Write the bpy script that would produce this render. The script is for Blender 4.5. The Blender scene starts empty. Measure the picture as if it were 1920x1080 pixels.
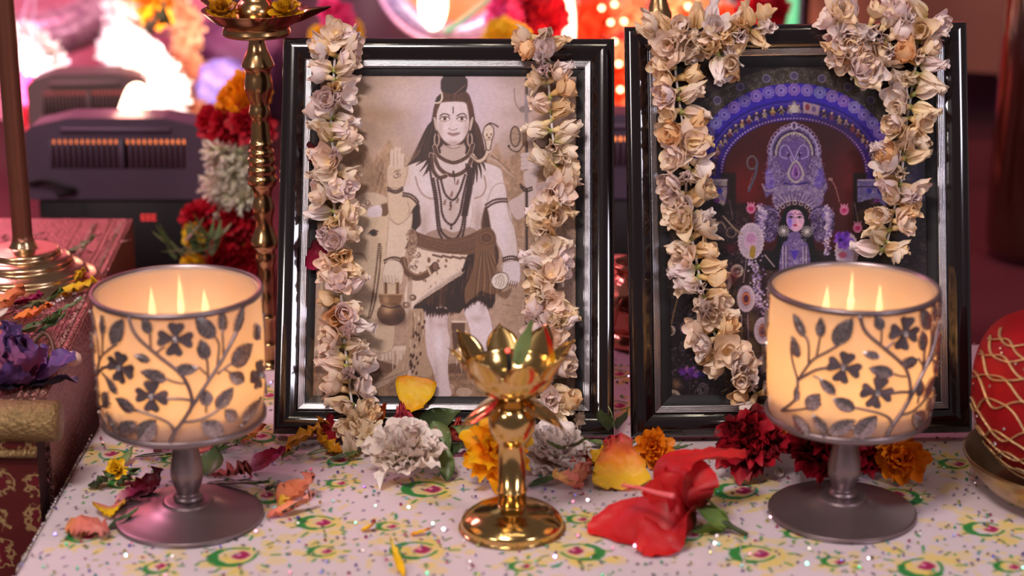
import bpy, math, random
import numpy as np
from mathutils import Vector, Matrix
rng = np.random.default_rng(7)
random.seed(7)
PI = math.pi
SC = bpy.context.scene
COL = SC.collection

# ---------------------------------------------------------------- camera
F = 3600.0                      # focal length in pixels of the 1920 wide frame
PITCH = math.radians(17.5)
CAM = np.array([0, 0, 0.6])
FW = np.array([0, math.cos(PITCH), -math.sin(PITCH)])
UP = np.array([0, math.sin(PITCH), math.cos(PITCH)])
cd = bpy.data.cameras.new('camera'); cam = bpy.data.objects.new('camera', cd); COL.objects.link(cam)
cam.location = CAM; cam.rotation_euler = (PI/2 - PITCH, 0, 0)
cd.sensor_width = 36; cd.lens = 36*F/1920; cd.clip_start = .05
cd.dof.use_dof = True; cd.dof.focus_distance = 1.60; cd.dof.aperture_fstop = 4.1
SC.camera = cam
SC.view_settings.view_transform = 'Standard'; SC.view_settings.look = 'None'
SC.view_settings.gamma = 1; SC.view_settings.exposure = 0.0; SC.view_settings.use_curve_mapping = False

# ---------------------------------------------------------------- world, room and fill lights
w = bpy.data.worlds.new('world'); SC.world = w; w.use_nodes = True
bg = w.node_tree.nodes['Background']; bg.inputs[0].default_value = (.40, .31, .32, 1); bg.inputs[1].default_value = .30

def light(name, typ, loc, energy, color, target=None, **kw):
    d = bpy.data.lights.new(name, typ); d.energy = energy; d.color = color
    for k, v in kw.items(): setattr(d, k, v)
    o = bpy.data.objects.new(name, d); COL.objects.link(o); o.location = loc
    if target is not None:
        o.rotation_euler = (Vector(target) - Vector(loc)).to_track_quat('-Z', 'Y').to_euler()
    return o
light('ceiling_panel_light', 'AREA', (-.5, .1, 1.9), 30, (1, .88, .83), (0, 1.5, 0), shape='RECTANGLE', size=.5, size_y=.25)
light('side_fill_light', 'AREA', (1.25, .1, 1.05), 9.5, (.92, .86, 1), (0, 1.5, .1), shape='RECTANGLE', size=.35, size_y=.5)  # unseen fill from the right, set clear of the glass reflections
light('left_fill_light', 'AREA', (-1.15, .1, 1.0), 7.5, (1, .88, .84), (0, 1.5, .1), shape='DISK', size=.35)  # added fill from the left to brighten garlands and frames
light('flood_beam', 'SPOT', (-.66, 2.49, .08), 5, (1, .72, .86), (-.64, 2.60, .13), spot_size=2.0, shadow_soft_size=.04)
for k in range(6):              # the string of small bulbs above the viewer
    for r in range(2):
        light('string_bulb', 'POINT', (-.42 + .17*k, .86 + .10*r, 1.42 + .1*r), .55, (1, .86, .66), shadow_soft_size=.014)
# floodlights aimed at the altar behind, pink and red stage light
light('flood_beam', 'SPOT', (-.46, 2.46, .10), 11, (1, .76, .68), (-.52, 2.60, .14), spot_size=1.9, shadow_soft_size=.04)
light('flood_beam', 'SPOT', (.22, 2.30, .12), 16, (1, .42, .25), (.10, 2.6, .12), spot_size=1.8, shadow_soft_size=.04)
light('pink_stage_light', 'AREA', (-.9, 2.2, .9), 9, (1, .38, .6), (-.4, 2.75, .0), shape='DISK', size=.3)
light('red_stage_light', 'AREA', (.5, 2.3, .9), 2.2, (1, .12, .1), (.4, 2.8, .0), shape='DISK', size=.3)
light('tray_fill_spot', 'SPOT', (-.16, 2.42, .30), 2.6, (.85, .75, 1), (-.07, 2.66, .15), spot_size=1.3, shadow_soft_size=.03)  # added spot that brightens the tray rim, no fixture modelled
light('pink_rim_light', 'AREA', (-.75, 2.35, .45), 1.3, (1, .2, .25), (-.4, 1.6, .03), shape='DISK', size=.25)

# ---------------------------------------------------------------- picture/world mapping
def ray(px, py): return FW + np.array([1, 0, 0])*(px-960)/F + UP*(540-py)/F
def gr(px, py, z=0.0):
    d = ray(px, py); return CAM + d*(z-CAM[2])/d[2]
def at(px, py, Y):
    d = ray(px, py); return CAM + d*Y/d[1]
def proj(p):
    d = np.asarray(p) - CAM; z = d@FW
    return 960 + F*d[..., 0]/z, 540 - F*(d@UP)/z
def pxm(Y, z=0.0):              # metres per pixel at that place
    return (Y*FW[1] + (z-CAM[2])*FW[2])/F

# ---------------------------------------------------------------- helpers
def lin(c):
    c = np.asarray(c, float)/255.; return np.where(c <= .04045, c/12.92, ((c+.055)/1.055)**2.4)
def C(r, g, b, k=1.25):
    c = lin((r, g, b))*k; return tuple(c*min(1, .94/c.max()))

class MB:
    def __init__(s): s.v = []; s.f = []; s.c = []; s.n = 0
    def add(s, v, f, col=(.8, .8, .8)):
        v = np.asarray(v, float); s.v.append(v)
        s.f += [tuple(i + s.n for i in q) for q in f]
        col = np.asarray(col, float)
        s.c.append(np.broadcast_to(col, (len(v), 3)) if col.ndim == 1 else col); s.n += len(v)
        return s
    def arr(s): return np.concatenate(s.v)
    def build(s, name, m, parent=None, smooth=True, M=None, ground=None, loc=None, uv=None):
        v = s.arr()
        if M is not None: v = v @ np.asarray(M, float)[:3, :3].T
        if ground is not None: v = v - [0, 0, v[:, 2].min() - ground]
        me = bpy.data.meshes.new(name); me.from_pydata(v.tolist(), [], s.f)
        if smooth: me.polygons.foreach_set('use_smooth', [True]*len(me.polygons))
        a = me.color_attributes.new('Col', 'FLOAT_COLOR', 'POINT')
        c = np.ones((len(v), 4)); c[:, :3] = np.concatenate(s.c); a.data.foreach_set('color', c.ravel())
        me.materials.append(m); me.update()
        return link(name, me, parent, loc)
def link(name, me, parent=None, loc=None):
    o = bpy.data.objects.new(name, me); COL.objects.link(o)
    if parent is not None: o.parent = parent
    if loc is not None: o.location = loc
    return o
def tag(o, label=None, cat=None, group=None, kind=None):
    if label: o['label'] = label
    if cat: o['category'] = cat
    if group: o['group'] = group
    if kind: o['kind'] = kind
    return o
def thing(name, label, cat, loc=(0, 0, 0), group=None, rz=0):
    o = bpy.data.objects.new(name, None); COL.objects.link(o); o.location = loc; o.rotation_euler = (0, 0, rz)
    o.empty_display_size = .01
    return tag(o, label, cat, group)

def rotx(a): c, s = math.cos(a), math.sin(a); return np.array([[1, 0, 0], [0, c, -s], [0, s, c]])
def roty(a): c, s = math.cos(a), math.sin(a); return np.array([[c, 0, s], [0, 1, 0], [-s, 0, c]])
def rotz(a): c, s = math.cos(a), math.sin(a); return np.array([[c, -s, 0], [s, c, 0], [0, 0, 1]])
def zto(d, spin=0):             # rotation taking +Z to d
    q = Vector(d).normalized().to_track_quat('Z', 'Y').to_matrix()
    return np.array(q) @ rotz(spin)

def grid_faces(nu, nv, cu=False, cv=False):
    f = []
    for i in range(nu-1 if not cu else nu):
        for j in range(nv-1 if not cv else nv):
            a, b = i*nv+j, i*nv+(j+1) % nv; c, d = ((i+1) % nu)*nv+(j+1) % nv, ((i+1) % nu)*nv+j
            f.append((a, b, c, d))
    return f
def lathe(mb, prof, n=48, col=(.8, .8, .8), o=(0, 0, 0), cap=True, M=None):
    th = np.linspace(0, 2*PI, n, endpoint=False); v = []
    for r, z in prof:
        v += [(r*math.cos(t), r*math.sin(t), z) for t in th]
    v = np.array(v)
    if M is not None: v = v @ M.T
    f = [tuple(reversed(q)) for q in grid_faces(len(prof), n, cv=True)]
    if cap:
        if prof[0][0] > 1e-5: f.append(tuple(range(n-1, -1, -1)))
        if prof[-1][0] > 1e-5: f.append(tuple(range((len(prof)-1)*n, len(prof)*n)))
    mb.add(v + np.array(o), f, col); return mb
def smoothprof(pts, k=6):       # Catmull-Rom through profile points
    p = np.array(pts, float); out = []
    q = np.vstack([2*p[0]-p[1], p, 2*p[-1]-p[-2]])
    for i in range(1, len(q)-2):
        for t in np.linspace(0, 1, k, endpoint=False):
            out.append(.5*((2*q[i]) + (-q[i-1]+q[i+1])*t + (2*q[i-1]-5*q[i]+4*q[i+1]-q[i+2])*t*t + (-q[i-1]+3*q[i]-3*q[i+1]+q[i+2])*t**3))
    out.append(q[-2]); return np.array(out)
def tube(mb, pts, r, n=8, col=(.8, .8, .8), k=0, flat=1.0):
    p = np.array(pts, float)
    if k: p = smoothprof(p, k)
    m = len(p); rr = np.interp(np.linspace(0, 1, m), np.linspace(0, 1, len(np.atleast_1d(r))), np.atleast_1d(r)) if np.ndim(r) else np.full(m, r)
    t = np.gradient(p, axis=0); t /= np.linalg.norm(t, axis=1)[:, None]+1e-12
    u = np.cross(t[0], [0, 0, 1]);
    if np.linalg.norm(u) < 1e-3: u = np.cross(t[0], [0, 1, 0])
    u /= np.linalg.norm(u); v = []
    for i in range(m):
        u = u - t[i]*(u@t[i]); u /= np.linalg.norm(u)+1e-12; b = np.cross(t[i], u)
        for j in range(n):
            a = 2*PI*j/n; v.append(p[i] + rr[i]*(math.cos(a)*u + flat*math.sin(a)*b))
    f = grid_faces(m, n, cv=True); f.append(tuple(range(n-1, -1, -1))); f.append(tuple(range((m-1)*n, m*n)))
    mb.add(v, f, col); return mb
def ball(mb, c, r, n=10, m=7, col=(.8, .8, .8), M=None, sc=(1, 1, 1)):
    pr = [(math.sin(a), -math.cos(a)) for a in np.linspace(0.02, PI-.02, m)]
    t = MB(); lathe(t, pr, n); v = t.arr()*np.array(sc)*r
    if M is not None: v = v @ M.T
    mb.add(v + np.array(c), t.f, col); return mb
def box(mb, lo, hi, col=(.8, .8, .8), M=None, o=(0, 0, 0), bev=0):
    (x0, y0, z0), (x1, y1, z1) = lo, hi
    if bev:
        b = bev; v = []; f = []
        # eight-corner bevel: three loops
        for (zz, ins) in ((z0, b), (z0+b, 0), (z1-b, 0), (z1, b)):
            X0, X1, Y0, Y1 = x0+ins, x1-ins, y0+ins, y1-ins; k = b if ins == 0 else b*.4
            v += [(X0+k, Y0, zz), (X1-k, Y0, zz), (X1, Y0+k, zz), (X1, Y1-k, zz), (X1-k, Y1, zz), (X0+k, Y1, zz), (X0, Y1-k, zz), (X0, Y0+k, zz)]
        f = [tuple(q) for q in grid_faces(4, 8, cv=True)]; f += [tuple(range(7, -1, -1)), tuple(range(24, 32))]
    else:
        v = [(x, y, z) for z in (z0, z1) for x, y in ((x0, y0), (x1, y0), (x1, y1), (x0, y1))]
        f = [(3, 2, 1, 0), (4, 5, 6, 7), (0, 1, 5, 4), (1, 2, 6, 5), (2, 3, 7, 6), (3, 0, 4, 7)]
    v = np.array(v, float)
    if M is not None: v = v @ M.T
    mb.add(v + np.array(o), f, col); return mb
def prism(mb, poly, y0, y1, col=(.8, .8, .8)):       # polygon in x,z extruded along y
    n = len(poly); v = [(x, y0, z) for x, z in poly] + [(x, y1, z) for x, z in poly]
    f = [tuple(range(n)), tuple(range(2*n-1, n-1, -1))] + [(i, i+n, (i+1) % n+n, (i+1) % n) for i in range(n)]
    mb.add(v, f, col); return mb
def petal(L, W, bend=0., b0=0., cup=.3, nu=6, nv=5, a=.8, base=.22, ruf=0., tip=.7, col=(.8, .7, .6), crump=0., fold=0., pt=0., ew=.4):
    """sheet from the origin along +Y, curving up to +Z; returns verts, faces, colours"""
    v = []; c = []; pm = max(base*(1-t)+max(0, math.sin(PI*min(1, t**a)))**tip for t in np.linspace(0, 1, 21)); W = W/pm; y = z = 0.; ang = b0; ph = rng.uniform(0, 6); st = L/nu
    rn = rng.normal(0, 1, (nu+1, nv))
    for i in range(nu+1):
        u = i/nu
        if i: y += st*math.cos(ang); z += st*math.sin(ang); ang += bend/nu
        wd = W*.5*(base*(1-u) + max(0, math.sin(PI*min(1, u**a)))**tip)
        if u > .99: wd = max(wd, W*.5*(ew if pt == 0 else .02))
        for j in range(nv):
            q = -1 + 2*j/(nv-1); lift = cup*wd*q*q + fold*wd*abs(q) + ruf*L*u*abs(q)**1.5*math.sin(5*q+9*u+ph) + crump*L*rn[i, j]*.06*(.3+u)
            ext = (1-q*q)*.12*L*u**3
            v.append((q*wd, y - lift*math.sin(ang) + ext*math.cos(ang), z + lift*math.cos(ang) + ext*math.sin(ang)))
            c.append(col(u, q) if callable(col) else col)
    f = [tuple(reversed(x)) for x in grid_faces(nu+1, nv)]
    return np.array(v), f, np.array(c)
def ramp(*st):                  # colour function along the petal
    us = [s[0] for s in st]; cs = np.array([s[1] for s in st])
    def g(u, q):
        return np.array([np.interp(u + .08*rng.normal()*.6, us, cs[:, i]) for i in range(3)])
    return g

# ---------------------------------------------------------------- materials
def mat(name): 
    m = bpy.data.materials.new(name); m.use_nodes = True; nt = m.node_tree; b = nt.nodes['Principled BSDF']
    return m, nt, b
def N(nt, t, **kw):
    n = nt.nodes.new(t)
    for k, v in kw.items():
        if k.startswith('i_'):
            n.inputs[k[2:].replace('_', ' ')].default_value = v
        else: setattr(n, k, v)
    return n
def plain(name, col, rough=.5, metal=0., coat=0., bump=0., bscale=200, bdist=.001, var=.12, vscale=30, emit=None, es=0., spec=.5, trans=0., sheen=0.):
    m, nt, b = mat(name)
    b.inputs['Roughness'].default_value = rough; b.inputs['Metallic'].default_value = metal
    b.inputs['Coat Weight'].default_value = coat; b.inputs['Coat Roughness'].default_value = .06
    b.inputs['Specular IOR Level'].default_value = spec; b.inputs['Sheen Weight'].default_value = sheen
    tc = N(nt, 'ShaderNodeTexCoord'); no = N(nt, 'ShaderNodeTexNoise', i_Scale=vscale, i_Detail=4.)
    nt.links.new(tc.outputs['Object'], no.inputs['Vector'])
    mx = N(nt, 'ShaderNodeMix', data_type='RGBA')
    mx.inputs[6].default_value = tuple(np.clip(np.array(col)*(1-var), 0, 1))+(1,); mx.inputs[7].default_value = tuple(np.clip(np.array(col)*(1+var), 0, 1))+(1,)
    nt.links.new(no.outputs['Fac'], mx.inputs[0]); nt.links.new(mx.outputs[2], b.inputs['Base Color'])
    if bump:
        n2 = N(nt, 'ShaderNodeTexNoise', i_Scale=bscale, i_Detail=3.); nt.links.new(tc.outputs['Object'], n2.inputs['Vector'])
        bp = N(nt, 'ShaderNodeBump', i_Strength=bump, i_Distance=bdist); nt.links.new(n2.outputs['Fac'], bp.inputs['Height']); nt.links.new(bp.outputs[0], b.inputs['Normal'])
    if emit: b.inputs['Emission Color'].default_value = tuple(emit)+(1,); b.inputs['Emission Strength'].default_value = es
    if trans: b.inputs['Transmission Weight'].default_value = trans
    return m
def attrmat(name, rough=.5, transl=.0, coat=0., vary=.15, bump=.0, bscale=300, spec=.4, metal=0., hue=0.):
    m, nt, b = mat(name)
    at_ = N(nt, 'ShaderNodeVertexColor', layer_name='Col')
    oi = N(nt, 'ShaderNodeObjectInfo'); mr = N(nt, 'ShaderNodeMapRange'); mr.inputs[3].default_value = 1-vary; mr.inputs[4].default_value = 1+vary*.6
    nt.links.new(oi.outputs['Random'], mr.inputs[0])
    tc = N(nt, 'ShaderNodeTexCoord'); no = N(nt, 'ShaderNodeTexNoise', i_Scale=160., i_Detail=3.); nt.links.new(tc.outputs['Object'], no.inputs['Vector'])
    m2 = N(nt, 'ShaderNodeMapRange'); m2.inputs[3].default_value = 1-vary*.7; m2.inputs[4].default_value = 1+vary*.7; nt.links.new(no.outputs['Fac'], m2.inputs[0])
    mu = N(nt, 'ShaderNodeMath', operation='MULTIPLY'); nt.links.new(mr.outputs[0], mu.inputs[0]); nt.links.new(m2.outputs[0], mu.inputs[1])
    vm = N(nt, 'ShaderNodeVectorMath', operation='SCALE'); nt.links.new(at_.outputs['Color'], vm.inputs[0]); nt.links.new(mu.outputs[0], vm.inputs[3])
    nt.links.new(vm.outputs[0], b.inputs['Base Color'])
    b.inputs['Roughness'].default_value = rough; b.inputs['Coat Weight'].default_value = coat; b.inputs['Specular IOR Level'].default_value = spec; b.inputs['Metallic'].default_value = metal
    if bump:
        n2 = N(nt, 'ShaderNodeTexNoise', i_Scale=bscale, i_Detail=3.); nt.links.new(tc.outputs['Object'], n2.inputs['Vector'])
        bp = N(nt, 'ShaderNodeBump', i_Strength=bump, i_Distance=.001); nt.links.new(n2.outputs['Fac'], bp.inputs['Height']); nt.links.new(bp.outputs[0], b.inputs['Normal'])
    if transl:
        out = nt.nodes['Material Output']; tr = N(nt, 'ShaderNodeBsdfTranslucent'); ms = N(nt, 'ShaderNodeMixShader'); ms.inputs[0].default_value = transl
        nt.links.new(vm.outputs[0], tr.inputs['Color']); nt.links.new(b.outputs[0], ms.inputs[1]); nt.links.new(tr.outputs[0], ms.inputs[2]); nt.links.new(ms.outputs[0], out.inputs[0])
    return m
def emis(name, col, s):
    m, nt, b = mat(name); b.inputs['Base Color'].default_value = (.1, .1, .1, 1); b.inputs['Emission Color'].default_value = tuple(col)+(1,); b.inputs['Emission Strength'].default_value = s
    return m
M_PETAL = attrmat('petal', rough=.5, vary=.09, transl=.15, bump=.15, bscale=500)
M_LEAF = attrmat('leaf', rough=.4, transl=.12, bump=.2, bscale=250, vary=.25)
M_BRASS = plain('brass', (.66, .44, .17), rough=.15, metal=1, bump=.03, bscale=60, var=.15, vscale=25)
M_BRASSD = plain('aged_brass', (.55, .33, .15), rough=.22, metal=1, bump=.05, bscale=90, var=.3, vscale=35)
M_BLACK = plain('black_lacquer', (.008, .004, .005), rough=.12, coat=1, var=.3, vscale=8)
M_MAT = plain('black_card', (.007, .004, .006), rough=.6)
M_SILVER = plain('silver_fillet', (.42, .40, .43), rough=.26, metal=1, bump=.1, bscale=80)
M_PEWTER = plain('pewter_paint', (.29, .22, .23), rough=.36, metal=.85, var=.1, bump=.05, bscale=500)
M_HOUSE = plain('charcoal_housing', (.085, .050, .085), rough=.5, var=.2, vscale=12, bump=.1)
M_HOUSE2 = plain('grey_housing', (.13, .09, .085), rough=.6, var=.15)
M_DARK = plain('dark_plastic', (.008, .005, .007), rough=.75)
M_STRING = plain('cotton_string', (.72, .66, .66), rough=.9)
# ---------------------------------------------------------------- a small painter for flat printed pictures
class Paint:
    def __init__(s, x0, y0, x1, y1, sc, base):
        s.x0, s.y0, s.sc = x0, y0, sc; s.W = int((x1-x0)*sc)+1; s.H = int((y1-y0)*sc)+1
        s.a = np.ones((s.H, s.W, 3))*np.array(base, float)
    def T(s, p): p = np.array(p, float); return (p - [s.x0, s.y0])*s.sc
    def bb(s, lo, hi):
        x0, y0 = max(0, int(lo[0])), max(0, int(lo[1])); x1, y1 = min(s.W, int(hi[0])+2), min(s.H, int(hi[1])+2)
        if x1 <= x0 or y1 <= y0: return None
        Y, X = np.mgrid[y0:y1, x0:x1]; return x0, y0, x1, y1, X+0., Y+0.
    def mix(s, b, al, col):
        x0, y0, x1, y1 = b; col = np.array(col, float); r = s.a[y0:y1, x0:x1]
        s.a[y0:y1, x0:x1] = r + (col - r)*al[..., None]
    def mask(s, pts, smooth=True, soft=1):
        p = s.T(pts)
        if smooth: q = np.vstack([p[-1:], p, p[:2]]); p = smoothprof(q, 5)[5:-5]
        b = s.bb(p.min(0)-3, p.max(0)+3)
        if b is None: return None
        X, Y = b[4], b[5]; ins = np.zeros(X.shape, bool); n = len(p)
        for i in range(n):
            (xa, ya), (xb, yb) = p[i], p[(i+1) % n]
            if ya == yb: continue
            c = ((ya > Y) != (yb > Y)) & (X < (xb-xa)*(Y-ya)/(yb-ya)+xa); ins ^= c
        m = ins.astype(float)
        for _ in range(soft):
            m = np.pad(m, 1, mode='edge'); m = (m[:-2, 1:-1]+m[2:, 1:-1]+m[1:-1, :-2]+m[1:-1, 2:]+2*m[1:-1, 1:-1])/6
        return b, m
    def poly(s, pts, col, al=1., smooth=True, soft=1, tex=0., out=None, ow=1.):
        r = s.mask(pts, smooth, soft)
        if r is None: return
        b, m = r; c = np.array(col, float)
        if tex: c = c*(1 + tex*(s.fbm(m.shape, 6)-.5))[..., None]
        s.mix(b[:4], m*al, c)
        if out is not None: s.line(list(pts)+[pts[0]], ow, out, smooth=smooth)
    def line(s, pts, w, col, al=1., smooth=True, taper=False):
        p = s.T(pts); w = w*s.sc
        if smooth and len(p) > 2: p = smoothprof(p, 5)
        b = s.bb(p.min(0)-w-2, p.max(0)+w+2)
        if b is None: return
        X, Y = b[4], b[5]; best = np.full(X.shape, -9.)
        n = len(p)-1
        for i in range(n):
            a, d = p[i], p[i+1]-p[i]; L = d@d+1e-9
            t = np.clip(((X-a[0])*d[0]+(Y-a[1])*d[1])/L, 0, 1); q = np.hypot(X-a[0]-t*d[0], Y-a[1]-t*d[1])
            ww = w/2*(1-(i+t)/n*.85) if taper else w/2
            best = np.maximum(best, ww-q+.5)
        s.mix(b[:4], np.clip(best, 0, 1)*min(1, al*(1 if w > 1 else max(w, .35))), col)
    def ell(s, cx, cy, rx, ry, col, al=1., rot=0., hard=None):
        c = s.T((cx, cy)); rx *= s.sc; ry *= s.sc; R = max(rx, ry)+2
        b = s.bb(c-R, c+R)
        if b is None: return
        X, Y = b[4]-c[0], b[5]-c[1]; ca, sa = math.cos(rot), math.sin(rot)
        q = np.sqrt(((X*ca+Y*sa)/max(rx, .4))**2+((-X*sa+Y*ca)/max(ry, .4))**2)
        k = hard if hard is not None else min(rx, ry)+.01
        s.mix(b[:4], np.clip((1-q)*k+.3, 0, 1)*al, col)
    def glow(s, cx, cy, rx, ry, col, al=1., rot=0.):
        c = s.T((cx, cy)); rx *= s.sc; ry *= s.sc; R = max(rx, ry)*2.2
        b = s.bb(c-R, c+R)
        if b is None: return
        X, Y = b[4]-c[0], b[5]-c[1]; ca, sa = math.cos(rot), math.sin(rot)
        q = ((X*ca+Y*sa)/rx)**2+((-X*sa+Y*ca)/ry)**2
        s.mix(b[:4], np.exp(-q)*al, col)
    def ring(s, cx, cy, rx, ry, w, col, al=1., a0=0, a1=360, n=24):
        t = np.radians(np.linspace(a0, a1, n)); s.line(np.c_[cx+rx*np.cos(t), cy+ry*np.sin(t)], w, col, al, smooth=False)
    def fbm(s, shape, cell, seed=None, oct=4):
        r = np.random.default_rng(seed if seed is not None else rng.integers(1e9)); o = np.zeros(shape); tot = 0; amp = 1.
        for k in range(oct):
            c = max(2., cell/2**k*s.sc) if oct > 1 else cell*s.sc; h, w_ = int(shape[0]/c)+3, int(shape[1]/c)+3; g = r.random((h, w_))
            y = np.arange(shape[0])/c; x = np.arange(shape[1])/c; yi, xi = y.astype(int), x.astype(int); fy, fx = (y-yi)[:, None], (x-xi)[None]
            fy = fy*fy*(3-2*fy); fx = fx*fx*(3-2*fx)
            o += amp*((g[yi][:, xi]*(1-fx)+g[yi][:, xi+1]*fx)*(1-fy)+(g[yi+1][:, xi]*(1-fx)+g[yi+1][:, xi+1]*fx)*fy); tot += amp; amp *= .55
        return o/tot
    def beads(s, pts, r, gap, col, hi=None, al=1.):
        p = smoothprof(np.array(pts, float), 8); d = np.r_[0, np.cumsum(np.hypot(*np.diff(p, axis=0).T))]
        for t in np.arange(0, d[-1], gap):
            x, y = np.interp(t, d, p[:, 0]), np.interp(t, d, p[:, 1]); s.ell(x, y, r, r, col, al, hard=2)
            if hi is not None: s.ell(x-r*.3, y-r*.35, r*.4, r*.4, hi, .6, hard=2)
    def lace(s, pts, n, cols, r=(1.5, 5), smooth=True, al=.8, w=.9):
        """fine metallic embroidery: rings, petals and curls scattered in a region"""
        k = s.mask(pts, smooth)
        if k is None: return
        b, m = k; ys, xs = np.nonzero(m > .5)
        if not len(ys): return
        for _ in range(n):
            i = rng.integers(len(ys)); x = (xs[i]+b[0])/s.sc+s.x0; y = (ys[i]+b[1])/s.sc+s.y0; c = cols[rng.integers(len(cols))]; q = rng.uniform(*r); t = rng.random()
            if t < .4: s.ring(x, y, q, q*rng.uniform(.6, 1.2), w, c, al, n=10)
            elif t < .8:
                a = rng.uniform(0, 360); s.ring(x, y, q, q, w, c, al, a, a+rng.uniform(90, 240), n=8)
            else: s.ell(x, y, q*.35, q*.35, c, al, hard=2)
    def sample(s, px, py):
        X = np.clip((px-s.x0)*s.sc, 0, s.W-1.001); Y = np.clip((py-s.y0)*s.sc, 0, s.H-1.001)
        xi, yi = X.astype(int), Y.astype(int); xi = np.minimum(xi, s.W-2); yi = np.minimum(yi, s.H-2); fx, fy = (X-xi)[..., None], (Y-yi)[..., None]; a = s.a
        return (a[yi, xi]*(1-fx)+a[yi, xi+1]*fx)*(1-fy)+(a[yi+1, xi]*(1-fx)+a[yi+1, xi+1]*fx)*fy

def cpts(ox, oy, sc, pts): return [(ox+x/sc, oy+y/sc) for x, y in pts]

def paint_sepia():
    P = Paint(585, 145, 1085, 760, 1.0, (170, 143, 126))
    sky = P.fbm((P.H, P.W), 90, 3); f2 = P.fbm((P.H, P.W), 30, 4)
    P.a *= (.82+.36*sky+.12*(f2-.5))[..., None]
    # clouds and a pale halo
    for x, y, rx, ry, c, a in [(850, 215, 95, 90, (200, 182, 198), .95), (905, 190, 90, 60, (192, 176, 192), .8), (960, 200, 70, 60, (190, 168, 166), .7), (640, 190, 60, 26, (200, 170, 140), .6),
                               (700, 215, 60, 16, (150, 118, 92), .6), (640, 245, 60, 18, (140, 108, 84), .6), (760, 180, 50, 24, (190, 168, 170), .7), (1045, 330, 28, 70, (140, 105, 80), .6), (1040, 200, 40, 40, (170, 140, 130), .6)]:
        P.glow(x, y, rx, ry, c, a)
    # mountains
    for pts, c in [([(590, 330), (620, 290), (640, 268), (652, 275), (668, 252), (684, 276), (700, 300), (716, 284), (730, 262), (742, 290), (765, 330), (770, 420), (590, 420)], (160, 130, 106)), ([(905, 330), (920, 290), (932, 268), (940, 290), (950, 300), (970, 284), (985, 275), (996, 300), (1010, 320), (1040, 300), (1076, 300), (1076, 480), (905, 480)], (162, 132, 112))]:
        P.poly(pts, c, .75, smooth=True, soft=6, tex=.5)
    for _ in range(46):
        x, y = random.choice([(rng.uniform(600, 760), rng.uniform(270, 380)), (rng.uniform(930, 1075), rng.uniform(290, 470))])
        P.line([(x, y), (x+rng.uniform(-9, 9), y+rng.uniform(10, 24)), (x+rng.uniform(-14, 14), y+rng.uniform(24, 44))], rng.uniform(1, 5), [(196, 172, 158), (110, 80, 60), (135, 104, 80)][rng.integers(3)], .4)
    P.glow(650, 330, 60, 30, (120, 92, 72), .5)
    # water, ledges, ground
    P.poly([(590, 470), (1078, 440), (1078, 760), (585, 760)], (168, 142, 128), .85, smooth=False, soft=3, tex=.25)
    for _ in range(40):
        y = rng.uniform(440, 600); x = rng.uniform(930, 1060); P.line([(x, y), (x+rng.uniform(10, 30), y+rng.uniform(-2, 4))], 1.2, (125, 98, 82), .5)
    P.poly([(585, 668), (700, 672), (760, 690), (1078, 660), (1078, 712), (585, 715)], (104, 76, 62), .9, smooth=False, soft=2, tex=.4)
    P.poly([(585, 700), (1078, 700), (1078, 760), (585, 760)], (140, 112, 92), .9, smooth=False, soft=3, tex=.5)
    for x in range(590, 1078, 7):
        if rng.random() < .75: P.line([(x, 655), (x+rng.uniform(-2, 2), 672), (x+rng.uniform(-3, 3), 655+rng.uniform(16, 46))], rng.uniform(4, 9), (198, 178, 166), .9, taper=True)
    P.line([(585, 655), (640, 648), (700, 654), (760, 652)], 8, (205, 186, 174), .8)
    # rocks bottom right
    for x, y, r in [(870, 735, 16), (840, 725, 12), (1010, 728, 14), (1040, 700, 15), (1052, 735, 18), (985, 738, 12)]:
        P.ell(x, y, r, r*.6, (178, 154, 138), .8); P.ring(x, y, r, r*.6, 1, (80, 55, 45), .6, 180, 330)
    for x, y in [(1045, 622), (1050, 665), (1040, 712)]:
        P.poly([(x-16, y), (x+22, y-4), (x+24, y+14), (x-14, y+16)], (96, 70, 56), .8, smooth=False); P.line([(x-18, y-2), (x+24, y-6)], 4, (196, 174, 160), .8)
    skin = (200, 184, 186); sh = (150, 124, 112); dk = (58, 34, 28); br = (112, 82, 62); lt = (206, 186, 170)
    # white bull on the left
    bull = (192, 170, 150)
    P.poly([(668, 385), (700, 378), (730, 395), (745, 440), (750, 520), (742, 600), (735, 655), (700, 660), (690, 640), (670, 655), (620, 650), (600, 560), (610, 480), (640, 420)], bull, .96, out=sh)
    P.poly([(625, 560), (640, 600), (640, 655), (600, 655), (592, 600)], (176, 154, 136), .8, tex=.1)
    P.poly([(664, 372), (690, 360), (720, 366), (727, 378), (700, 386), (672, 385)], (188, 166, 148), 1, out=sh)
    P.poly([(713, 386), (727, 383), (727, 402), (716, 404)], br, 1)
    P.poly([(690, 392), (712, 384), (716, 402), (700, 408), (690, 404)], (200, 184, 190), 1)
    P.lace([(640, 372), (690, 376), (690, 400), (650, 404)], 60, [dk, br, lt], (1, 4))
    P.glow(668, 470, 26, 46, (170, 148, 130), .6); P.glow(652, 560, 20, 60, (168, 146, 130), .5)
    P.ell(700, 437, 8, 6, (90, 66, 50), 1, .3); P.ell(700, 437, 4, 3.4, (30, 16, 14), 1); P.line([(690, 439), (699, 431), (709, 434)], 1.6, dk)
    P.line([(665, 475), (680, 478), (688, 490)], 1.2, br)
    for off in (0, 6): P.beads([(710+off*.4, 458), (706+off, 500), (698+off, 560), (690+off*.6, 598)], 2.0, 4.1, (84, 60, 48), lt)
    P.line([(712, 455), (716, 470), (712, 500)], 1, br)
    # rear pair of arms and trident with drum
    P.poly([(975, 365), (1000, 345), (1012, 352), (1000, 385), (975, 412), (960, 402), (952, 380)], (190, 170, 170), 1, out=sh)
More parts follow.
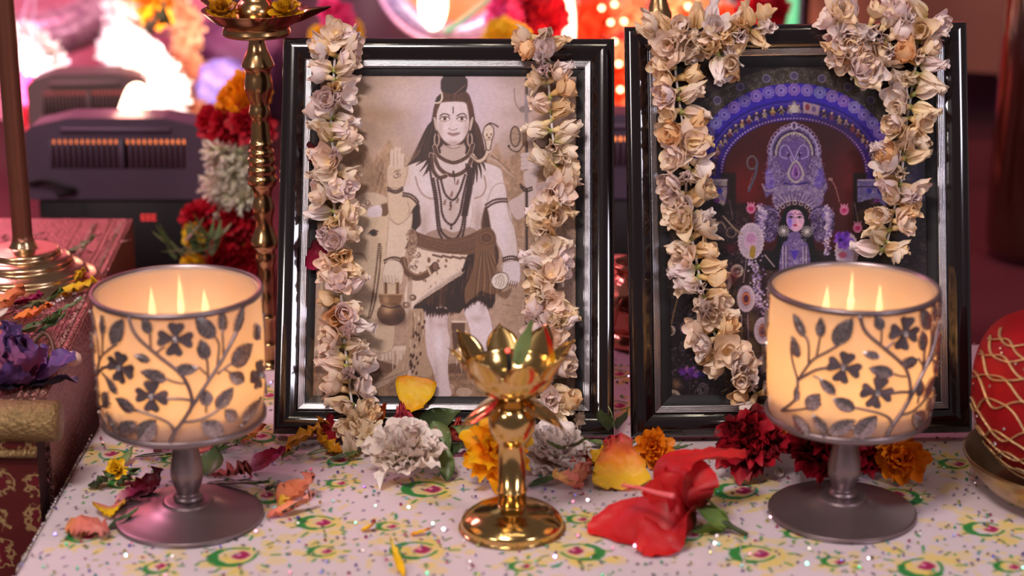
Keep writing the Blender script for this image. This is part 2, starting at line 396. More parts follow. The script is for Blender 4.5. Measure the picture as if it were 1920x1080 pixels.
    P.line([(987, 150), (987, 620)], 5.5, dk); P.line([(985.5, 150), (985.5, 620)], 1.2, (170, 150, 140)); P.line([(980, 205), (992, 205)], 12, (140, 122, 122)); P.line([(987, 180), (987, 240)], 7, (150, 134, 138))
    P.ring(978, 172, 14, 34, 1.4, (120, 96, 92), .8, 90, 190)
    P.poly([(962, 238), (984, 250), (984, 266), (962, 274), (957, 256)], (165, 140, 126), 1); P.poly([(990, 248), (1014, 238), (1030, 250), (1028, 266), (1012, 278), (990, 266)], (168, 146, 140), 1)
    P.ring(966, 256, 9, 19, 1.8, dk); P.ring(1016, 258, 14, 20, 1.8, dk); P.line([(984, 247), (984, 270)], 9, br)
    for k in range(7): P.line([(966+9*math.cos(k*.9), 256+18*math.sin(k*.9)), (983, 256)], .9, (110, 84, 70), .7)
    P.line([(981, 272), (972, 284), (960, 282), (954, 275)], 1.8, dk); P.ell(954, 274, 2.5, 2.5, dk)
    for k in range(4): P.line([(980, 291+k*8), (1000, 289+k*8), (1008, 293+k*8)], 8, (192, 174, 176), 1); P.line([(980, 295+k*8), (1004, 293+k*8)], 1, sh)
    P.poly([(983, 322), (1006, 320), (1004, 352), (986, 352)], (190, 172, 172), 1)
    P.beads([(976, 346), (986, 354), (1000, 350)], 2.1, 4, dk, br); P.beads([(977, 351), (986, 359), (1000, 355)], 2.1, 4, dk, br)
    # hair behind
    P.poly([(829, 172), (818, 184), (813, 205), (809, 228), (804, 250), (797, 272), (786, 290), (768, 306), (761, 311), (776, 304), (782, 310), (792, 318), (800, 325), (830, 300), (870, 300), (900, 330), (905, 318), (912, 305), (912, 292), (903, 270), (897, 248), (891, 225), (887, 200), (880, 180), (872, 170)], (66, 40, 32), 1, smooth=False)
    for k in range(90):
        t = rng.random(); side = rng.random() < .5
        if side: p = [(822-6*t, 190+40*t), (812-9*t, 235), (806-22*t+rng.uniform(-3, 3), 275), (796-34*t+rng.uniform(-4, 8), 300+rng.uniform(0, 25))]
        else: p = [(880+6*t, 190+40*t), (888+8*t, 235), (892+14*t+rng.uniform(-3, 3), 275), (890+22*t+rng.uniform(-6, 6), 305+rng.uniform(0, 45))]
        P.line(p, rng.uniform(1.2, 2.6), [(48, 26, 22), (104, 70, 52), (84, 54, 42), (60, 34, 28)][rng.integers(4)], .8, taper=True)
    P.poly([(775, 385), (785, 372), (790, 395), (790, 420), (780, 450), (770, 470), (745, 500), (752, 470), (768, 432), (772, 405)], dk, 1)
    P.poly([(896, 440), (906, 400), (914, 385), (922, 440), (935, 470), (930, 500), (908, 470)], (80, 54, 42), 1)
    # body
    P.poly([(828, 275), (826, 288), (800, 300), (778, 305), (760, 314), (752, 335), (752, 365), (783, 378), (788, 400), (789, 420), (780, 440), (840, 462), (898, 448), (902, 420), (906, 398), (914, 384), (950, 375), (944, 335), (938, 316), (915, 306), (885, 298), (872, 288), (870, 272)], skin, 1, out=sh, ow=1.2)
    P.glow(848, 395, 22, 60, (168, 146, 138), .5); P.glow(796, 420, 10, 30, sh, .45); P.glow(896, 415, 10, 36, sh, .5)
    P.glow(760, 330, 10, 18, (186, 160, 140), .6)
    P.line([(779, 332), (784, 350), (792, 364), (806, 372), (820, 372)], 3, sh, .8); P.line([(908, 330), (911, 350), (904, 366), (890, 372)], 3, sh, .8)
    P.line([(884, 375), (886, 400), (880, 430)], 1.5, sh, .6); P.glow(882, 390, 4, 30, (214, 200, 202), .6); P.glow(803, 345, 12, 16, (206, 192, 200), .6)
    P.poly([(800, 438), (830, 428), (850, 436), (880, 426), (897, 438), (880, 452), (810, 452)], (140, 112, 98), .7)
    # arms
    P.poly([(728, 352), (727, 380), (730, 402), (738, 416), (750, 420), (764, 410), (774, 392), (784, 376), (770, 366), (756, 362), (754, 340)], (194, 172, 154), 1, out=sh); P.line([(764, 378), (768, 392), (765, 402)], 1.2, sh)
    P.poly([(729, 408), (727, 440), (725, 488), (752, 490), (758, 472), (770, 436), (773, 400), (762, 412), (748, 421), (738, 417)], (196, 176, 162), 1, out=sh)
    P.poly([(727, 352), (725, 330), (728, 310), (740, 304), (754, 308), (764, 318), (760, 338), (754, 352)], (190, 166, 148), 1, out=sh)
    for x, y0 in [(735, 283), (742, 279), (749, 279), (755, 290)]: P.line([(x, y0), (x-.5, 312)], 6.4, (196, 174, 164)); P.line([(x+3.3, y0+3), (x+2.8, 312)], 1, sh)
    P.line([(765, 316), (762, 304), (764, 296)], 5, (180, 154, 136), .7)
    om = (110, 84, 86)           # the sign on the palm
    P.line([(739, 323), (743, 320.5), (746, 323), (743, 326.5)], 1.5, om); P.line([(743, 326.5), (747, 329), (745, 333), (740, 333), (738, 330)], 1.5, om); P.line([(746, 327), (749, 325.5), (751, 328.5), (749.5, 332)], 1.3, om)
    P.line([(745, 319), (748, 321), (750.5, 319)], 1, om); P.ell(748, 318, .9, .9, om)
    P.poly([(912, 382), (916, 400), (924, 440), (938, 468), (946, 488), (968, 486), (969, 455), (961, 412), (951, 374), (945, 345), (925, 350)], skin, 1, out=sh); P.line([(951, 380), (955, 404), (962, 420)], 1.6, sh)
    P.glow(945, 430, 12, 30, (206, 192, 202), .7)
    for a, b_ in [(([757, 362], [768, 364], [778, 370], [784, 378]), 0), (([756, 367], [767, 369], [776, 375], [783, 383]), 0), (([911, 384], [924, 376], [938, 373], [950, 373]), 0), (([912, 390], [924, 382], [938, 378], [950, 378]), 0),
                  (([728, 352], [736, 357], [746, 357], [755, 351]), 0), (([728, 357], [737, 361], [746, 361], [755, 356]), 0), (([721, 488], [734, 483], [748, 484], [756, 492]), 0), (([722, 493], [734, 488], [747, 489], [755, 496]), 0),
                  (([944, 484], [954, 481], [964, 481], [973, 486]), 0), (([944, 489], [954, 486], [964, 486], [973, 491]), 0)]:
        P.beads(a, 2.2, 4.1, (64, 38, 34), (128, 98, 86))
    # head
    P.poly([(831, 145), (873, 145), (873, 172), (852, 178), (829, 173)], (62, 30, 32), 1); P.line([(829, 174), (850, 177), (872, 160)], 1.3, (150, 120, 100)); P.line([(830, 170), (838, 176)], 2, dk)
    P.poly([(820, 190), (832, 175), (852, 178), (874, 172), (884, 190), (888, 215), (882, 218), (876, 200), (872, 192), (852, 191), (828, 191), (824, 203), (818, 218), (812, 216), (815, 200)], (96, 62, 48), 1)
    for k in range(40):
        x = rng.uniform(824, 880); P.line([(x, rng.uniform(174, 182)), (x+(x-850)*.12, 188+rng.uniform(-2, 4))], 1.1, [(128, 92, 72), (60, 36, 30)][rng.integers(2)], .6)
    P.poly([(824, 198), (828, 192), (850, 190), (872, 192), (877, 204), (880, 224), (879, 240), (874, 254), (865, 266), (850, 273), (836, 267), (825, 254), (819, 240), (818, 222), (820, 208)], (204, 187, 190), 1, out=(128, 98, 88), ow=1.1)
    P.glow(826, 240, 5, 18, (172, 148, 140), .6); P.glow(874, 240, 5, 18, (172, 148, 140), .6); P.glow(850, 268, 14, 4, (160, 132, 124), .6); P.glow(838, 240, 8, 8, (212, 194, 196), .6)
    P.poly([(830, 271), (838, 274), (850, 277), (862, 274), (870, 268), (872, 288), (850, 301), (828, 289)], (178, 156, 150), .9); P.line([(838, 275), (850, 278), (862, 275)], 2.5, (140, 112, 102), .7)
    for sx in (-1, 1):
        ex = 850+sx*16
        P.line([(ex-9, 217.5), (ex-3, 213.5), (ex+4, 214), (ex+9, 217.5)] if sx < 0 else [(ex-9, 217.5), (ex-3, 214), (ex+4, 213.5), (ex+9, 218.5)], 1.9, (66, 40, 34))
        P.poly([(ex-9, 223), (ex-3, 219.5), (ex+4, 219.5), (ex+9, 222.5), (ex+3, 227), (ex-4, 227)], (206, 190, 184), 1)
        P.ell(ex, 223, 7.5, 3.4, (216, 200, 200)); P.ell(ex, 222.8, 3.6, 3.6, (120, 92, 78)); P.ell(ex, 222.6, 1.8, 1.8, (40, 22, 20)); P.line([(ex-10, 223), (ex-4, 219.2), (ex+4, 219.2), (ex+10, 222.5)], 1.5, (60, 36, 32)); P.line([(ex-8, 225), (ex, 228), (ex+8, 225)], .9, (110, 80, 70))
        P.line([(850+sx*36, 222), (850+sx*34, 230), (850+sx*32, 243)], 5, (186, 164, 156)); P.line([(850+sx*38, 222), (850+sx*36, 236), (850+sx*32, 246)], 1, dk)
        P.ring(850+sx*31, 262, 4.5, 12, 3.2, (176, 150, 142)); P.ring(850+sx*31, 262, 6.5, 14, 1, (74, 48, 40)); P.line([(850+sx*31, 250), (850+sx*31, 262)], 3, dk)
    P.line([(849.5, 201), (849.5, 212)], 2, (60, 40, 44)); P.line([(841, 241), (845, 243.5), (850, 244.5), (854, 243), (857, 241)], 1.5, (150, 120, 116)); P.line([(847, 222), (845, 234)], 1.2, (182, 160, 158), .7)
    P.poly([(838, 249.5), (846, 249), (850, 250), (854, 249), (864, 249.5), (856, 254), (850, 255.5), (844, 254)], (158, 128, 124), 1); P.line([(839, 250), (846, 250.6), (850, 251.3), (855, 250.6), (862, 249.5)], .9, (110, 80, 74))
    P.line([(815, 193), (824, 192), (829, 184), (828, 174)], 3.2, (206, 190, 178)); P.line([(817, 190), (822, 188), (826, 180)], 3, dk, .7)
    # loose locks over the shoulders
    for x0, y0, x1, y1 in [(800, 290, 762, 311), (803, 292, 780, 310), (806, 294, 787, 322), (808, 296, 794, 330), (811, 296, 799, 326), (886, 300, 888, 345), (890, 300, 894, 342), (894, 298, 903, 334), (898, 296, 910, 320)]:
        P.line([(x0, y0), ((x0+x1)/2+2, (y0+y1)/2), (x1, y1)], 7, (62, 36, 30), 1, taper=True); P.line([(x0-1, y0), ((x0+x1)/2, (y0+y1)/2), (x1, y1)], 2, (110, 78, 60), .6, taper=True)
    # collars and strands of beads
    for pts, w_ in [([(815, 275), (822, 292), (850, 305), (878, 292), (886, 272)], 6), ([(813, 292), (826, 318), (850, 329), (874, 318), (886, 292)], 6), ([(808, 290), (812, 318), (823, 333), (836, 330)], 6)]:
        P.line(pts, w_+3, (186, 160, 148)); P.line(pts, w_, (62, 36, 32)); P.line(pts, 1.6, (128, 96, 82))
    P.line([(850, 322), (852, 332), (853, 346)], 4, (70, 42, 36), taper=True)
    db = (60, 34, 32); hb = (120, 88, 78)
    for pts in [[(804, 298), (808, 330), (815, 370), (819, 410), (822, 432), (832, 452), (848, 462), (862, 456), (870, 430), (874, 395), (880, 350), (886, 318)],
                [(813, 335), (819, 370), (823, 410), (827, 432), (840, 446), (856, 446), (866, 425), (872, 380), (878, 340)],
                [(820, 338), (826, 372), (829, 400), (838, 417), (850, 420), (862, 400), (868, 370), (877, 330)],
                [(827, 338), (833, 360), (842, 372), (852, 374), (862, 358), (868, 340), (872, 328)]]:
        P.beads(pts, 2.5, 4.5, db, hb)
    for k in range(5): P.beads([(874+k*2.6, 308+k*2), (878+k*2, 340), (872+k*2.3, 372), (866+k*2.2, 405)], 2.1, 4.4, db, hb)
    for x, y in [(845, 380), (845, 385), (846, 423), (846, 428)]: P.ell(x, y, 2.2, 2.4, db)
    for x, y in [(847, 364), (858, 342), (834, 380), (858, 376), (845, 390)]: P.poly([(x-3, y+3), (x, y-5), (x+3, y-4), (x, y+5)], (116, 86, 74), .8)
    # snake
    sn = (196, 174, 160)
    P.line([(886, 292), (896, 302), (906, 298), (914, 286), (917, 268)], 7, sn); P.line([(884, 290), (894, 298.5), (905, 294.5), (911, 282), (913, 268)], 1.3, dk); P.line([(886, 298), (898, 305.5), (909, 301), (917, 288)], 1.2, br)
    P.poly([(905, 252), (908, 240), (916, 233), (924, 238), (926, 250), (922, 264), (919, 280), (912, 280), (910, 266)], (200, 180, 168), 1, out=dk, ow=1.4)
    P.line([(911, 236), (919, 231), (928, 234), (934, 238)], 2.6, (84, 58, 48)); P.ell(913, 253, 1.6, 3, br); P.ell(921, 252, 1.6, 3, br); P.ell(917, 258, 3, 2, (120, 92, 76)); P.line([(911, 262), (922, 262)], 1, br)
    P.line([(918, 296), (936, 306), (952, 322), (966, 334)], 8, (176, 152, 140), .9, taper=True); P.line([(920, 292), (936, 302), (952, 318), (966, 330)], 2.2, (110, 80, 68), .9, taper=True)
    # waist sash and skins
    P.poly(cpts(680, 450, 4.8, [(370, 230), (360, 120), (420, 60), (560, 60), (760, 90), (1000, 90), (935, 150), (900, 260), (780, 330), (640, 430), (540, 510), (480, 570), (440, 640), (400, 720), (376, 500), (404, 350)]), (204, 184, 172), 1)
    P.poly(cpts(680, 450, 4.8, [(1000, 80), (935, 150), (900, 260), (780, 330), (640, 430), (540, 510), (470, 580), (430, 700), (415, 790), (560, 640), (640, 600), (720, 588), (765, 640), (870, 660), (900, 622), (960, 585), (1030, 530), (1090, 545), (1160, 620), (1190, 560), (1200, 380), (1190, 120)]), (62, 38, 30), 1, smooth=False)
    for _ in range(170):
        t = rng.random(); x = 790+110*t+rng.uniform(-8, 8); y = 560-70*t+rng.uniform(0, 36); P.line([(x, y-12), (x-3, y+12)], 1.1, [(110, 80, 60), (42, 22, 20), (88, 60, 46)][rng.integers(3)], .7)
    for k in range(46):        # furry hems
        t = k/45; x = 772+95*t; y = 572-62*t; P.line([(x-4, y-6), (x, y+2), (x+4, y+rng.uniform(1, 7)-4)], 3, (204, 186, 176), .9, taper=True)
        P.line([(790+68*t, 574+rng.uniform(-3, 3)), (790+68*t-3, 590+rng.uniform(-6, 3))], 3, (60, 36, 30), .9, taper=True)
    for _ in range(34):
        x, y = rng.uniform(764, 868), rng.uniform(474, 560)
        if y-474 < (872-x)*.75: P.ell(x, y, rng.uniform(1.5, 3.6), rng.uniform(2, 5.5), (112, 82, 66), .75, rng.uniform(-.6, .6))
    for k in range(4): P.line([(812+k*18, 478+k*1.5), (828+k*18, 482+k*1.5)], 4, (90, 62, 50), .8)
    P.poly(cpts(680, 450, 4.8, [(440, -90), (520, -60), (700, -10), (900, -30), (1010, -70), (1120, -120), (1190, -60), (1190, 60), (1040, 120), (880, 130), (700, 110), (520, 60), (420, 0)]), (112, 82, 64), 1)
    for k in range(16):
        a = k*4; P.line([(770, 436+a*.35), (800, 448+a*.35), (850, 455+a*.32), (898, 444+a*.3)], 1.2, [(150, 118, 96), (70, 44, 36)][k % 2], .8)
    P.poly([(770, 428), (782, 440), (780, 470), (764, 500), (756, 492), (764, 460)], (150, 122, 106), .9); P.lace([(764, 440), (784, 440), (784, 500), (760, 510)], 60, [dk, br, lt], (1, 4))
    P.poly(cpts(680, 450, 4.8, [(1030, -80), (1130, -70), (1190, 100), (1200, 300), (1250, 465), (1150, 485), (1060, 460), (1000, 520), (930, 580), (920, 440), (980, 300), (1010, 120)]), (120, 90, 70), 1)
    for k in range(14):
        x = 892+k*3.6; P.line([(902+k*1.2, 470), (x+2, 520), (x-2+k*.6, 558+rng.uniform(-6, 4))], 1.6, [(84, 58, 44), (152, 120, 98), (100, 74, 56)][k % 3], .7)
    P.ell(912, 446, 16, 14, (108, 78, 60)); P.ring(912, 446, 12, 10, 1.2, (150, 118, 96), .7); P.ring(912, 446, 7, 6, 1.2, (70, 46, 38), .7)
    # legs
    P.poly(cpts(590, 560, 4.8, [(990, 120), (1080, 80), (1190, 90), (1200, 260), (1222, 400), (1200, 600), (1215, 780), (1235, 860), (1160, 912), (1080, 900), (1090, 780), (1060, 640), (1010, 500), (985, 300)]), (198, 180, 182), 1, out=sh)
    P.poly(cpts(680, 450, 4.8, [(905, 640), (960, 590), (1040, 545), (1110, 590), (1150, 700), (1175, 860), (1150, 1090), (1180, 1300), (1060, 1310), (1010, 1100), (960, 800)]), (200, 184, 188), 1, out=sh)
    for x, y, rx, ry in [(826, 610, 12, 6), (826, 584, 6, 14), (895, 598, 12, 6), (808, 600, 4, 18), (838, 600, 4, 18), (905, 575, 5, 12), (818, 700, 4, 30)]: P.glow(x, y, rx, ry, (156, 132, 128), .45)
    P.glow(822, 650, 7, 26, (212, 200, 206), .8)
    for k in range(26): P.line([(800+k*1.6, 580+rng.uniform(-4, 2)), (799+k*1.6, 592+rng.uniform(-4, 4))], 3.2, (58, 34, 28), 1, taper=True)
    for k in range(24): P.line([(872+k*2, 574-math.sin(k/24*PI)*16), (871+k*2, 584-math.sin(k/24*PI)*16+rng.uniform(-3, 3))], 3.2, (58, 34, 28), 1, taper=True)
    # trailing hide
    P.poly(cpts(590, 560, 4.8, [(850, 120), (940, 90), (985, 130), (1005, 480), (1060, 690), (900, 700), (760, 700), (620, 780), (480, 830), (560, 760), (700, 650), (800, 520), (840, 320)]), (170, 144, 124), 1)
    for _ in range(80):
        t = rng.random(); x = 775+22*rng.random()-32*t*t+rng.uniform(-4, 6); y = 585+t*125; P.line([(x, y), (x-3*t, y+14)], rng.uniform(1, 2.6), [(204, 186, 176), (110, 82, 66), (150, 122, 102)][rng.integers(3)], .6)
    for _ in range(26):
        t = rng.random(); P.ell(788-14*t+rng.uniform(-9, 10), 600+t*100, 2.2, 4.2, (78, 52, 42), .85, .2)
    for k in range(12): P.line([(770-k*2, 690+k), (740-k*6, 712+k*1.5), (700-k*2, 728)], 1.4, [(206, 188, 176), (96, 70, 56)][k % 2], .6)
    for y in (603, 621): P.line([(848, y), (874, y)], 3, (204, 184, 172))
    P.poly([(846, 606), (872, 606), (872, 640), (850, 660)], (86, 60, 48), .8, smooth=False)
    # horn, pot, hand, conch
    P.line([(756, 488), (762, 508), (780, 520), (800, 514), (812, 502)], 13, (104, 76, 60)); P.line([(757, 485), (764, 504), (781, 515), (800, 509)], 3, (160, 130, 110), .7); P.line([(801, 500), (808, 516)], 4, (190, 166, 148)); P.ring(816, 500, 6, 8, 2, (70, 46, 38)); P.ell(816, 500, 5, 7, (126, 96, 80))
    for x, y in [(774, 558), (762, 572)]: P.ell(x, y, 6, 6, (140, 112, 94)); P.ring(x, y, 6, 5, 1.3, (64, 40, 34)); P.ell(x-1, y-1, 2, 2, (206, 186, 170))
    for k in range(10): P.line([(764+k, 520), (762+k*.8, 600)], 1, [(204, 184, 170), (100, 74, 60)][k % 2], .6)
    P.poly([(724, 492), (734, 487), (750, 492), (757, 510), (752, 534), (744, 522), (738, 534), (730, 530), (720, 534), (717, 512)], (196, 178, 166), 1, out=sh)
    for k in range(4): P.line([(722+k*6, 516), (724+k*6, 532)], 1, sh)
    for x in (723, 745): P.line([(x, 532), (x, 553)], 6, (110, 80, 58)); P.line([(x-2, 532), (x-2, 552)], 1, (160, 130, 104))
    P.poly([(710, 552), (756, 552), (752, 566), (750, 574), (716, 574), (712, 566)], (124, 92, 68), 1, smooth=False)
    P.ell(733.5, 589, 27, 22, (104, 76, 58), 1, hard=20); P.glow(727, 580, 11, 9, (188, 156, 126), .9); P.glow(750, 598, 12, 12, (62, 38, 32), .7); P.glow(722, 603, 18, 7, (70, 44, 36), .6); P.glow(724, 562, 6, 8, (170, 138, 110), .8); P.line([(715, 573), (734, 577), (752, 573)], 2, (62, 38, 32)); P.line([(710, 552), (756, 552)], 2, (170, 140, 116))
    P.poly([(944, 492), (972, 490), (976, 510), (974, 530), (962, 534), (950, 528), (942, 510)], (204, 190, 196), 1, out=sh)
    P.poly([(920, 528), (926, 516), (938, 511), (950, 514), (953, 528), (944, 542), (928, 540)], (206, 192, 186), 1, out=dk); 
    for k in range(4): P.ring(928+k*3, 527, 3+k*1.6, 5+k*2.2, 1, (100, 76, 70), .8, 270, 450)
    for k in range(4): P.line([(958+k*4, 526+k), (955+k*4, 536+k)], 1.4, (110, 84, 78))
    P.poly([(950, 545), (960, 540), (950, 560), (935, 552)], (120, 92, 76), .8)
    P.a *= (1+.06*(P.fbm((P.H, P.W), 3, 9, 1)-.5))[..., None]
    return P

def paint_shrine():
    P = Paint(1240, 110, 1765, 775, 1.0, (50, 36, 42))
    P.a *= (.7+.6*P.fbm((P.H, P.W), 60, 5))[..., None]
    lav = [(150, 134, 160), (120, 100, 150), (178, 164, 182), (100, 80, 120)]; gry = [(120, 110, 100), (92, 84, 76), (84, 74, 96), (140, 130, 118)]
    cx, cy = 1489, 322
    def arc(rx, ry, y1=None, n=30): 
        t = np.linspace(PI, 2*PI, n); p = [(cx+rx*math.cos(a), cy+ry*math.sin(a)) for a in t]; yb = y1 or cy; return [(cx-rx, yb)]+p+[(cx+rx, yb)]
    P.poly(arc(232, 196, 345), (72, 64, 58), 1, smooth=False, tex=.5); P.lace([(1248, 130), (1748, 130), (1748, 330), (1248, 330)], 900, [(96, 88, 84), (78, 70, 78), (110, 104, 92)], (1.5, 5), smooth=False, al=.5); P.lace(arc(232, 196, 345), 2200, gry, (1.5, 5), smooth=False)
    for a in np.linspace(200, 340, 11): P.ell(cx+215*math.cos(math.radians(a)), cy+180*math.sin(math.radians(a)), 8, 8, (88, 78, 104)); P.ring(cx+215*math.cos(math.radians(a)), cy+180*math.sin(math.radians(a)), 7, 7, 1.5, (140, 128, 150))
    P.poly(arc(192, 166, 345), (66, 46, 150), 1, smooth=False, tex=.3)
    for a in np.linspace(178, 362, 25):       # rosettes on the blue band
        x, y = cx+182*math.cos(math.radians(a)), cy+154*math.sin(math.radians(a)); c = (112+rng.uniform(-10, 20), 96+rng.uniform(-10, 20), 156)
        P.ell(x, y, 12, 12, c, .9)
        for k in range(8): P.line([(x, y), (x+11*math.cos(k*PI/4), y+11*math.sin(k*PI/4))], 1, (72, 52, 130), .8); P.ring(x+8*math.cos(k*PI/4+.4), y+8*math.sin(k*PI/4+.4), 3, 3, .9, (158, 144, 186), .8, n=8)
        P.ring(x, y, 4, 4, 1.2, (160, 146, 190))
    P.poly(arc(168, 134, 345), (60, 40, 128), 1, smooth=False, tex=.2); P.ring(cx, cy, 167, 133, 2.5, (48, 26, 120), 1, 180, 360, 40); P.ring(cx, cy, 162, 128, 1.2, (120, 104, 180), .8, 180, 360, 40)
    cc = [(150, 138, 128), (170, 152, 140), (130, 70, 80), (90, 72, 130), (160, 140, 90), (60, 40, 50), (120, 104, 150)]
    for a in np.linspace(181, 359, 30):        # little painted figures in the middle band
        x, y = cx+152*math.cos(math.radians(a)), cy+117*math.sin(math.radians(a)); c = cc[rng.integers(len(cc))]
        P.ell(x, y, 6, 9, (52, 36, 66), .9, math.radians(a)); P.ell(x, y+2, 4, 6, c, .9); P.ell(x, y-6, 2.8, 2.8, (172, 148, 130)); P.line([(x-5, y+1), (x, y-3), (x+6, y+3)], 1.6, cc[rng.integers(len(cc))]); P.line([(x-3, y+8), (x+1, y+3), (x+4, y+9)], 1.6, cc[rng.integers(len(cc))])
    P.poly([(1474, 212), (1489, 188), (1504, 212)], (150, 140, 140), 1, smooth=False); P.ell(1489, 204, 7, 8, (178, 166, 160)); P.ring(1489, 203, 12, 14, 1.4, (110, 90, 130))
    P.poly([(1506, 190), (1538, 198), (1535, 216), (1506, 212)], (150, 130, 140), 1, smooth=False); P.ell(1514, 201, 4, 6, (130, 60, 70)); P.ell(1526, 205, 4, 6, (110, 90, 130))
    P.beads([(cx+136*math.cos(a), cy+100*math.sin(a)) for a in np.linspace(PI, 2*PI, 30)], 2.3, 6, (150, 128, 158), (190, 176, 196))
    red = arc(132, 96, 470); P.poly(red, (74, 18, 26), 1, smooth=False); 
    P.glow(1400, 350, 40, 50, (112, 20, 26), .8); P.glow(1590, 340, 30, 60, (104, 18, 24), .8); P.glow(1540, 250, 60, 26, (66, 24, 30), .6)
    P.glow(1440, 250, 20, 20, (90, 30, 36), .5)
    for (x0, x1) in ((1352, 1380), (1600, 1626)): P.poly([(x0, 325), (x1, 325), (x1, 480), (x0, 480)], (40, 18, 28), .8, smooth=False, soft=3)
    # capitals
    for x0, x1, c in ((1312, 1364, (150, 136, 132)), (1608, 1668, (120, 112, 156))):
        P.poly([(x0, 336), (x1, 336), (x1, 360), (x1-6, 388), ((x0+x1)/2, 372), (x0, 380)], c, .95, smooth=False); P.line([(x0, 338), (x1, 338)], 2, (176, 164, 164)); P.line([(x0, 350), (x1, 350)], 2, (60, 44, 70))
        P.lace([(x0, 338), (x1, 338), (x1, 385), (x0, 378)], 60, [(80, 60, 96), (176, 162, 166), (90, 60, 150)], (1.5, 4), smooth=False)
        P.ell((x0+x1)/2-8, 358, 5, 6, (70, 70, 150)); P.ell((x0+x1)/2+12, 358, 5, 6, (70, 70, 150)); P.ell((x0+x1)/2+6, 376, 6, 4, (110, 56, 120))
    # dense jewellery and dark recesses below
    P.poly([(1250, 395), (1400, 380), (1430, 500), (1430, 765), (1250, 765)], (42, 30, 36), .7, smooth=False, soft=3)
    P.lace([(1255, 385), (1400, 400), (1405, 500), (1255, 560)], 620, [(130, 116, 102), (90, 78, 70), (100, 84, 110), (64, 50, 56)], (2, 9), smooth=False, al=.6)
    P.lace([(1255, 560), (1450, 500), (1450, 765), (1255, 765)], 800, [(130, 120, 126), (84, 76, 96), (140, 126, 132), (60, 48, 60)], (2, 8), smooth=False, al=.6)
    P.lace([(1620, 385), (1742, 380), (1742, 765), (1640, 765)], 800, [(110, 100, 90), (84, 74, 70), (92, 78, 104), (120, 104, 84)], (1, 5), smooth=False, al=.7)
    P.glow(1720, 330, 16, 26, (60, 46, 110), .6); P.glow(1718, 372, 16, 10, (84, 56, 92), .7); P.ring(1718, 372, 15, 9, 2, (110, 96, 116))
    # crown
    cr = [(1436, 372), (1430, 352), (1441, 340), (1440, 320), (1439, 285), (1446, 262), (1462, 242), (1489, 231), (1516, 242), (1532, 262), (1539, 285), (1541, 305), (1546, 325), (1553, 352), (1544, 368), (1530, 360), (1450, 362)]
    P.poly(cr, (98, 80, 116), 1, smooth=False); P.lace(cr, 520, lav, (1.5, 5), smooth=False)
    for r, c in ((44, (160, 148, 166)), (38, (52, 34, 66)), (34, (168, 156, 140))):
        P.ring(1489, 288, r, r*1.14, 2.2, c, 1, 175, 365, 30)
    for a in np.linspace(185, 355, 19): P.ring(1489+47*math.cos(math.radians(a)), 288+53*math.sin(math.radians(a)), 4, 4, 1.4, (156, 142, 170)); P.ell(1489+34*math.cos(math.radians(a)), 290+39*math.sin(math.radians(a)), 1.6, 1.6, (176, 166, 130), hard=2)
    P.ring(1489, 236, 6, 7, 1.6, (178, 166, 184)); P.ell(1489, 237, 2, 3, (60, 20, 40))
    P.ell(1489, 295, 28, 32, (104, 82, 134), .7)
    for sx in (-1, 1):
        P.line([(1489, 300), (1489+sx*12, 274), (1489+sx*24, 276), (1489+sx*26, 292), (1489+sx*14, 298)], 1.6, (172, 158, 184)); P.line([(1489, 316), (1489+sx*8, 292), (1489+sx*14, 286)], 1.5, (172, 158, 184)); P.ell(1489+sx*10, 291, 2, 4, (40, 22, 50))
        P.poly([(1489+sx*44, 318), (1489+sx*54, 322), (1489+sx*52, 350), (1489+sx*38, 352)], (104, 84, 150), 1); P.lace([(1489+sx*30, 300), (1489+sx*56, 310), (1489+sx*54, 352), (1489+sx*30, 352)], 80, lav, (1.5, 4)); P.line([(1489+sx*60, 345), (1489+sx*52, 358), (1489+sx*32, 352)], 3, (140, 126, 140))
    for r, c in ((16, (168, 154, 150)), (12, (110, 88, 130)), (8, (150, 116, 160)), (4, (112, 66, 130))): P.poly([(1492, 300+16-r), (1492+r, 326), (1492, 328+r), (1492-r, 326)], c, 1)
    P.ell(1494, 326, 1.4, 3, (40, 10, 30), hard=2); P.line([(1470, 344), (1492, 346), (1514, 343)], 2.4, (50, 30, 110))
    fan = [(1448, 372), (1456, 352), (1489, 346), (1530, 352), (1544, 376), (1525, 392), (1489, 384), (1458, 394)]
    P.poly(fan, (128, 112, 138), 1); P.lace(fan, 240, lav+[(176, 160, 166)], (1.5, 4)); 
    for a in np.linspace(205, 335, 13): P.line([(1489+24*math.cos(math.radians(a)), 398+20*math.sin(math.radians(a))), (1489+44*math.cos(math.radians(a)), 398+40*math.sin(math.radians(a)))], 1.4, (74, 56, 92), .8)
    P.ring(1490, 410, 36, 30, 9, (70, 50, 70), 1, 200, 340); P.ring(1490, 410, 40, 34, 1.4, (170, 154, 178), 1, 200, 340)
    for a in np.linspace(210, 330, 7): P.ring(1490+35*math.cos(math.radians(a)), 410+30*math.sin(math.radians(a)), 3.4, 3.4, 1.5, (180, 164, 150)); 
    # side lace wings
    for sx in (-1, 1):
        w_ = [(1490+sx*30, 400), (1490+sx*52, 384), (1490+sx*72, 396), (1490+sx*74, 430), (1490+sx*60, 450), (1490+sx*36, 448)]
        P.poly(w_, (70, 54, 88), .95); P.lace(w_, 150, lav+[(150, 140, 130)], (1.5, 5)); P.ring(1490+sx*46, 424, 22, 32, 1.8, (150, 134, 166), .9, 200, 340); P.ell(1490+sx*56, 405, 6, 7, (130, 112, 164), .8)
    # black hair, face
    P.poly([(1462, 420), (1472, 392), (1490, 385), (1510, 392), (1519, 425), (1530, 470), (1545, 505), (1435, 505), (1455, 462)], (18, 12, 18), 1)
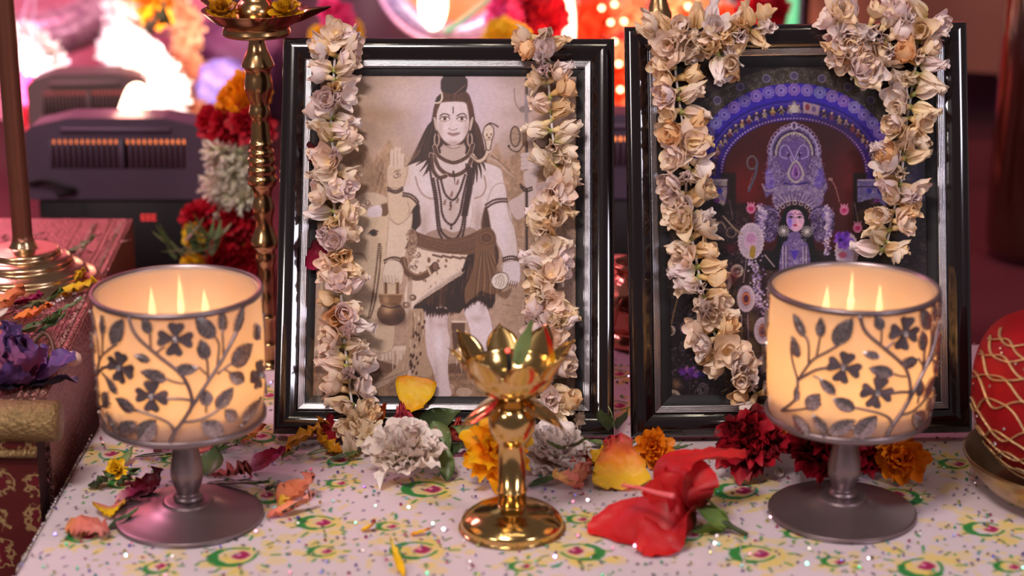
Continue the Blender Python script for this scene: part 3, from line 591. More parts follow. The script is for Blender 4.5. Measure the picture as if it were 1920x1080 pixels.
    P.poly([(1476, 402), (1484, 394), (1498, 394), (1506, 404), (1508, 418), (1502, 430), (1492, 435), (1481, 429), (1475, 417)], (196, 158, 178), 1)
    P.glow(1481, 414, 5, 14, (112, 92, 190), .85); P.glow(1497, 422, 6, 8, (206, 160, 170), .8)
    for sx in (-1, 1):
        ex = 1491+sx*8; P.ell(ex, 408, 4.4, 2.2, (190, 170, 184)); P.ell(ex, 408, 2, 2, (30, 14, 20)); P.line([(ex-5, 408), (ex, 405.6), (ex+5, 408)], 1.5, (50, 20, 36)); P.line([(ex-5, 402.5), (ex, 400.6), (ex+5, 402.5)], 1.3, (90, 36, 56))
    P.line([(1491, 408), (1490, 416), (1493, 417)], 1, (150, 100, 130)); P.poly([(1487, 422), (1491, 420.5), (1495, 422), (1491, 425)], (150, 50, 70), 1); P.ell(1491, 399, 1.1, 2.2, (150, 40, 60), hard=2)
    for x, y in ((1469, 433), (1513, 434)):
        P.ell(x, y, 11, 11, (70, 60, 66)); 
        for k in range(14): P.line([(x+3*math.cos(k*.449), y+3*math.sin(k*.449)), (x+11*math.cos(k*.449), y+11*math.sin(k*.449))], 1.5, (178, 168, 166))
        P.ell(x, y, 3, 3, (190, 180, 176))
    P.poly([(1480, 436), (1500, 436), (1504, 450), (1516, 462), (1516, 520), (1464, 520), (1466, 462), (1476, 450)], (112, 94, 134), 1)
    P.lace([(1478, 440), (1502, 440), (1514, 462), (1514, 500), (1466, 500), (1466, 462)], 200, lav, (1.2, 4))
    for x in (1468, 1474, 1506, 1512): P.line([(x, 462), (x, 520)], 2, (176, 164, 170)); P.beads([(x+2, 462), (x+2, 515)], 1.1, 3.2, (60, 46, 70))
    P.poly([(1482, 470), (1498, 470), (1490, 490)], (90, 70, 160), 1, smooth=False)
    # flower ropes, oval garland, purple bloom
    for pts, r in (([(1424, 388), (1430, 400), (1426, 420), (1422, 440)], 7), ([(1546, 388), (1553, 410), (1550, 440), (1549, 475)], 7), ([(1410, 480), (1420, 510), (1418, 540), (1432, 570)], 12), ([(1420, 560), (1440, 600), (1440, 640)], 10)):
        q = smoothprof(pts, 8)
        for x, y in q:
            for _ in range(5): P.ell(x+rng.normal()*r*.5, y+rng.normal()*r*.4, 2.6, 2.2, [(196, 180, 192), (150, 132, 164), (176, 156, 170), (128, 110, 150)][rng.integers(4)], .9)
    def oval(x, y, rx, ry, inner, c2=None):
        P.ell(x, y, rx, ry, (176, 160, 170))
        for k in range(26): P.ell(x+rx*.95*math.cos(k*.2417), y+ry*.95*math.sin(k*.2417), 3, 3, (192, 176, 184), .9); P.line([(x+rx*.5*math.cos(k*.2417), y+ry*.5*math.sin(k*.2417)), (x+rx*math.cos(k*.2417), y+ry*math.sin(k*.2417))], .9, (110, 90, 120), .7)
        P.ell(x, y, rx*.5, ry*.55, inner)
        if c2:
            for k in range(12): P.ell(x+rx*.4*math.cos(k*.5236), y+ry*.4*math.sin(k*.5236), 2, 2.6, c2)
    oval(1408, 452, 24, 34, (180, 150, 168)); P.ell(1408, 446, 9, 9, (168, 128, 156)); P.poly([(1408, 462), (1416, 464), (1414, 484), (1406, 480)], (150, 124, 60), 1)
    oval(1399, 560, 16, 24, (90, 50, 70), (186, 120, 80)); oval(1430, 620, 15, 24, (90, 60, 80), (150, 96, 84)); oval(1588, 470, 22, 34, (150, 134, 164))
    for _ in range(46): a = rng.uniform(0, 6.3); r = rng.uniform(0, 19); P.ell(1578+r*math.cos(a), 450+r*.8*math.sin(a), 6, 4, [(104, 60, 160), (136, 92, 190), (84, 40, 130), (120, 70, 176)][rng.integers(4)], .8, a)
    P.ell(1580, 478, 8, 6, (160, 90, 110)); P.ell(1576, 450, 4, 3, (50, 20, 90))
    for x, y in ((1408, 391), (1583, 394), (1608, 427), (1438, 0)):
        P.ell(x, y, 9, 10, (176, 110, 136)); P.ell(x, y, 4.5, 5, (170, 50, 100)); [P.line([(x+sx*3, y-4), (x+sx*6, y-11)], 2.6, (186, 130, 150)) for sx in (-1, 0, 1)]
    # hooked sword, spear, staffs
    P.ring(1410, 305, 9, 12, 4, (100, 92, 96), 1, 60, 400); P.line([(1420, 305), (1416, 328), (1404, 358)], 5, (92, 86, 100)); P.beads([(1412, 326), (1402, 356)], 1, 4, (160, 150, 140)); P.line([(1556, 334), (1566, 350), (1574, 378)], 1.8, (150, 120, 110)); P.ell(1557, 336, 5, 3.5, (140, 110, 106)); P.line([(1602, 380), (1610, 420)], 1.4, (130, 110, 110)); P.line([(1368, 375), (1374, 410)], 1.2, (130, 110, 110))
    P.line([(1356, 405), (1374, 425), (1392, 440)], 3, (150, 132, 112)); P.line([(1434, 478), (1452, 500)], 2.4, (170, 150, 150)); P.line([(1400, 480), (1394, 530)], 1.6, (150, 130, 130))
    P.ring(1346, 428, 14, 12, 4, (130, 112, 96), .9, 180, 360); P.ring(1371, 436, 9, 9, 2.5, (130, 112, 100), .9)
    for x, y, r in ((1353, 528, 20), (1382, 508, 12), (1256, 620, 10), (1262, 745, 14)):
        P.ell(x, y, r, r*.98, (160, 142, 130)); P.ell(x, y, r*.6, r*.58, (92, 78, 72)); P.lace([(x-r*.5, y-r*.5), (x+r*.5, y-r*.5), (x+r*.5, y+r*.5), (x-r*.5, y+r*.5)], 14, [(170, 152, 138), (40, 26, 30)], (1.5, 3.5)); P.beads([(x+r*.95*math.cos(a), y+r*.95*math.sin(a)) for a in np.linspace(0, 6.28, 16)], 1.4, 3.4, (178, 162, 150))
    P.glow(1370, 465, 12, 8, (96, 30, 44), .8); P.glow(1375, 520, 10, 16, (90, 24, 34), .7)
    for _ in range(30): a = rng.uniform(0, 6.3); r = rng.uniform(2, 18); P.ell(1290+r*math.cos(a)*1.1, 700+r*.7*math.sin(a), 6, 3.4, [(104, 60, 140), (150, 96, 170), (90, 40, 110), (160, 110, 150)][rng.integers(4)], .8, a)
    P.ell(1288, 702, 3, 3, (50, 14, 60)); P.glow(1315, 702, 12, 6, (80, 56, 150), .7); P.glow(1268, 720, 8, 10, (160, 130, 96), .7); P.glow(1345, 745, 14, 8, (120, 60, 90), .6)
    for x, y in ((1285, 615), (1300, 640), (1330, 640), (1318, 730), (1300, 590)): P.ring(x, y, 9, 11, 2, (130, 120, 130), .8); P.ring(x, y, 5, 6, 1.4, (150, 140, 140), .8)
    P.line([(1270, 560), (1258, 610)], 3, (120, 98, 76)); P.line([(1390, 590), (1392, 660)], 2, (150, 136, 140)); P.line([(1402, 590), (1404, 660)], 2, (130, 116, 140))
    P.a *= (1+.12*(P.fbm((P.H, P.W), 3, 11, 1)-.5))[..., None]
    return P

def paint_cloth(x0, x1, y0, y1):
    """white cloth printed with yellow splashes, green paisleys with magenta hearts and small dashes; units: 1 mm = 1"""
    sc = 1.15; P = Paint(x0*1000, y0*1000, x1*1000, y1*1000, sc, (212, 194, 200)); 
    P.a *= (1+.05*(P.fbm((P.H, P.W), 60, 21)-.5))[..., None]
    yel = (226, 194, 84); g = (48, 128, 58); mg = (158, 36, 84)
    mot = [(605, 978, 1., 0), (450, 1038, 1.2, .5), (612, 1033, .7, 0), (790, 1028, 1.15, .2), (735, 985, .6, 0), (640, 905, .6, 0), (1078, 1032, 1.1, 2.8), (1392, 919, 1.15, .1), (1425, 1038, 1.1, 0), (1735, 1058, 1.2, .9), (1680, 925, 1.1, 2.2), (1857, 990, 1., .1), (1573, 1052, .65, 0), (1092, 972, .6, 0), (207, 848, .9, 2.4), (1797, 868, .8, 0), (1900, 1062, .7, 0), (810, 915, 1.2, 0), (165, 1005, .8, 0), (1255, 905, .8, 1), (500, 925, .9, 2), (640, 860, .7, 1), (490, 815, .8, 2), (1300, 1000, .7, .5), (240, 905, .8, 0), (1640, 985, .6, 0), (985, 1060, .6, 0), (1200, 970, .55, 0), (330, 860, .6, 0), (300, 1060, .7, 1), (1720, 850, .6, 0), (505, 740, .9, 0), (1160, 760, 1, 0), (1160, 700, .9, 0), (1500, 1000, .6, 0)]
    for px, py, s_, r in mot:
        p = gr(px, py)*1000; x, y = p[0], p[1]
        for _ in range(46): P.ell(x+rng.normal()*15*s_, y+rng.normal()*15*s_, rng.uniform(3, 9)*s_, rng.uniform(2, 7)*s_, yel, .36, rng.uniform(0, 3))
        t = np.linspace(0, 2*PI, 24); rx, ry = 13.5*s_, 15*s_
        pts = [(rx*math.cos(a)*(1-.25*math.cos(a)), ry*math.sin(a)*(.72-.3*math.cos(a))) for a in t]; c, s2 = math.cos(r), math.sin(r)
        pts = [(x+a*c-b_*s2, y+a*s2+b_*c) for a, b_ in pts]
        P.line(pts[3:-2], 2.0*s_, g); P.line(pts[8:17], 4.6*s_, g); P.line(pts[10:14], 7*s_, g)
        for k_ in range(9): a_ = k_*.7; P.line([(x+19*s_*math.cos(a_), y+21*s_*math.sin(a_)), (x+24*s_*math.cos(a_), y+27*s_*math.sin(a_))], 2.2, [g, (96, 120, 70)][k_ % 2], .8)
        P.ell(x, y, 7.5*s_, 7*s_, (218, 190, 150)); P.poly([(x-5*s_, y-2*s_), (x+1*s_, y-6*s_), (x+6*s_, y), (x+1*s_, y+6*s_), (x-2*s_, y+2*s_)], mg, 1); P.ell(x-1, y+1, 1.6*s_, 2*s_, (224, 140, 170))
    cc = [(60, 128, 62), (96, 78, 110), (52, 44, 54), (120, 100, 140), (70, 60, 70), (150, 150, 70), (84, 70, 84)]
    for x in np.arange(x0*1000, x1*1000, 10.5):
        for y in np.arange(y0*1000, y1*1000, 15):
            if rng.random() < .62:
                a = rng.uniform(0, 3); c = cc[rng.integers(len(cc))]; xx, yy = x+rng.uniform(-4, 4), y+rng.uniform(-5, 5); L = rng.uniform(.8, 2.4)
                P.line([(xx-L*math.cos(a)*.6, yy-L*math.sin(a)), (xx+L*math.cos(a)*.6, yy+L*math.sin(a))], rng.uniform(1.4, 2.4), c, .85)
    return P
# ---------------------------------------------------------------- the setting
def colour_grid(name, P, m, X, Y, Z, parent=None, cols=None):
    """a fine sheet whose vertex colours carry the print; X,Y,Z are (nv,nu) arrays"""
    nv, nu = X.shape; v = np.stack([X, Y, Z], -1).reshape(-1, 3).astype(np.float32)
    i = np.arange(nv-1)[:, None]*nu + np.arange(nu-1)[None]; q = np.stack([i, i+1, i+nu+1, i+nu], -1).reshape(-1).astype(np.int32)
    me = bpy.data.meshes.new(name); n = len(q)//4; me.vertices.add(len(v)); me.vertices.foreach_set('co', v.ravel())
    me.loops.add(len(q)); me.loops.foreach_set('vertex_index', q); me.polygons.add(n); me.polygons.foreach_set('loop_start', np.arange(n, dtype=np.int32)*4)
    try: me.polygons.foreach_set('loop_total', np.full(n, 4, np.int32))
    except Exception: pass
    me.polygons.foreach_set('use_smooth', np.ones(n, bool)); me.update(calc_edges=True); me.validate()
    a = me.color_attributes.new('Col', 'FLOAT_COLOR', 'POINT'); c = np.ones((len(v), 4), np.float32); c[:, :3] = cols.reshape(-1, 3); a.data.foreach_set('color', c.ravel())
    me.materials.append(m); return link(name, me, parent)

M_CLOTH = attrmat('printed_cloth', rough=.75, vary=.0, bump=.35, bscale=900, spec=.3)
x0, x1, y0, y1 = -.353, .46, 1.10, 1.725
PC = paint_cloth(x0, x1, y0, y1)
gx = np.linspace(x0, x1, 860); gy = np.concatenate([np.linspace(1.10, 1.52, 300), np.linspace(1.5215, y1, 120)])
GX, GY = np.meshgrid(gx, gy); cc = lin(np.clip(PC.sample(GX*1000, GY*1000), 0, 255))*1.0
GZ = .0006*np.sin(GX*40+GY*25)*np.sin(GY*31) - .0007
GZ = GZ - np.clip((-.346-GX)/.007, 0, 1)**2*.006
table = thing('altar_table', 'low altar table under a white printed cloth, holding the framed pictures', 'table', (.05, 1.45, -.2))
tt = MB(); box(tt, (-.40, -.35, .17), (.45, .27, .192), col=(.2, .1, .06), bev=.003); tt.build('table_top', plain('dark_wood', (.11, .05, .03), rough=.45), table)
for sx in (-.36, .41):
    for sy in (-.3, .24):
        t = MB(); box(t, (sx-.02, sy-.02, -.25), (sx+.02, sy+.02, .17), bev=.003); t.build('leg', bpy.data.materials['dark_wood'], table)
cloth = colour_grid('tablecloth', PC, M_CLOTH, GX, GY, GZ, cols=cc)
tag(cloth, 'white glittery tablecloth printed with green and magenta paisleys on yellow splashes', 'tablecloth')
# hanging side of the cloth and silver lace trim on its left edge
dr = MB(); n = 60; yy = np.linspace(1.10, 1.725, n); v = []
for k, y in enumerate(yy):
    for j, (dx, z) in enumerate([(0, -.0065), (-.0012, -.02), (-.0014+.0008*math.sin(y*60), -.07), (-.0014+.0010*math.sin(y*60), -.16)]): v.append((-.353+dx, y, z))
dr.add(v, grid_faces(n, 4), C(205, 185, 192, 1.1)); o = dr.build('hanging_side', M_CLOTH, cloth)
tr = MB()
for k in range(900):
    y = rng.uniform(1.10, 1.5); a = rng.uniform(0, 1); ball(tr, (-.3525-.0034*a, y, -.003-.012*a+rng.uniform(0, .002)), rng.uniform(.0006, .0013), 5, 4, C(*[(200, 190, 200), (160, 150, 150), (210, 200, 180)][rng.integers(3)]))
M_SEQ = attrmat('sequin_foil', rough=.22, metal=.85, vary=.2, spec=.8)
tag(tr.build('lace_trim', M_SEQ, cloth), 'silver beaded lace trim', kind='stuff')
sq = MB(); pal = [(250, 230, 240), (120, 240, 190), (250, 150, 190), (170, 160, 255), (250, 250, 160), (150, 230, 240), (255, 255, 255)]
for k in range(1700):
    x, y = rng.uniform(-.35, .45), 1.12 + .62*rng.random()**1.25
    if 1.462 < y < 1.60 and (-.206 < x < .092 or .088 < x < .392): continue      # nothing under the frames
    n_ = np.array([rng.normal()*.4-.1, rng.normal()*.4-(.95 if k % 2 else .3), 1]); R = zto(n_); r = rng.uniform(.0008, .0015); c = pal[rng.integers(7)]
    v = [R@(r*math.cos(a), r*math.sin(a), 0) + (x, y, .0012) for a in np.linspace(0, 2*PI, 6, endpoint=False)] + [R@(r*math.cos(a), r*math.sin(a), -.0004) + (x, y, .0008) for a in np.linspace(0, 2*PI, 6, endpoint=False)]
    sq.add(v, [tuple(range(6))]+[(i, i+6, (i+1) % 6+6, (i+1) % 6) for i in range(6)], C(*c, 1.0))
tag(sq.build('sequins', M_SEQ, cloth, smooth=False), 'iridescent sequins scattered over the cloth', kind='stuff')

# lower stage behind the table, back wall, side wall, curtains
def sheet(name, m, lo, hi, kind='structure'):
    b = MB(); box(b, lo, hi); o = b.build(name, m, smooth=False); tag(o, kind=kind); return o
sheet('floor', plain('stage_floor', (.10, .012, .02), rough=.7, bump=.3), (-1.6, .9, -.50), (1.6, 3.4, -.46))
b = MB(); box(b, (-1.2, 1.82, -.45), (1.2, 3.05, -.062), bev=.004)
tag(b.build('stage_platform', plain('red_stage_cloth', (.085, .005, .012), rough=.85, bump=.4, bscale=120)), 'low stage covered in dark red cloth behind the altar table', 'platform')
sheet('wall_back', plain('back_wall', (.14, .035, .07), rough=.9), (-1.6, 3.36, -.46), (1.6, 3.42, 1.6))
def curtain(name, label, xa, xb, Y, za, zb, col, amp=.012, freq=55, rough=.5, sheen=.4):
    m = plain(name+'_cloth', col, rough=rough, var=.25, vscale=6, sheen=sheen); b = MB(); nx, nz = 90, 10; v = []
    for i, x in enumerate(np.linspace(xa, xb, nx)):
        for j, z in enumerate(np.linspace(za, zb, nz)): v.append((x, Y+amp*math.sin(x*freq+.8*math.sin(x*17))*(1-.25*j/nz)+.004*math.sin(z*30+x*9), z))
    v = np.array(v); n0 = len(v); v = np.vstack([v, v+[0, .003, 0]]); f = [tuple(reversed(q)) for q in grid_faces(nx, nz)]; f += [tuple(reversed([k+n0 for k in q])) for q in f]
    b.add(v, f); o = b.build(name, m); return tag(o, label, 'curtain')
curtain('satin_curtain', 'rose pink satin drape at the back left of the altar', -1.0, -.44, 2.98, -.06, .7, (.80, .25, .36), freq=30)
curtain('velvet_curtain', 'dark plum velvet drape behind the middle of the altar', -.44, -.13, 3.0, -.06, .7, (.06, .012, .04), freq=40)
curtain('scarlet_curtain', 'bright scarlet drape behind the gap between the two frames', -.13, .27, 3.0, -.06, .7, (.62, .03, .03), freq=34)
curtain('navy_curtain', 'narrow navy drape behind the right hand picture', .27, .45, 2.98, -.06, .7, (.03, .025, .10), freq=50)
curtain('brown_curtain', 'brown drape hanging at the back right corner', .45, 1.1, 2.9, .03, .7, (.20, .075, .045), freq=22)
curtain('maroon_curtain', 'deep maroon cloth hanging low at the right', .42, 1.1, 2.6, -.3, -.005, (.12, .006, .012), freq=30)
# ---------------------------------------------------------------- picture frames
M_PRINT = attrmat('photo_print', rough=.45, vary=.0, spec=.3)
def glassmat():
    m = bpy.data.materials.new('picture_glass'); m.use_nodes = True; nt = m.node_tree; nt.nodes.clear()
    out = N(nt, 'ShaderNodeOutputMaterial'); tr = N(nt, 'ShaderNodeBsdfTransparent'); gl = N(nt, 'ShaderNodeBsdfGlossy'); gl.inputs['Roughness'].default_value = .03
    fr = N(nt, 'ShaderNodeFresnel'); fr.inputs[0].default_value = 1.45; ms = N(nt, 'ShaderNodeMixShader')
    nt.links.new(fr.outputs[0], ms.inputs[0]); nt.links.new(tr.outputs[0], ms.inputs[1]); nt.links.new(gl.outputs[0], ms.inputs[2]); nt.links.new(ms.outputs[0], out.inputs[0]); return m
M_GLASS = glassmat()
class Frame: pass
def make_frame(label, x, y, yaw, lean, roll, W, L, z0, P, inset, edge, mt):
    fr = Frame(); R = np.array([math.cos(yaw), math.sin(yaw), 0]); n = np.array([-math.sin(yaw), math.cos(yaw), 0]); U = np.array([0, 0, 1])*math.cos(lean)+n*math.sin(lean)
    R2 = R*math.cos(roll)+U*math.sin(roll); U2 = -R*math.sin(roll)+U*math.cos(roll); Nn = np.cross(R2, U2)     # towards the viewer
    T = .013; fr.R, fr.U, fr.N = R2, U2, Nn; fr.b = np.array([x, y, z0]); fr.W, fr.L = W, L
    root = thing('picture_frame', label, 'picture frame'); root.matrix_world = Matrix([[R2[i], U2[i], Nn[i], fr.b[i]] for i in range(3)] and [list(r)+[fr.b[i]] for i, r in enumerate(np.stack([R2, U2, Nn], 1))]+[[0, 0, 0, 1]])
    fr.root = root
    def sweep(name, prof, m, a=0.):        # mitred moulding, prof = (inset, height)
        b = MB(); v = []
        for ins, h in prof:
            v += [(-W/2+ins, ins, h), (W/2-ins, ins, h), (W/2-ins, L-ins, h), (-W/2+ins, L-ins, h)]
        k = len(prof); f = []
        for i in range(k-1):
            for j in range(4): f.append((i*4+j, i*4+(j+1) % 4, (i+1)*4+(j+1) % 4, (i+1)*4+j))
        v = np.array(v)
        # four mitred rails, each with its own vertices so the corners stay sharp
        for j in range(4):
            idx = [i*4+q for i in range(k) for q in (j, (j+1) % 4)]; b.add(v[idx], [(2*i, 2*i+1, 2*i+3, 2*i+2) for i in range(k-1)])
        return b.build(name, m, root)
    prof = [(0.0005, -T), (0, 0), (.0006, .0018), (.0020, .0034), (.0045, .0044), (.0080, .0048), (.0115, .0044), (.0145, .0032), (.0165, .0020), (inset-.0008, .0018), (inset, -.003)]
    sweep('moulding', prof, M_BLACK)
    i0 = inset; w_ = edge; sp = [(i0, -.002), (i0, .0024)]
    for k in range(4): sp += [(i0+w_*(.1+.22*k), .0030-.0004*k), (i0+w_*(.21+.22*k), .0021-.0004*k)]
    sp += [(i0+w_, .0012), (i0+w_, -.003)]
    sweep('silver_fillet', sp, M_SILVER)
    i1 = inset+edge; i2 = i1+mt; sweep('mount', [(i1-.001, -.0022), (i2, -.0022), (i2, -.0038)], M_MAT)
    b = MB(); box(b, (-W/2+.002, .002, -T-.002), (W/2-.002, L-.002, -T+.001)); b.build('backboard', M_MAT, root, smooth=False)
    nu, nv = int((W-2*i2)*1000*1.75), int((L-2*i2)*1000*1.75); X, Y = np.meshgrid(np.linspace(-W/2+i2-.001, W/2-i2+.001, nu), np.linspace(i2-.001, L-i2+.001, nv)); Z = np.full(X.shape, -.0034)
    Wp = fr.b + X[..., None]*R2 + Y[..., None]*U2 + Z[..., None]*Nn; px, py = proj(Wp)
    colour_grid('print', P, M_PRINT, X, Y, Z, parent=root, cols=lin(np.clip((P.sample(px, py)-128)*1.24+128-8, 0, 255))*fr_gain)
    b = MB(); box(b, (-W/2+i1-.001, i1-.001, -.0018), (W/2-i1+.001, L-i1+.001, -.0012)); b.build('glass_pane', M_GLASS, root, smooth=False)
    # easel strut behind
    b = MB(); hb = L*.62; top = fr.b + U2*hb - Nn*(T+.004); foot = np.array([top[0], top[1]+hb*.36, .003])
    lt_ = np.linalg.inv(np.stack([R2, U2, Nn], 1)); pa = lt_@(top-fr.b); pb = lt_@(foot-fr.b); tube(b, [pa, pb], .018, 4, flat=.12); b.build('easel_strut', M_MAT, root, smooth=False)
    def onf(px, py, off=0.):
        d = ray(px, py); c = fr.b + Nn*off; t = ((c-CAM)@Nn)/(d@Nn); return CAM + d*t
    fr.on = onf; return fr
fr_gain = 1.06
FL = make_frame('black lacquered frame at left holding a sepia print of a long-haired deity', -.057, 1.4790, -.022, .4523, .001, .2827, .3383, .0062, paint_sepia(), .0200, .0056, .0066)
fr_gain = 1.10
FR = make_frame('black lacquered frame at right holding a dark blue picture of an arched shrine', .2398, 1.4790, -.0075, .3026, .0185, .2829, .3402, .0060, paint_shrine(), .0200, .0058, .0088)
# ---------------------------------------------------------------- flowers
CREAM = [(252, 232, 212), (250, 226, 208), (250, 234, 230), (246, 226, 224), (250, 226, 194), (240, 208, 166), (226, 186, 142)]
def jas_open(seed, base, n=7, L=.0125, openness=.9):
    b = MB(); g = C(160, 165, 100); c1 = C(*base, 1.3); c0 = C(base[0]*.95, base[1]*.90, base[2]*.74, 1.1); ce = C(base[0]*.97, base[1]*.9, base[2]*.82)
    tube(b, [(0, 0, 0), (0, .0003, .002), (0, 0, .0052)], [.0012, .0018, .0026], 6, c0)
    tube(b, [(0, 0, -.001), (0, 0, .0012)], [.0015, .0011], 6, g)
    for ring, (k, el, s) in enumerate([(n, openness, 1.), (max(4, n-2), openness*.62, .85)]):
        for i in range(k):
            v, f, c = petal(L*s*rng.uniform(.85, 1.1), L*.84*s*rng.uniform(.85, 1.15), bend=rng.uniform(-.1, 1.1), b0=0, cup=rng.uniform(.25, .6), nu=5, nv=5, ruf=.02, base=.4, tip=.5, a=1.1, ew=.62, col=ramp((0, c0), (.35, c1), (.9, c1), (1, ce)), crump=.3)
            e = PI/2 - el*rng.uniform(.75, 1.2); v = v @ rotx(e).T + [0, .001, 0]; v = v @ rotz(2*PI*(i+.5*ring)/k + rng.uniform(-.2, .2)).T + [0, 0, .0046]
            b.add(v, f, c)
    return b
def jas_bud(seed, base, L=.016):
    b = MB(); g = C(160, 165, 90); c1 = C(*base, 1.2); c0 = C(base[0]*.84, base[1]*.82, base[2]*.62, 1.1)
    tube(b, [(0, 0, -.001), (0, 0, .0022)], [.0015, .0018], 6, g)
    for i in range(6):
        v, f, c = petal(L*rng.uniform(.88, 1.08), L*.70, bend=-rng.uniform(.1, .5), b0=.25, cup=.8, nu=6, nv=5, base=.4, tip=.5, ew=.5, col=ramp((0, c0), (.4, c1), (1, c1)), crump=.25)
        v = v @ rotx(PI/2-.28).T + [0, .0006, 0]; v = v @ rotz(2*PI*i/6+rng.uniform(-.2, .2)).T + [0, 0, .002]
        v[:, :2] *= .82; b.add(v, f, c)
    return b
JM = []
for k in range(13):
    base = CREAM[[0, 1, 2, 3, 0, 4, 1, 2, 5, 4, 0, 6, 3][k]]
    b = jas_open(k, base, n=[5, 6, 7, 8][k % 4], openness=[.65, .95, 1.15, .8][k % 4]); o = b.build('flower', M_PETAL); JM.append(o.data); bpy.data.objects.remove(o)
JB = []
for k in range(6):
    b = jas_bud(k, CREAM[[0, 2, 1, 4, 3, 5][k]]); o = b.build('bud', M_PETAL); JB.append(o.data); bpy.data.objects.remove(o)

def garland(label, fr, paths, dens, name='jasmine_garland', sc=1.0, group=None):
    p0 = fr.on(*paths[0][0][0], .008); root = thing(name, label, 'garland', tuple(p0), group)
    cnt = 0
    for path, wd, off in paths:
        q = smoothprof(np.array(path, float), 10); d = np.r_[0, np.cumsum(np.hypot(*np.diff(q, axis=0).T))]
        pts = [fr.on(x, y, off+.004) - p0 for x, y in q[::3]]
        s = MB(); tube(s, pts, .0011, 6, C(215, 200, 205)); s.build('string', M_STRING, root)
        t = 4.; side = 1
        while t < d[-1]:
            x, y = np.interp(t, d, q[:, 0]), np.interp(t, d, q[:, 1]); x2, y2 = np.interp(t+4, d, q[:, 0]), np.interp(t+4, d, q[:, 1]); tx, ty = x2-x, y2-y; L = math.hypot(tx, ty)+1e-6; tx /= L; ty /= L
            T = fr.R*tx - fr.U*ty; S = fr.R*(-ty) - fr.U*tx       # along and across the string in the frame plane
            for rep in range(2):
                sgn = side if rep == 0 else -side
                dirv = S*sgn*rng.uniform(.7, 1.1) + T*rng.uniform(-.55, .55) + fr.N*rng.uniform(.05, .75)
                if rng.random() < .30: dirv = fr.N + S*rng.uniform(-.5, .5) + T*rng.uniform(-.5, .5)
                me = JM[rng.integers(len(JM))] if rng.random() < .58 else JB[rng.integers(len(JB))]
                o = link('flower' if me.name.startswith('flower') else 'bud', me, root); k = sc*rng.uniform(1.18, 1.5)*(wd/46.)
                P_ = fr.on(x + rng.uniform(-2, 2), y+rng.uniform(-3, 3), off+.002+rng.uniform(0, .006)) - p0
                Rk = zto(dirv, rng.uniform(0, 6))*k; co = np.empty(len(me.vertices)*3); me.vertices.foreach_get('co', co); d_ = co.reshape(-1, 3)@Rk.T + P_ + p0 - fr.b
                lx, ly, lh = d_@fr.R, d_@fr.U, d_@fr.N; ins = np.minimum(np.minimum(fr.W/2-np.abs(lx), ly), fr.L-ly)
                surf = np.where(ins < -.0015, -9, np.where(ins < .0215, .0052, np.where(ins < .0285, .0034, -.0008))); P_ = P_ + fr.N*max(0., float((surf-lh).max())+.0006)
                o.matrix_local = Matrix([list(r)+[P_[i]] for i, r in enumerate(Rk)]+[[0, 0, 0, 1]]); cnt += 1
            side = -side; t += dens*rng.uniform(.8, 1.2)
    return root
garland('white jasmine string down the left side of the sepia picture', FL, [([(634, 62), (628, 110), (624, 170), (620, 240), (628, 310), (626, 380), (634, 450), (640, 520), (640, 590), (648, 660), (655, 720), (664, 775), (682, 822)], 46, .008)], 22)
garland('white jasmine string down the right side of the sepia picture', FL, [([(1010, 66), (1026, 110), (1030, 170), (1034, 230), (1040, 290), (1038, 350), (1032, 420), (1028, 480), (1030, 540), (1034, 600), (1030, 660), (1030, 720), (1048, 780)], 45, .008)], 22)
garland('jasmine swag over the top left corner and left side of the arched shrine picture', FR, [([(1248, 40), (1262, 100), (1268, 150), (1278, 220), (1290, 290), (1286, 350), (1290, 410), (1302, 470), (1316, 540), (1330, 600), (1352, 650), (1384, 700), (1420, 740)], 46, .008), ([(1258, 70), (1320, 60), (1380, 62), (1438, 48)], 46, .008), ([(1320, 92), (1372, 112), (1400, 128)], 44, .010)], 21)
garland('jasmine bunch and string over the top right corner of the arched shrine picture', FR, [([(1738, 34), (1722, 70), (1716, 130), (1708, 180), (1700, 230), (1694, 290), (1688, 350), (1672, 410), (1664, 450), (1650, 478)], 45, .008), ([(1560, 34), (1590, 60), (1604, 100), (1596, 150)], 50, .010), ([(1572, 62), (1630, 50), (1676, 96)], 48, .012), ([(1576, 110), (1622, 112), (1640, 140)], 46, .010), ([(1672, 50), (1712, 40)], 44, .008)], 20)
def oneflower(label, px, py, fr, off, dirv, bud=True, s=1.3, cat='flower', name='jasmine_flower'):
    p = fr.on(px, py, off) if fr else gr(px, py); o = link(name, (JB if bud else JM)[0], None); 
    o.matrix_world = Matrix([list(r)+[p[i]] for i, r in enumerate(zto(dirv, .4)*s)]+[[0, 0, 0, 1]]); return tag(o, label, cat)

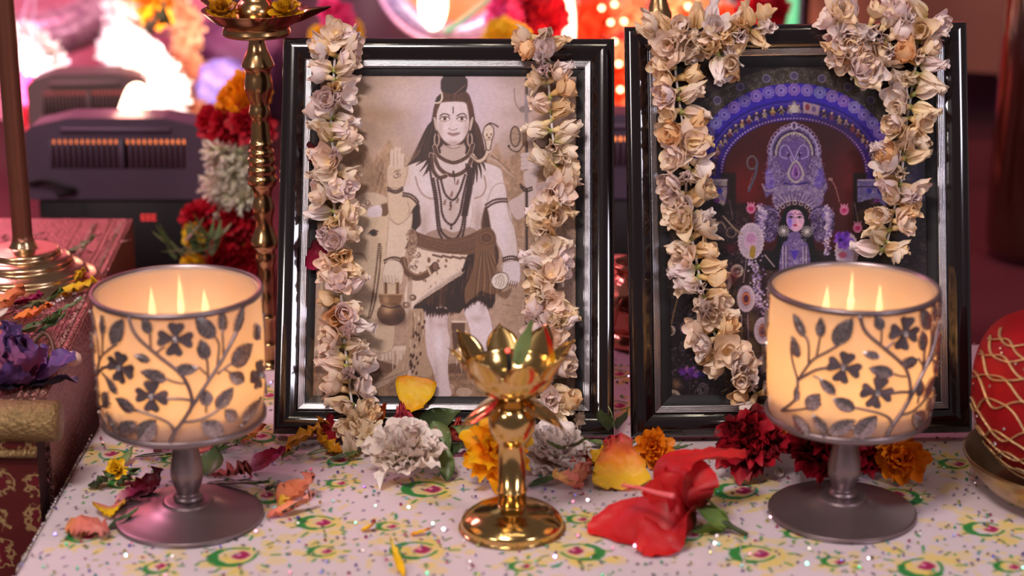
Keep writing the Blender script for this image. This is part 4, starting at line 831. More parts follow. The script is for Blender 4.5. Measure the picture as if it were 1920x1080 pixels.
# ---------------------------------------------------------------- candle holders
GR = .0612; ZT, ZB = .179, .079
def Rz(z): t = (z-ZB)/(ZT-ZB); return GR*(.955+.06*math.sin(PI*min(1, max(0, t))*.75+.3)-.0) + .0008*t
def holder_glass():
    m = bpy.data.materials.new('frosted_glass'); m.use_nodes = True; nt = m.node_tree; b = nt.nodes['Principled BSDF']; out = nt.nodes['Material Output']
    b.inputs['Base Color'].default_value = (.58, .44, .40, 1); b.inputs['Roughness'].default_value = .35; b.inputs['Coat Weight'].default_value = 1.; b.inputs['Coat Roughness'].default_value = .03
    tr = N(nt, 'ShaderNodeBsdfTranslucent'); tr.inputs[0].default_value = (.97, .84, .70, 1); ms = N(nt, 'ShaderNodeMixShader'); ms.inputs[0].default_value = .60
    no = N(nt, 'ShaderNodeTexNoise', i_Scale=900.); bp = N(nt, 'ShaderNodeBump', i_Strength=.05); nt.links.new(no.outputs[0], bp.inputs['Height']); nt.links.new(bp.outputs[0], b.inputs['Normal'])
    nt.links.new(b.outputs[0], ms.inputs[1]); nt.links.new(tr.outputs[0], ms.inputs[2]); nt.links.new(ms.outputs[0], out.inputs[0]); return m
M_FROST = holder_glass(); M_FLAME = emis('flame', (1, .66, .26), 60); M_WAX = plain('ivory_wax', (.85, .66, .42), rough=.6); M_GEM = plain('rhinestone', (.9, .9, .95), rough=.05, metal=.9)
def glitter():
    m, nt, b = mat('glitter_silver'); b.inputs['Metallic'].default_value = .9; b.inputs['Roughness'].default_value = .28
    tc = N(nt, 'ShaderNodeTexCoord'); vo = N(nt, 'ShaderNodeTexVoronoi', i_Scale=1100.); nt.links.new(tc.outputs['Object'], vo.inputs['Vector'])
    mr = N(nt, 'ShaderNodeMapRange'); mr.inputs[3].default_value = .10; mr.inputs[4].default_value = .75; nt.links.new(vo.outputs['Color'], mr.inputs[0])
    cb = N(nt, 'ShaderNodeCombineColor'); 
    for k in range(3):
        mk = N(nt, 'ShaderNodeMath', operation='MULTIPLY'); mk.inputs[1].default_value = (1, .82, .80)[k]; nt.links.new(mr.outputs[0], mk.inputs[0]); nt.links.new(mk.outputs[0], cb.inputs[k])
    nt.links.new(cb.outputs[0], b.inputs['Base Color']); bp = N(nt, 'ShaderNodeBump', i_Strength=.9, i_Distance=.0006); nt.links.new(vo.outputs['Color'], bp.inputs['Height']); nt.links.new(bp.outputs[0], b.inputs['Normal']); return m
M_GLIT = glitter()
def trc(x, y):                     # from the drawn pattern (three times enlarged) to angle and height on the cup
    px, py = 160+x/3, 480+y/3; xc = 331+(py-545)*.035; th = math.asin(max(-.985, min(.985, (px-xc)/157.)))
    t = (py-545-50*math.cos(th))/(238.); return th, ZT - t*(ZT-ZB)
def on_cup(th, z, off=0.): r = Rz(z)+off; return np.array([r*math.sin(th), -r*math.cos(th), z])
STEMS = [([(545, 1010), (570, 960), (620, 890), (680, 790), (740, 690), (800, 590), (850, 490), (890, 400)], 1.5), ([(330, 340), (370, 430), (480, 530), (590, 620), (640, 690), (665, 780), (650, 850)], 1.35), ([(570, 960), (545, 910), (470, 870), (350, 830)], 1.1), ([(665, 780), (600, 772), (520, 772)], 1.1), ([(640, 690), (590, 685), (535, 665)], .8), ([(480, 530), (530, 495)], .9), ([(455, 500), (452, 420)], .8), ([(745, 680), (740, 560), (700, 520)], .9), ([(790, 600), (800, 480), (760, 420)], .8), ([(820, 540), (820, 410)], .8),
    ([(790, 640), (850, 590), (890, 560)], .9), ([(620, 900), (700, 890), (790, 840), (850, 760)], 1.), ([(735, 850), (735, 780)], .8), ([(830, 620), (860, 640)], .8), ([(700, 600), (735, 640)], .8), ([(110, 660), (170, 610), (250, 600)], 1.2), ([(110, 660), (150, 560), (200, 520), (260, 480)], 1.), ([(165, 545), (170, 430)], .8), ([(140, 580), (130, 460), (100, 380)], .8), ([(110, 660), (90, 560), (80, 480)], .8), ([(160, 640), (200, 670), (230, 710)], .8), ([(75, 830), (110, 760), (110, 660)], 1.1), ([(75, 830), (150, 820), (200, 800)], .9), ([(220, 985), (250, 960), (330, 950), (430, 930)], 1.), ([(220, 985), (200, 930), (170, 850)], .9), ([(905, 940), (960, 870), (990, 780)], 1.), ([(460, 960), (380, 990), (330, 1020)], .8)]
LEAVES = [(165, 330, 172, 440, 24), (75, 300, 118, 430, 20), (300, 350, 228, 480, 42), (415, 345, 452, 430, 26), (362, 535, 455, 570, 20), (398, 620, 540, 670, 32), (698, 608, 580, 620, 30), (690, 340, 780, 450, 40), (712, 455, 738, 565, 32), (820, 308, 822, 415, 26), (920, 280, 875, 425, 26), (950, 480, 855, 595, 40), (245, 770, 352, 842, 34), (190, 740, 150, 825, 38), (185, 655, 255, 750, 26), (170, 850, 232, 965, 26), (360, 900, 245, 965, 36), (470, 885, 370, 1000, 48), (735, 725, 738, 815, 32), (865, 715, 785, 830, 38), (845, 640, 912, 685, 34), (710, 900, 820, 975, 44), (830, 835, 880, 900, 32), (985, 790, 910, 900, 26), (80, 420, 105, 540, 20), (105, 850, 158, 975, 28), (110, 690, 112, 780, 14), (962, 370, 975, 460, 28)]
BLOOMS = [(585, 455, 92), (282, 605, 88), (455, 758, 88), (972, 650, 80)]
def candle_holder(label, loc, rz, dim=1.0):
    root = thing('candle_holder', label, 'candle holder', loc)
    b = MB(); lathe(b, smoothprof([(.0001, .0005), (.050, .0006), (.0550, .0012), (.0556, .0026), (.0545, .0038), (.045, .0052), (.030, .0085), (.0215, .0120), (.0185, .0136), (.0175, .0150), (.0090, .0158)], 5), 72); b.build('foot', M_PEWTER, root)
    b = MB(); lathe(b, smoothprof([(.0001, .0150), (.0098, .0155), (.0112, .0172), (.0100, .0192), (.0082, .0206), (.0088, .0230), (.0112, .0300), (.0122, .0370), (.0112, .0470), (.0092, .0580), (.0088, .0680), (.0100, .0740), (.0140, .0772), (.0230, .0788)], 4), 40); b.build('stem', M_PEWTER, root)
    b = MB(); prof = [(.0001, ZB), (.045, ZB), (Rz(ZB)-.003, ZB+.0015)] + [(Rz(z)-.0012, z) for z in np.linspace(ZB+.004, ZT-.001, 14)] + [(Rz(ZT)-.0012, ZT), (Rz(ZT)-.0036, ZT)] + [(Rz(z)-.0036, z) for z in np.linspace(ZT-.002, ZB+.006, 14)] + [(.045, ZB+.0035), (.0001, ZB+.0035)]
    lathe(b, prof, 96, cap=False); b.build('glass_cup', M_FROST, root)
    for z, nm in ((ZT+.0002, 'rim_band'), (ZB+.0030, 'lower_band')):
        b = MB(); t = np.linspace(0, 2*PI, 97)[:-1]; r0 = Rz(z); pr = [(r0-.0012, z-.0020), (r0+.0010, z-.0022), (r0+.0016, z), (r0+.0010, z+.0016), (r0-.0012, z+.0018), (r0-.0012, z-.0020)] if nm == 'rim_band' else [(r0-.012, z-.0042), (r0-.002, z-.0036), (r0+.0012, z-.0010), (r0+.0014, z+.0022), (r0+.0002, z+.0028), (r0-.0014, z+.002)]
        lathe(b, pr, 96, cap=False); b.build(nm, M_PEWTER, root)
    for base in (0, PI):
        s = MB()
        for pts, w_ in STEMS:
            q = smoothprof(np.array([trc(x, y) for x, y in pts]), 5); tube(s, [on_cup(t+base+rz, min(max(z, ZB), ZT), .0004) for t, z in q], .00105*w_, 6)
        s.build('filigree_stems', M_PEWTER, root)
    for base in (0, PI):
        for (xa, ya, xb, yb, wd) in LEAVES:
            ta, za = trc(xa, ya); tb, zb = trc(xb, yb); A = np.array([ta*GR, za]); B = np.array([tb*GR, zb]); d = B-A; L = np.linalg.norm(d); d /= L; L = min(L, .024); nrm = np.array([-d[1], d[0]]); hw = wd/3/157*GR*1.18*(1. if abs(ta) < 1.1 else 1.3)
            b = MB(); v = []; nn = 8
            for k in range(nn+1):
                u = k/nn; w2 = hw*(math.sin(PI*u**.8)**.75 if 0 < u < 1 else .02)
                for side in (-1, 0, 1):
                    p = A + d*(L*(1-u)) + nrm*w2*side if False else B - d*(L*u) + nrm*w2*side
                    v.append(on_cup(p[0]/GR+base+rz, min(max(p[1], ZB-.001), ZT-.0015), .0012 if side else .0019))
            f = grid_faces(nn+1, 3); nv_ = len(v); v = v + [on_cup(math.atan2(p[0], -p[1]), p[2], -.0004) for p in v]; f += [tuple(reversed([i+nv_ for i in q])) for q in f]
            f += [(k*3, k*3+nv_, (k+1)*3+nv_, (k+1)*3) for k in range(nn)] + [(k*3+2, (k+1)*3+2, (k+1)*3+2+nv_, k*3+2+nv_) for k in range(nn)]
            b.add(v, f); b.build('leaf', M_GLIT, root, smooth=False)
        for (xc, yc, R_) in BLOOMS:
            tc_, zc = trc(xc, yc); r = R_/3/157*GR
            b = MB(); sp0 = rng.uniform(-.3, .1)
            for k in range(4):
                a = PI/2*k+PI/2+sp0; v = []
                for i in range(6):
                    u = i/5; w2 = r*.47*(.35+.9*math.sin(PI*min(1, u*.62+.05)))*(1 if i < 5 else .75)
                    for j in (-1, -.4, 0, .4, 1):
                        rad = r*(u*(1.-.10*(j == 0)*(i == 5))); X = rad*math.cos(a)-j*w2*math.sin(a)*(.25+.75*u); Z = rad*math.sin(a)+j*w2*math.cos(a)*(.25+.75*u)
                        v.append(on_cup(tc_+X/GR+base+rz, min(zc+Z, ZT-.001), .0016+.0010*abs(j)*u))
                f = grid_faces(6, 5); m_ = len(v); v = v+[np.array(p)*[.975, .975, 1] for p in v]; f += [tuple(reversed([i+m_ for i in q])) for q in f]; b.add(v, f)
            fl = b.build('metal_flower', M_PEWTER, root); g = MB(); ball(g, on_cup(tc_+base+rz, zc, .0030), .0019, 8, 5); g.build('gem', M_GEM, fl, smooth=False)
    g = MB()
    for k in range(34):
        (xa, ya, xb, yb, wd) = LEAVES[rng.integers(len(LEAVES))]; u = rng.uniform(.25, .7); t, z = trc(xa+(xb-xa)*u, ya+(yb-ya)*u); ball(g, on_cup(t+rz+(0 if k % 3 else PI), z, .0022), .00075, 6, 4)
    tag(g.build('rhinestones', M_GEM, root, smooth=False), 'tiny clear rhinestones', kind='stuff')
    # three-wick candle
    b = MB(); lathe(b, smoothprof([(.0001, ZB+.004), (.050, ZB+.0042), (.0505, ZB+.008), (.0500, .0990), (.046, .1005), (.030, .0995), (.0001, .0990)], 3), 48); b.build('candle_wax', M_WAX, root)
    for k, a in enumerate((.5, 2.6, 4.7)):
        x, y = .020*math.cos(a), .020*math.sin(a); b = MB(); tube(b, [(x, y, .098), (x+.0006, y, .1065)], .0007, 5); wk = b.build('wick', M_DARK, root)
        b = MB(); lathe(b, smoothprof([(.0001, .1055), (.0026, .1100), (.0038, .1160), (.0028, .1260), (.0011, .1350), (.0001, .1400)], 3), 14, o=(x, y, 0)); b.build('flame', M_FLAME, wk)
        l = light('candle_flame_light', 'POINT', (loc[0]+x, loc[1]+y, .120), .33*dim, (1, .50, .19), shadow_soft_size=.004)
    return root
candle_holder('glowing candle holder on the left, beside the pink foil platform', tuple(gr(355, 970)), 0.)
candle_holder('glowing candle holder on the right, in front of the arched shrine picture', tuple(gr(1578, 962)), .30, .85)

# ---------------------------------------------------------------- brass lotus lamp in front
def leafpetal(b, L, W, bend, b0, cup, az, el, o, col, thick=.0008, nu=8, nv=7, tip=.6, a=.8, base=.5):
    v, f, c = petal(L, W, bend, b0, cup, nu, nv, a, base, tip=tip, col=col, ew=.12); v2, f2, c2 = v.copy(), f, c
    for arr, dz in ((v, 0), (v2, -thick)):
        arr[:, 2] += dz; arr[:] = arr @ rotx(el).T
    Rm = rotz(az); v = v@Rm.T+o; v2 = v2@Rm.T+o; n = len(v); nu1 = nu+1
    rim = [i*nv for i in range(nu1)]+[nu*nv+j for j in range(1, nv)]+[i*nv+nv-1 for i in range(nu-1, -1, -1)]
    ff = list(f)+[tuple(reversed([i+n for i in q])) for q in f]+[(rim[i], rim[i+1], rim[i+1]+n, rim[i]+n) for i in range(len(rim)-1)]
    b.add(np.vstack([v, v2]), ff, np.vstack([c, c2]))
lp = gr(960, 989); lamp = thing('lotus_oil_lamp', 'small brass lotus oil lamp standing in front of the sepia picture', 'oil lamp', tuple(lp)); G = (.8, .6, .2)
b = MB(); lathe(b, smoothprof([(.0001, .0003), (.0370, .0004), (.0381, .0018), (.0381, .0055), (.0368, .0078), (.0335, .0108), (.0278, .0142), (.0200, .0170), (.0135, .0186), (.0112, .0192), (.0104, .0198)], 5), 72); b.build('base', M_BRASS, lamp)
b = MB(); lathe(b, [(.0102, .0150), (.0106, .0165), (.0106, .0300), (.0113, .0303), (.0113, .0312), (.0102, .0316), (.0100, .0620), (.0098, .0840)], 40); b.build('column', M_BRASS, lamp)
b = MB(); lathe(b, smoothprof([(.0095, .0670), (.0122, .0700), (.0160, .0770), (.0174, .0855), (.0158, .0940), (.0108, .1000), (.0082, .1030), (.0090, .1050)], 4), 56); b.build('knop', M_BRASS, lamp)
for ang_ in (-8, 188, 42, 138, 90):
    b = MB(); az = math.radians(ang_-90); leafpetal(b, .0370, .0250, -.80, 0, -.35, az, -.25, np.array([0, 0, .1040])+rotz(az)@(0, .007, 0), G, a=.9, base=.6, tip=.5); b.build('lower_petal', M_BRASS, lamp)
b = MB(); lathe(b, smoothprof([(.0001, .1038), (.0085, .1042), (.0180, .1070), (.0265, .1130), (.0320, .1215), (.0338, .1285), (.0332, .1290), (.0305, .1225), (.0250, .1150), (.0150, .1095), (.0001, .1085)], 4), 56); b.build('bowl', M_BRASS, lamp)
for k in range(8):
    b = MB(); az = PI/4*k+.2; leafpetal(b, .0270 if k % 2 else .0245, .0250, -.10, 0, .22, az, 1.02, np.array([0, 0, .1225])+rotz(az)@(0, .0310, 0), G, tip=.5, a=1.0, base=.7); b.build('lotus_petal', M_BRASS, lamp)
b = MB(); tube(b, [(-.002, -.004, .1110), (-.002, -.006, .1320), (-.003, -.008, .1400)], [.0022, .0018, .0012], 8, C(40, 25, 25)); wk = b.build('wick', M_DARK, lamp)
b = MB(); ball(b, (-.0032, -.0082, .1424), .0019, 10, 7); b.build('ember', emis('ember', (1, .08, .05), 2.2), wk)
# ---------------------------------------------------------------- loose petals, leaves and blossoms on the cloth
RD = C(120, 12, 36); RD2 = C(160, 24, 52); DK = C(70, 8, 20); YL = C(238, 190, 22); OR = C(238, 140, 20); ORD = C(205, 90, 20); PK = C(220, 130, 110); PKO = C(226, 130, 84); SAL = C(206, 112, 96)
GN = C(92, 112, 64); GND = C(58, 74, 44); GNL = C(128, 142, 92); WH = C(250, 236, 230); MG = C(150, 24, 80); CRM = C(244, 226, 198)
def rmp(*c): return ramp(*[(i/(len(c)-1), x) for i, x in enumerate(c)])
def loose(name, label, cat, px, py, L, W, head, col, bend=.5, b0=.1, cup=.35, crump=.6, fold=0., tilt=0., roll=0., z=0., m=None, ruf=.04, base=.3, tip=.7, a=.8, fr=None, off=.0, thick=.0004, group=None, nu=11, nv=9, ew=.45):
    """px,py: middle of the piece on its support; L,W in millimetres; head: direction of the tip seen from above, 0 right, 90 away"""
    v, f, c = petal(L/1000, W/1000, bend, b0, cup, nu, nv, a, base, ruf, tip, col, crump, fold, ew=ew)
    v[:, 1] -= L/2000; v = v @ roty(math.radians(roll)).T @ rotx(math.radians(tilt)).T @ rotz(math.radians(head-90)).T
    v2 = v.copy(); v2[:, 2] -= thick; n = len(v); rim = [i*nv for i in range(nu+1)]+[nu*nv+j for j in range(1, nv)]+[i*nv+nv-1 for i in range(nu-1, -1, -1)]
    f = list(f)+[tuple(reversed([i+n for i in q])) for q in f]+[(rim[i], rim[(i+1)], rim[(i+1)]+n, rim[i]+n) for i in range(len(rim)-1)]
    v = np.vstack([v, v2]); b = MB()
    if fr is None:
        p = gr(px, py, z); v[:, 2] -= v[:, 2].min() - .0006
    else:
        p = fr.on(px, py, off); v[:, 2] -= v[:, 2].min(); v = v @ np.stack([fr.R, fr.U, fr.N], 1).T
    b.add(v, f, np.vstack([c, c])); o = b.build(name, m or M_PETAL, loc=tuple(p)); return tag(o, label, cat, group)
def leaf(label, px, py, L, W, head, dark=0, **kw):
    k = dict(ew=.06, nu=9, nv=5, bend=.5, cup=.1, fold=.35, crump=.25, m=M_LEAF, ruf=.0, base=.12, tip=.8, a=.9); k.update(kw)
    c = [rmp(GND, GN, GN), rmp(GND, GND, GN), rmp(GN, GNL, GN)][dark]
    return loose('leaf', label, 'leaf', px, py, L, W, head, c, **k)

# around the left candle holder
loose('petal', 'curled salmon petal lying at the front left edge of the cloth', 'petal', 165, 1003, 36, 27, -35, rmp(C(214, 140, 70), SAL, C(190, 110, 100)), bend=-1.1, b0=.5, cup=-.5, crump=1.3)
loose('petal', 'yellow petal tip leaning on the left candle foot', 'petal', 205, 962, 20, 25, -80, rmp(C(200, 90, 110), YL, YL), bend=-.3, cup=.5, z=.001, tilt=8)
loose('petal', 'dark crimson rose petal behind the left candle foot', 'petal', 282, 928, 30, 22, 60, rmp(RD, RD, DK), bend=.8, cup=.7, crump=1.2)
loose('petal', 'magenta and crimson petal touching the left candle foot', 'petal', 248, 945, 26, 18, 10, rmp(C(206, 150, 150), MG, RD), bend=.5, cup=.6, crump=1., tilt=6)
leaf('small dark olive leaf under the yellow petal tip at the left candle foot', 232, 985, 26, 9, 40, 1)
leaf('crumpled olive leaf heap piece beside the small yellow blossom', 190, 918, 24, 13, -20, 1, crump=1.6, bend=1.)
leaf('curled dark leaf just right of the small yellow blossom', 240, 910, 18, 10, 10, 1, crump=1.8, bend=1.4)
leaf('narrow grey green leaf standing behind the small yellow blossom', 240, 868, 20, 8, 70, 2, tilt=10)
loose('petal', 'dark red petal behind the stem of the left candle holder', 'petal', 318, 846, 26, 18, 10, rmp(RD, RD2, RD), bend=.9, cup=.6, crump=1.)
leaf('long thin green leaf behind the stem of the left candle holder', 290, 862, 34, 7, -12, 1, bend=.2)
leaf('long green blade right of the left candle stem', 442, 918, 52, 11, -22, 1, bend=.2)
leaf('broad sage leaf folded beside the left candle stem', 398, 880, 30, 22, 80, 2, bend=.9)
loose('petal', 'crinkled coral petal above the long green blade', 'petal', 432, 900, 30, 9, -8, rmp(C(180, 84, 76), SAL, C(170, 80, 70)), crump=1.8, bend=.3)
loose('petal', 'plum red rose petal with pale base, pointing up right', 'petal', 508, 883, 31, 23, 10, rmp(C(190, 110, 140), RD2, MG), bend=.7, cup=.8, tilt=8, crump=.5)
loose('petal', 'thin bright yellow petal behind the plum rose petal', 'petal', 512, 858, 26, 9, -4, rmp(YL, YL, OR), bend=.3, crump=.6)
loose('petal', 'coral pink bud petal right of the left candle stem, furthest back', 'petal', 386, 845, 18, 18, 60, rmp(SAL, C(214, 120, 106), SAL), crump=1.6, bend=.8)
leaf('pair leaf with pale edge beside the coral bud petal', 428, 842, 30, 13, 6, 2, crump=.8)
leaf('lower sage leaf under the pale edged leaf', 420, 850, 24, 8, -14, 0)
loose('petal', 'red orange petal lying behind the pale edged leaf', 'petal', 452, 824, 26, 10, 6, rmp(SAL, C(214, 90, 60), OR), bend=.3)
loose('petal', 'peach petal with yellow fold near the corner of the sepia frame', 'petal', 474, 832, 28, 16, -10, rmp(PKO, C(230, 170, 70), C(224, 120, 90)), bend=.8, crump=.9, tilt=6)
loose('petal', 'peach petal with turned edge on open cloth right of the left candle foot', 'petal', 560, 940, 34, 24, 30, rmp(C(214, 130, 90), PKO, C(206, 120, 100)), bend=.9, cup=.7, crump=.9)
loose('petal', 'long coral petal strip in front of the turned peach petal', 'petal', 545, 965, 36, 10, 22, rmp(SAL, PKO, C(214, 140, 130)), bend=.5, cup=.5, crump=.8)
loose('petal', 'small lemon petal between the coral strip and the turned peach petal', 'petal', 534, 948, 13, 12, 120, rmp(YL, C(228, 196, 90), YL), z=.002)
loose('twig', 'short brown dried twig on the coral petal strip', 'twig', 548, 958, 18, 4, 35, rmp(C(60, 44, 34), C(84, 62, 46)), z=.004, crump=.3)
leaf('dried olive sprig between the green blade and the coral petals', 516, 926, 24, 10, -50, 1, crump=1.4)
loose('petal', 'tiny yellow petal with red tip on open cloth', 'petal', 694, 997, 14, 7, -10, rmp(YL, YL, C(200, 60, 40)), bend=1.2)
loose('petal', 'tiny orange petal left of the lotus lamp', 'petal', 788, 1003, 14, 5, 12, rmp(OR, YL, OR), bend=.3)
loose('petal', 'slim yellow petal at the bottom edge of the cloth', 'petal', 745, 1060, 42, 6, 105, rmp(YL, YL, C(226, 200, 90)), bend=.2, cup=.6)

# in front of and on the sepia frame
loose('petal', 'big wrinkled yellow petal stuck on the glass above the lower silver edge', 'petal', 778, 737, 27, 34, 262, rmp(C(214, 130, 10), YL, YL, C(226, 160, 12)), bend=.3, cup=.1, crump=.7, fr=FL, off=.001, base=.8, tip=.22, a=1., ew=.9)
loose('petal', 'dark maroon rose petal tucked behind the left jasmine string, lower one', 'petal', 596, 480, 23, 22, 100, rmp(C(150, 16, 64), C(124, 12, 48), DK), bend=.5, cup=.3, fr=FL, off=.006, base=.8, tip=.4)
loose('petal', 'small dark red petal tucked behind the left jasmine string, upper one', 'petal', 590, 288, 18, 15, 120, rmp(C(110, 20, 26), DK), bend=.5, fr=FL, off=.006)
loose('petal', 'red rose petal standing at the foot of the left jasmine string', 'petal', 617, 806, 23, 18, 80, rmp(C(170, 20, 36), C(150, 14, 30), RD), bend=.3, fr=FL, off=.007, crump=.4)
loose('petal', 'dried orange petal arching beside the jasmine rosette', 'petal', 716, 772, 18, 10, 60, rmp(C(190, 110, 30), C(180, 60, 20)), bend=1., crump=1.2, fr=FL, off=.008)
loose('petal', 'wrinkled rose pink and orange wilted petal leaning on the frame', 'petal', 757, 790, 26, 24, 100, rmp(C(206, 120, 40), C(190, 60, 60), C(180, 60, 80), C(170, 50, 50)), bend=.5, cup=.6, crump=1.8, fr=FL, off=.009, base=.8, tip=.4)
loose('petal', 'twisted yellow petal below the standing red petal', 'petal', 575, 842, 36, 13, 18, rmp(C(210, 150, 40), C(206, 150, 20), C(190, 110, 20)), bend=.4, cup=.8, crump=1.3, tilt=14)
loose('petal', 'dried mustard petal curling over the twisted yellow one', 'petal', 612, 848, 26, 16, 160, rmp(C(180, 110, 20), C(210, 150, 20), C(190, 120, 20)), crump=1.7, bend=1.2)
leaf('short green leaf lying across the dried mustard petal', 596, 856, 18, 8, -10, 0, z=.004)
leaf('dark green leaf shaded under the jasmine rosette', 648, 864, 26, 9, -5, 1)
leaf('faded olive leaf left of the twisted yellow petal', 545, 858, 16, 12, 30, 2, crump=1.2)
leaf('large dark green leaf leaning over the silver edge of the sepia frame', 822, 788, 40, 21, 20, 1, fr=FL, off=.012, fold=.3)
leaf('grey green leaf in the middle of the leaf cluster by the lamp', 828, 820, 30, 18, -60, 2, fr=FL, off=.02, fold=.4, bend=.2)
leaf('drooping leaf just behind the white chrysanthemum', 820, 838, 33, 13, -40, 0, fr=FL, off=.022)
leaf('long leaf hanging down between the chrysanthemum and the orange blossom', 837, 893, 30, 13, 95, 0, z=.0, tilt=38, bend=.3)
leaf('small leaf between the leaf cluster and the orange blossom', 850, 842, 20, 9, 20, 1, fr=FL, off=.02)
leaf('pale leaf pointing left behind the lotus lamp petals', 880, 812, 30, 15, 160, 2, fr=FL, off=.018)
leaf('dark narrow leaf directly behind the lotus lamp knop', 915, 812, 32, 14, -50, 1, fr=FL, off=.014)
leaf('leaf half hidden behind the lamp column at left', 905, 848, 30, 13, -30, 2, fr=FL, off=.02)
loose('petal', 'shrivelled red petal between the cluster leaves and the lamp', 'petal', 858, 806, 18, 15, 80, rmp(C(150, 50, 40), C(180, 60, 50)), crump=1.8, fr=FL, off=.016)
loose('petal', 'yellow petal peeping out under the cluster leaves', 'petal', 805, 822, 20, 14, 60, rmp(YL, YL, OR), fr=FL, off=.014, crump=.6)
loose('petal', 'dusky purple petal behind the orange blossom', 'petal', 866, 862, 15, 16, 60, rmp(C(180, 130, 150), C(110, 26, 60)), fr=FL, off=.022)
leaf('left leaf of the pair over the white blossom right of the lamp', 1040, 856, 28, 11, 235, 0, z=.030, tilt=14)
leaf('right leaf of the pair over the white blossom right of the lamp', 1084, 852, 30, 9, -62, 1, z=.030, tilt=14)
leaf('dark leaf lying flat under the yellow petals right of the lamp', 1022, 912, 26, 12, 10, 1)
leaf('small leaf behind the pair, on the white blossom', 1030, 823, 22, 9, -12, 1, z=.016)
# the sprig in the gap between the frames
for i, a in enumerate([('upright broad leaf of the sprig between the two frames', 1130, 818, 30, 16, 245, 0), ('right hanging leaf of the sprig between the two frames', 1168, 815, 28, 10, -66, 0)]):
    leaf(a[0], *a[1:6], a[6], z=.012, tilt=40, bend=.25)
leaf('low leaf pointing left at the foot of the sprig between the frames', 1124, 842, 28, 10, 190, 2)
leaf('rounded leaf just left of the orange marigold between the frames', 1170, 846, 27, 12, 12, 0)
leaf('leaf behind the orange marigold, pointing right', 1272, 848, 22, 7, -20, 0)
b = MB(); p0 = gr(1152, 800, .02); tube(b, [gr(1152, 800, .02)-p0, gr(1147, 775, .03)-p0, gr(1141, 762, .036)-p0], .0006, 5, GNL); o = b.build('stalk', M_LEAF, loc=tuple(p0)); tag(o, 'thin stalk of the sprig in the gap between the frames', 'stalk')
b = MB(); p0 = gr(1262, 843, .01); tube(b, [gr(1262, 843, .004)-p0, gr(1278, 828, .012)-p0], .0007, 5, GNL); tag(b.build('stalk', M_LEAF, loc=tuple(p0)), 'thin pale stalk sticking up right of the orange marigold', 'stalk')
loose('petal', 'folded pink and cream petal right of the lamp base', 'petal', 1060, 920, 28, 22, 200, rmp(C(214, 110, 100), C(224, 140, 110), C(236, 190, 110)), bend=1., cup=.8, crump=1.)
loose('petal', 'rumpled peach petal behind the folded pink one', 'petal', 1088, 905, 24, 20, 40, rmp(PKO, C(220, 140, 110), SAL), crump=1.7, bend=.9)
loose('petal', 'rusty red curled petal under the pair of leaves', 'petal', 1092, 882, 22, 18, 80, rmp(C(180, 60, 40), C(190, 90, 40)), crump=1.6, bend=1.2, cup=.7)
loose('petal', 'crumbled yellow petal bits beside the rusty red petal', 'petal', 1120, 868, 20, 18, 30, rmp(YL, C(236, 180, 50), YL), crump=2.2, bend=.6)
loose('petal', 'big yellow rose petal with red edge behind the hibiscus pistil', 'petal', 1160, 900, 44, 46, 95, rmp(C(232, 190, 60), C(232, 180, 40), C(222, 130, 40), C(180, 40, 60)), bend=1.1, cup=.2, crump=1.1, tilt=10, base=.85, tip=.28, ew=.85)
loose('petal', 'tiny shiny yellow shred under the hibiscus', 'petal', 1325, 908, 20, 9, -60, rmp(YL, OR), crump=1.6, bend=.6)
loose('petal', 'small white torn petal between the two dark red carnations', 'petal', 1460, 893, 10, 8, 80, rmp(WH, CRM), crump=1.5)

def blossom(name, label, cat, px, py, R, cols, n=46, hgt=.75, ruf=.09, rings=5, crump=.8, tiltv=(0, -.3, 1), W=.62, z=0., centre=None, sink=.25, minel=0., loc=None, m=None, one=False, closed=.0, tip=.55):
    """double flower: rings of petals as parts of one thing"""
    p = gr(px, py, z) if loc is None else np.array(loc); root = None if one else thing(name, label, cat, tuple(p)); parts = []
    T = zto(tiltv, rng.uniform(0, 6)); k = 0
    for r in range(rings):
        q = r/(rings-1+1e-6); cnt = max(3, int(n*(1-.62*q)/rings*1.35)); el = .08 + minel + (1.32-minel)*q**(.9); L = R*(1-.28*q)
        for i in range(cnt):
            v, f, c = petal(L*rng.uniform(.85, 1.1), L*W*rng.uniform(.85, 1.2), bend=rng.uniform(.1, .9)*(1-q)+closed, b0=0, cup=rng.uniform(.1, .5), nu=5, nv=6, ruf=ruf, base=.3, tip=tip, a=1.25, ew=.72, col=cols[rng.integers(len(cols))], crump=crump)
            v = v @ rotx(el*rng.uniform(.85, 1.15)).T; v = v @ rotz(2*PI*(i+.37*r)/cnt+rng.uniform(-.2, .2)).T + [0, 0, R*hgt*.32*q]
            parts.append((v @ T.T, f, c))
    zmin = min(v[:, 2].min() for v, _, _ in parts); sh = np.array([0, 0, -zmin+.0008-0*sink]) if loc is None else np.zeros(3)
    if one:
        b = MB(); [b.add(v+sh, f, c) for v, f, c in parts]; o = b.build(name, m or M_PETAL, loc=tuple(p)); tag(o, label, cat); 
        return o
    for v, f, c in parts:
        b = MB(); b.add(v+sh, f, c); b.build('petal', m or M_PETAL, root)
    if centre is not None:
        b = MB(); 
        for _ in range(60):
            a, rr = rng.uniform(0, 6.28), R*.35*math.sqrt(rng.random()); q = np.array([rr*math.cos(a), rr*math.sin(a), R*.10]); tube(b, [q@T.T, (q+[0, 0, R*rng.uniform(.12, .3)])@T.T], R*.022, 4, centre[rng.integers(len(centre))])
        v = MB(); b.v = [x+sh for x in b.v]; tag(b.build('stamens', M_PETAL, root), kind='stuff')
    return root
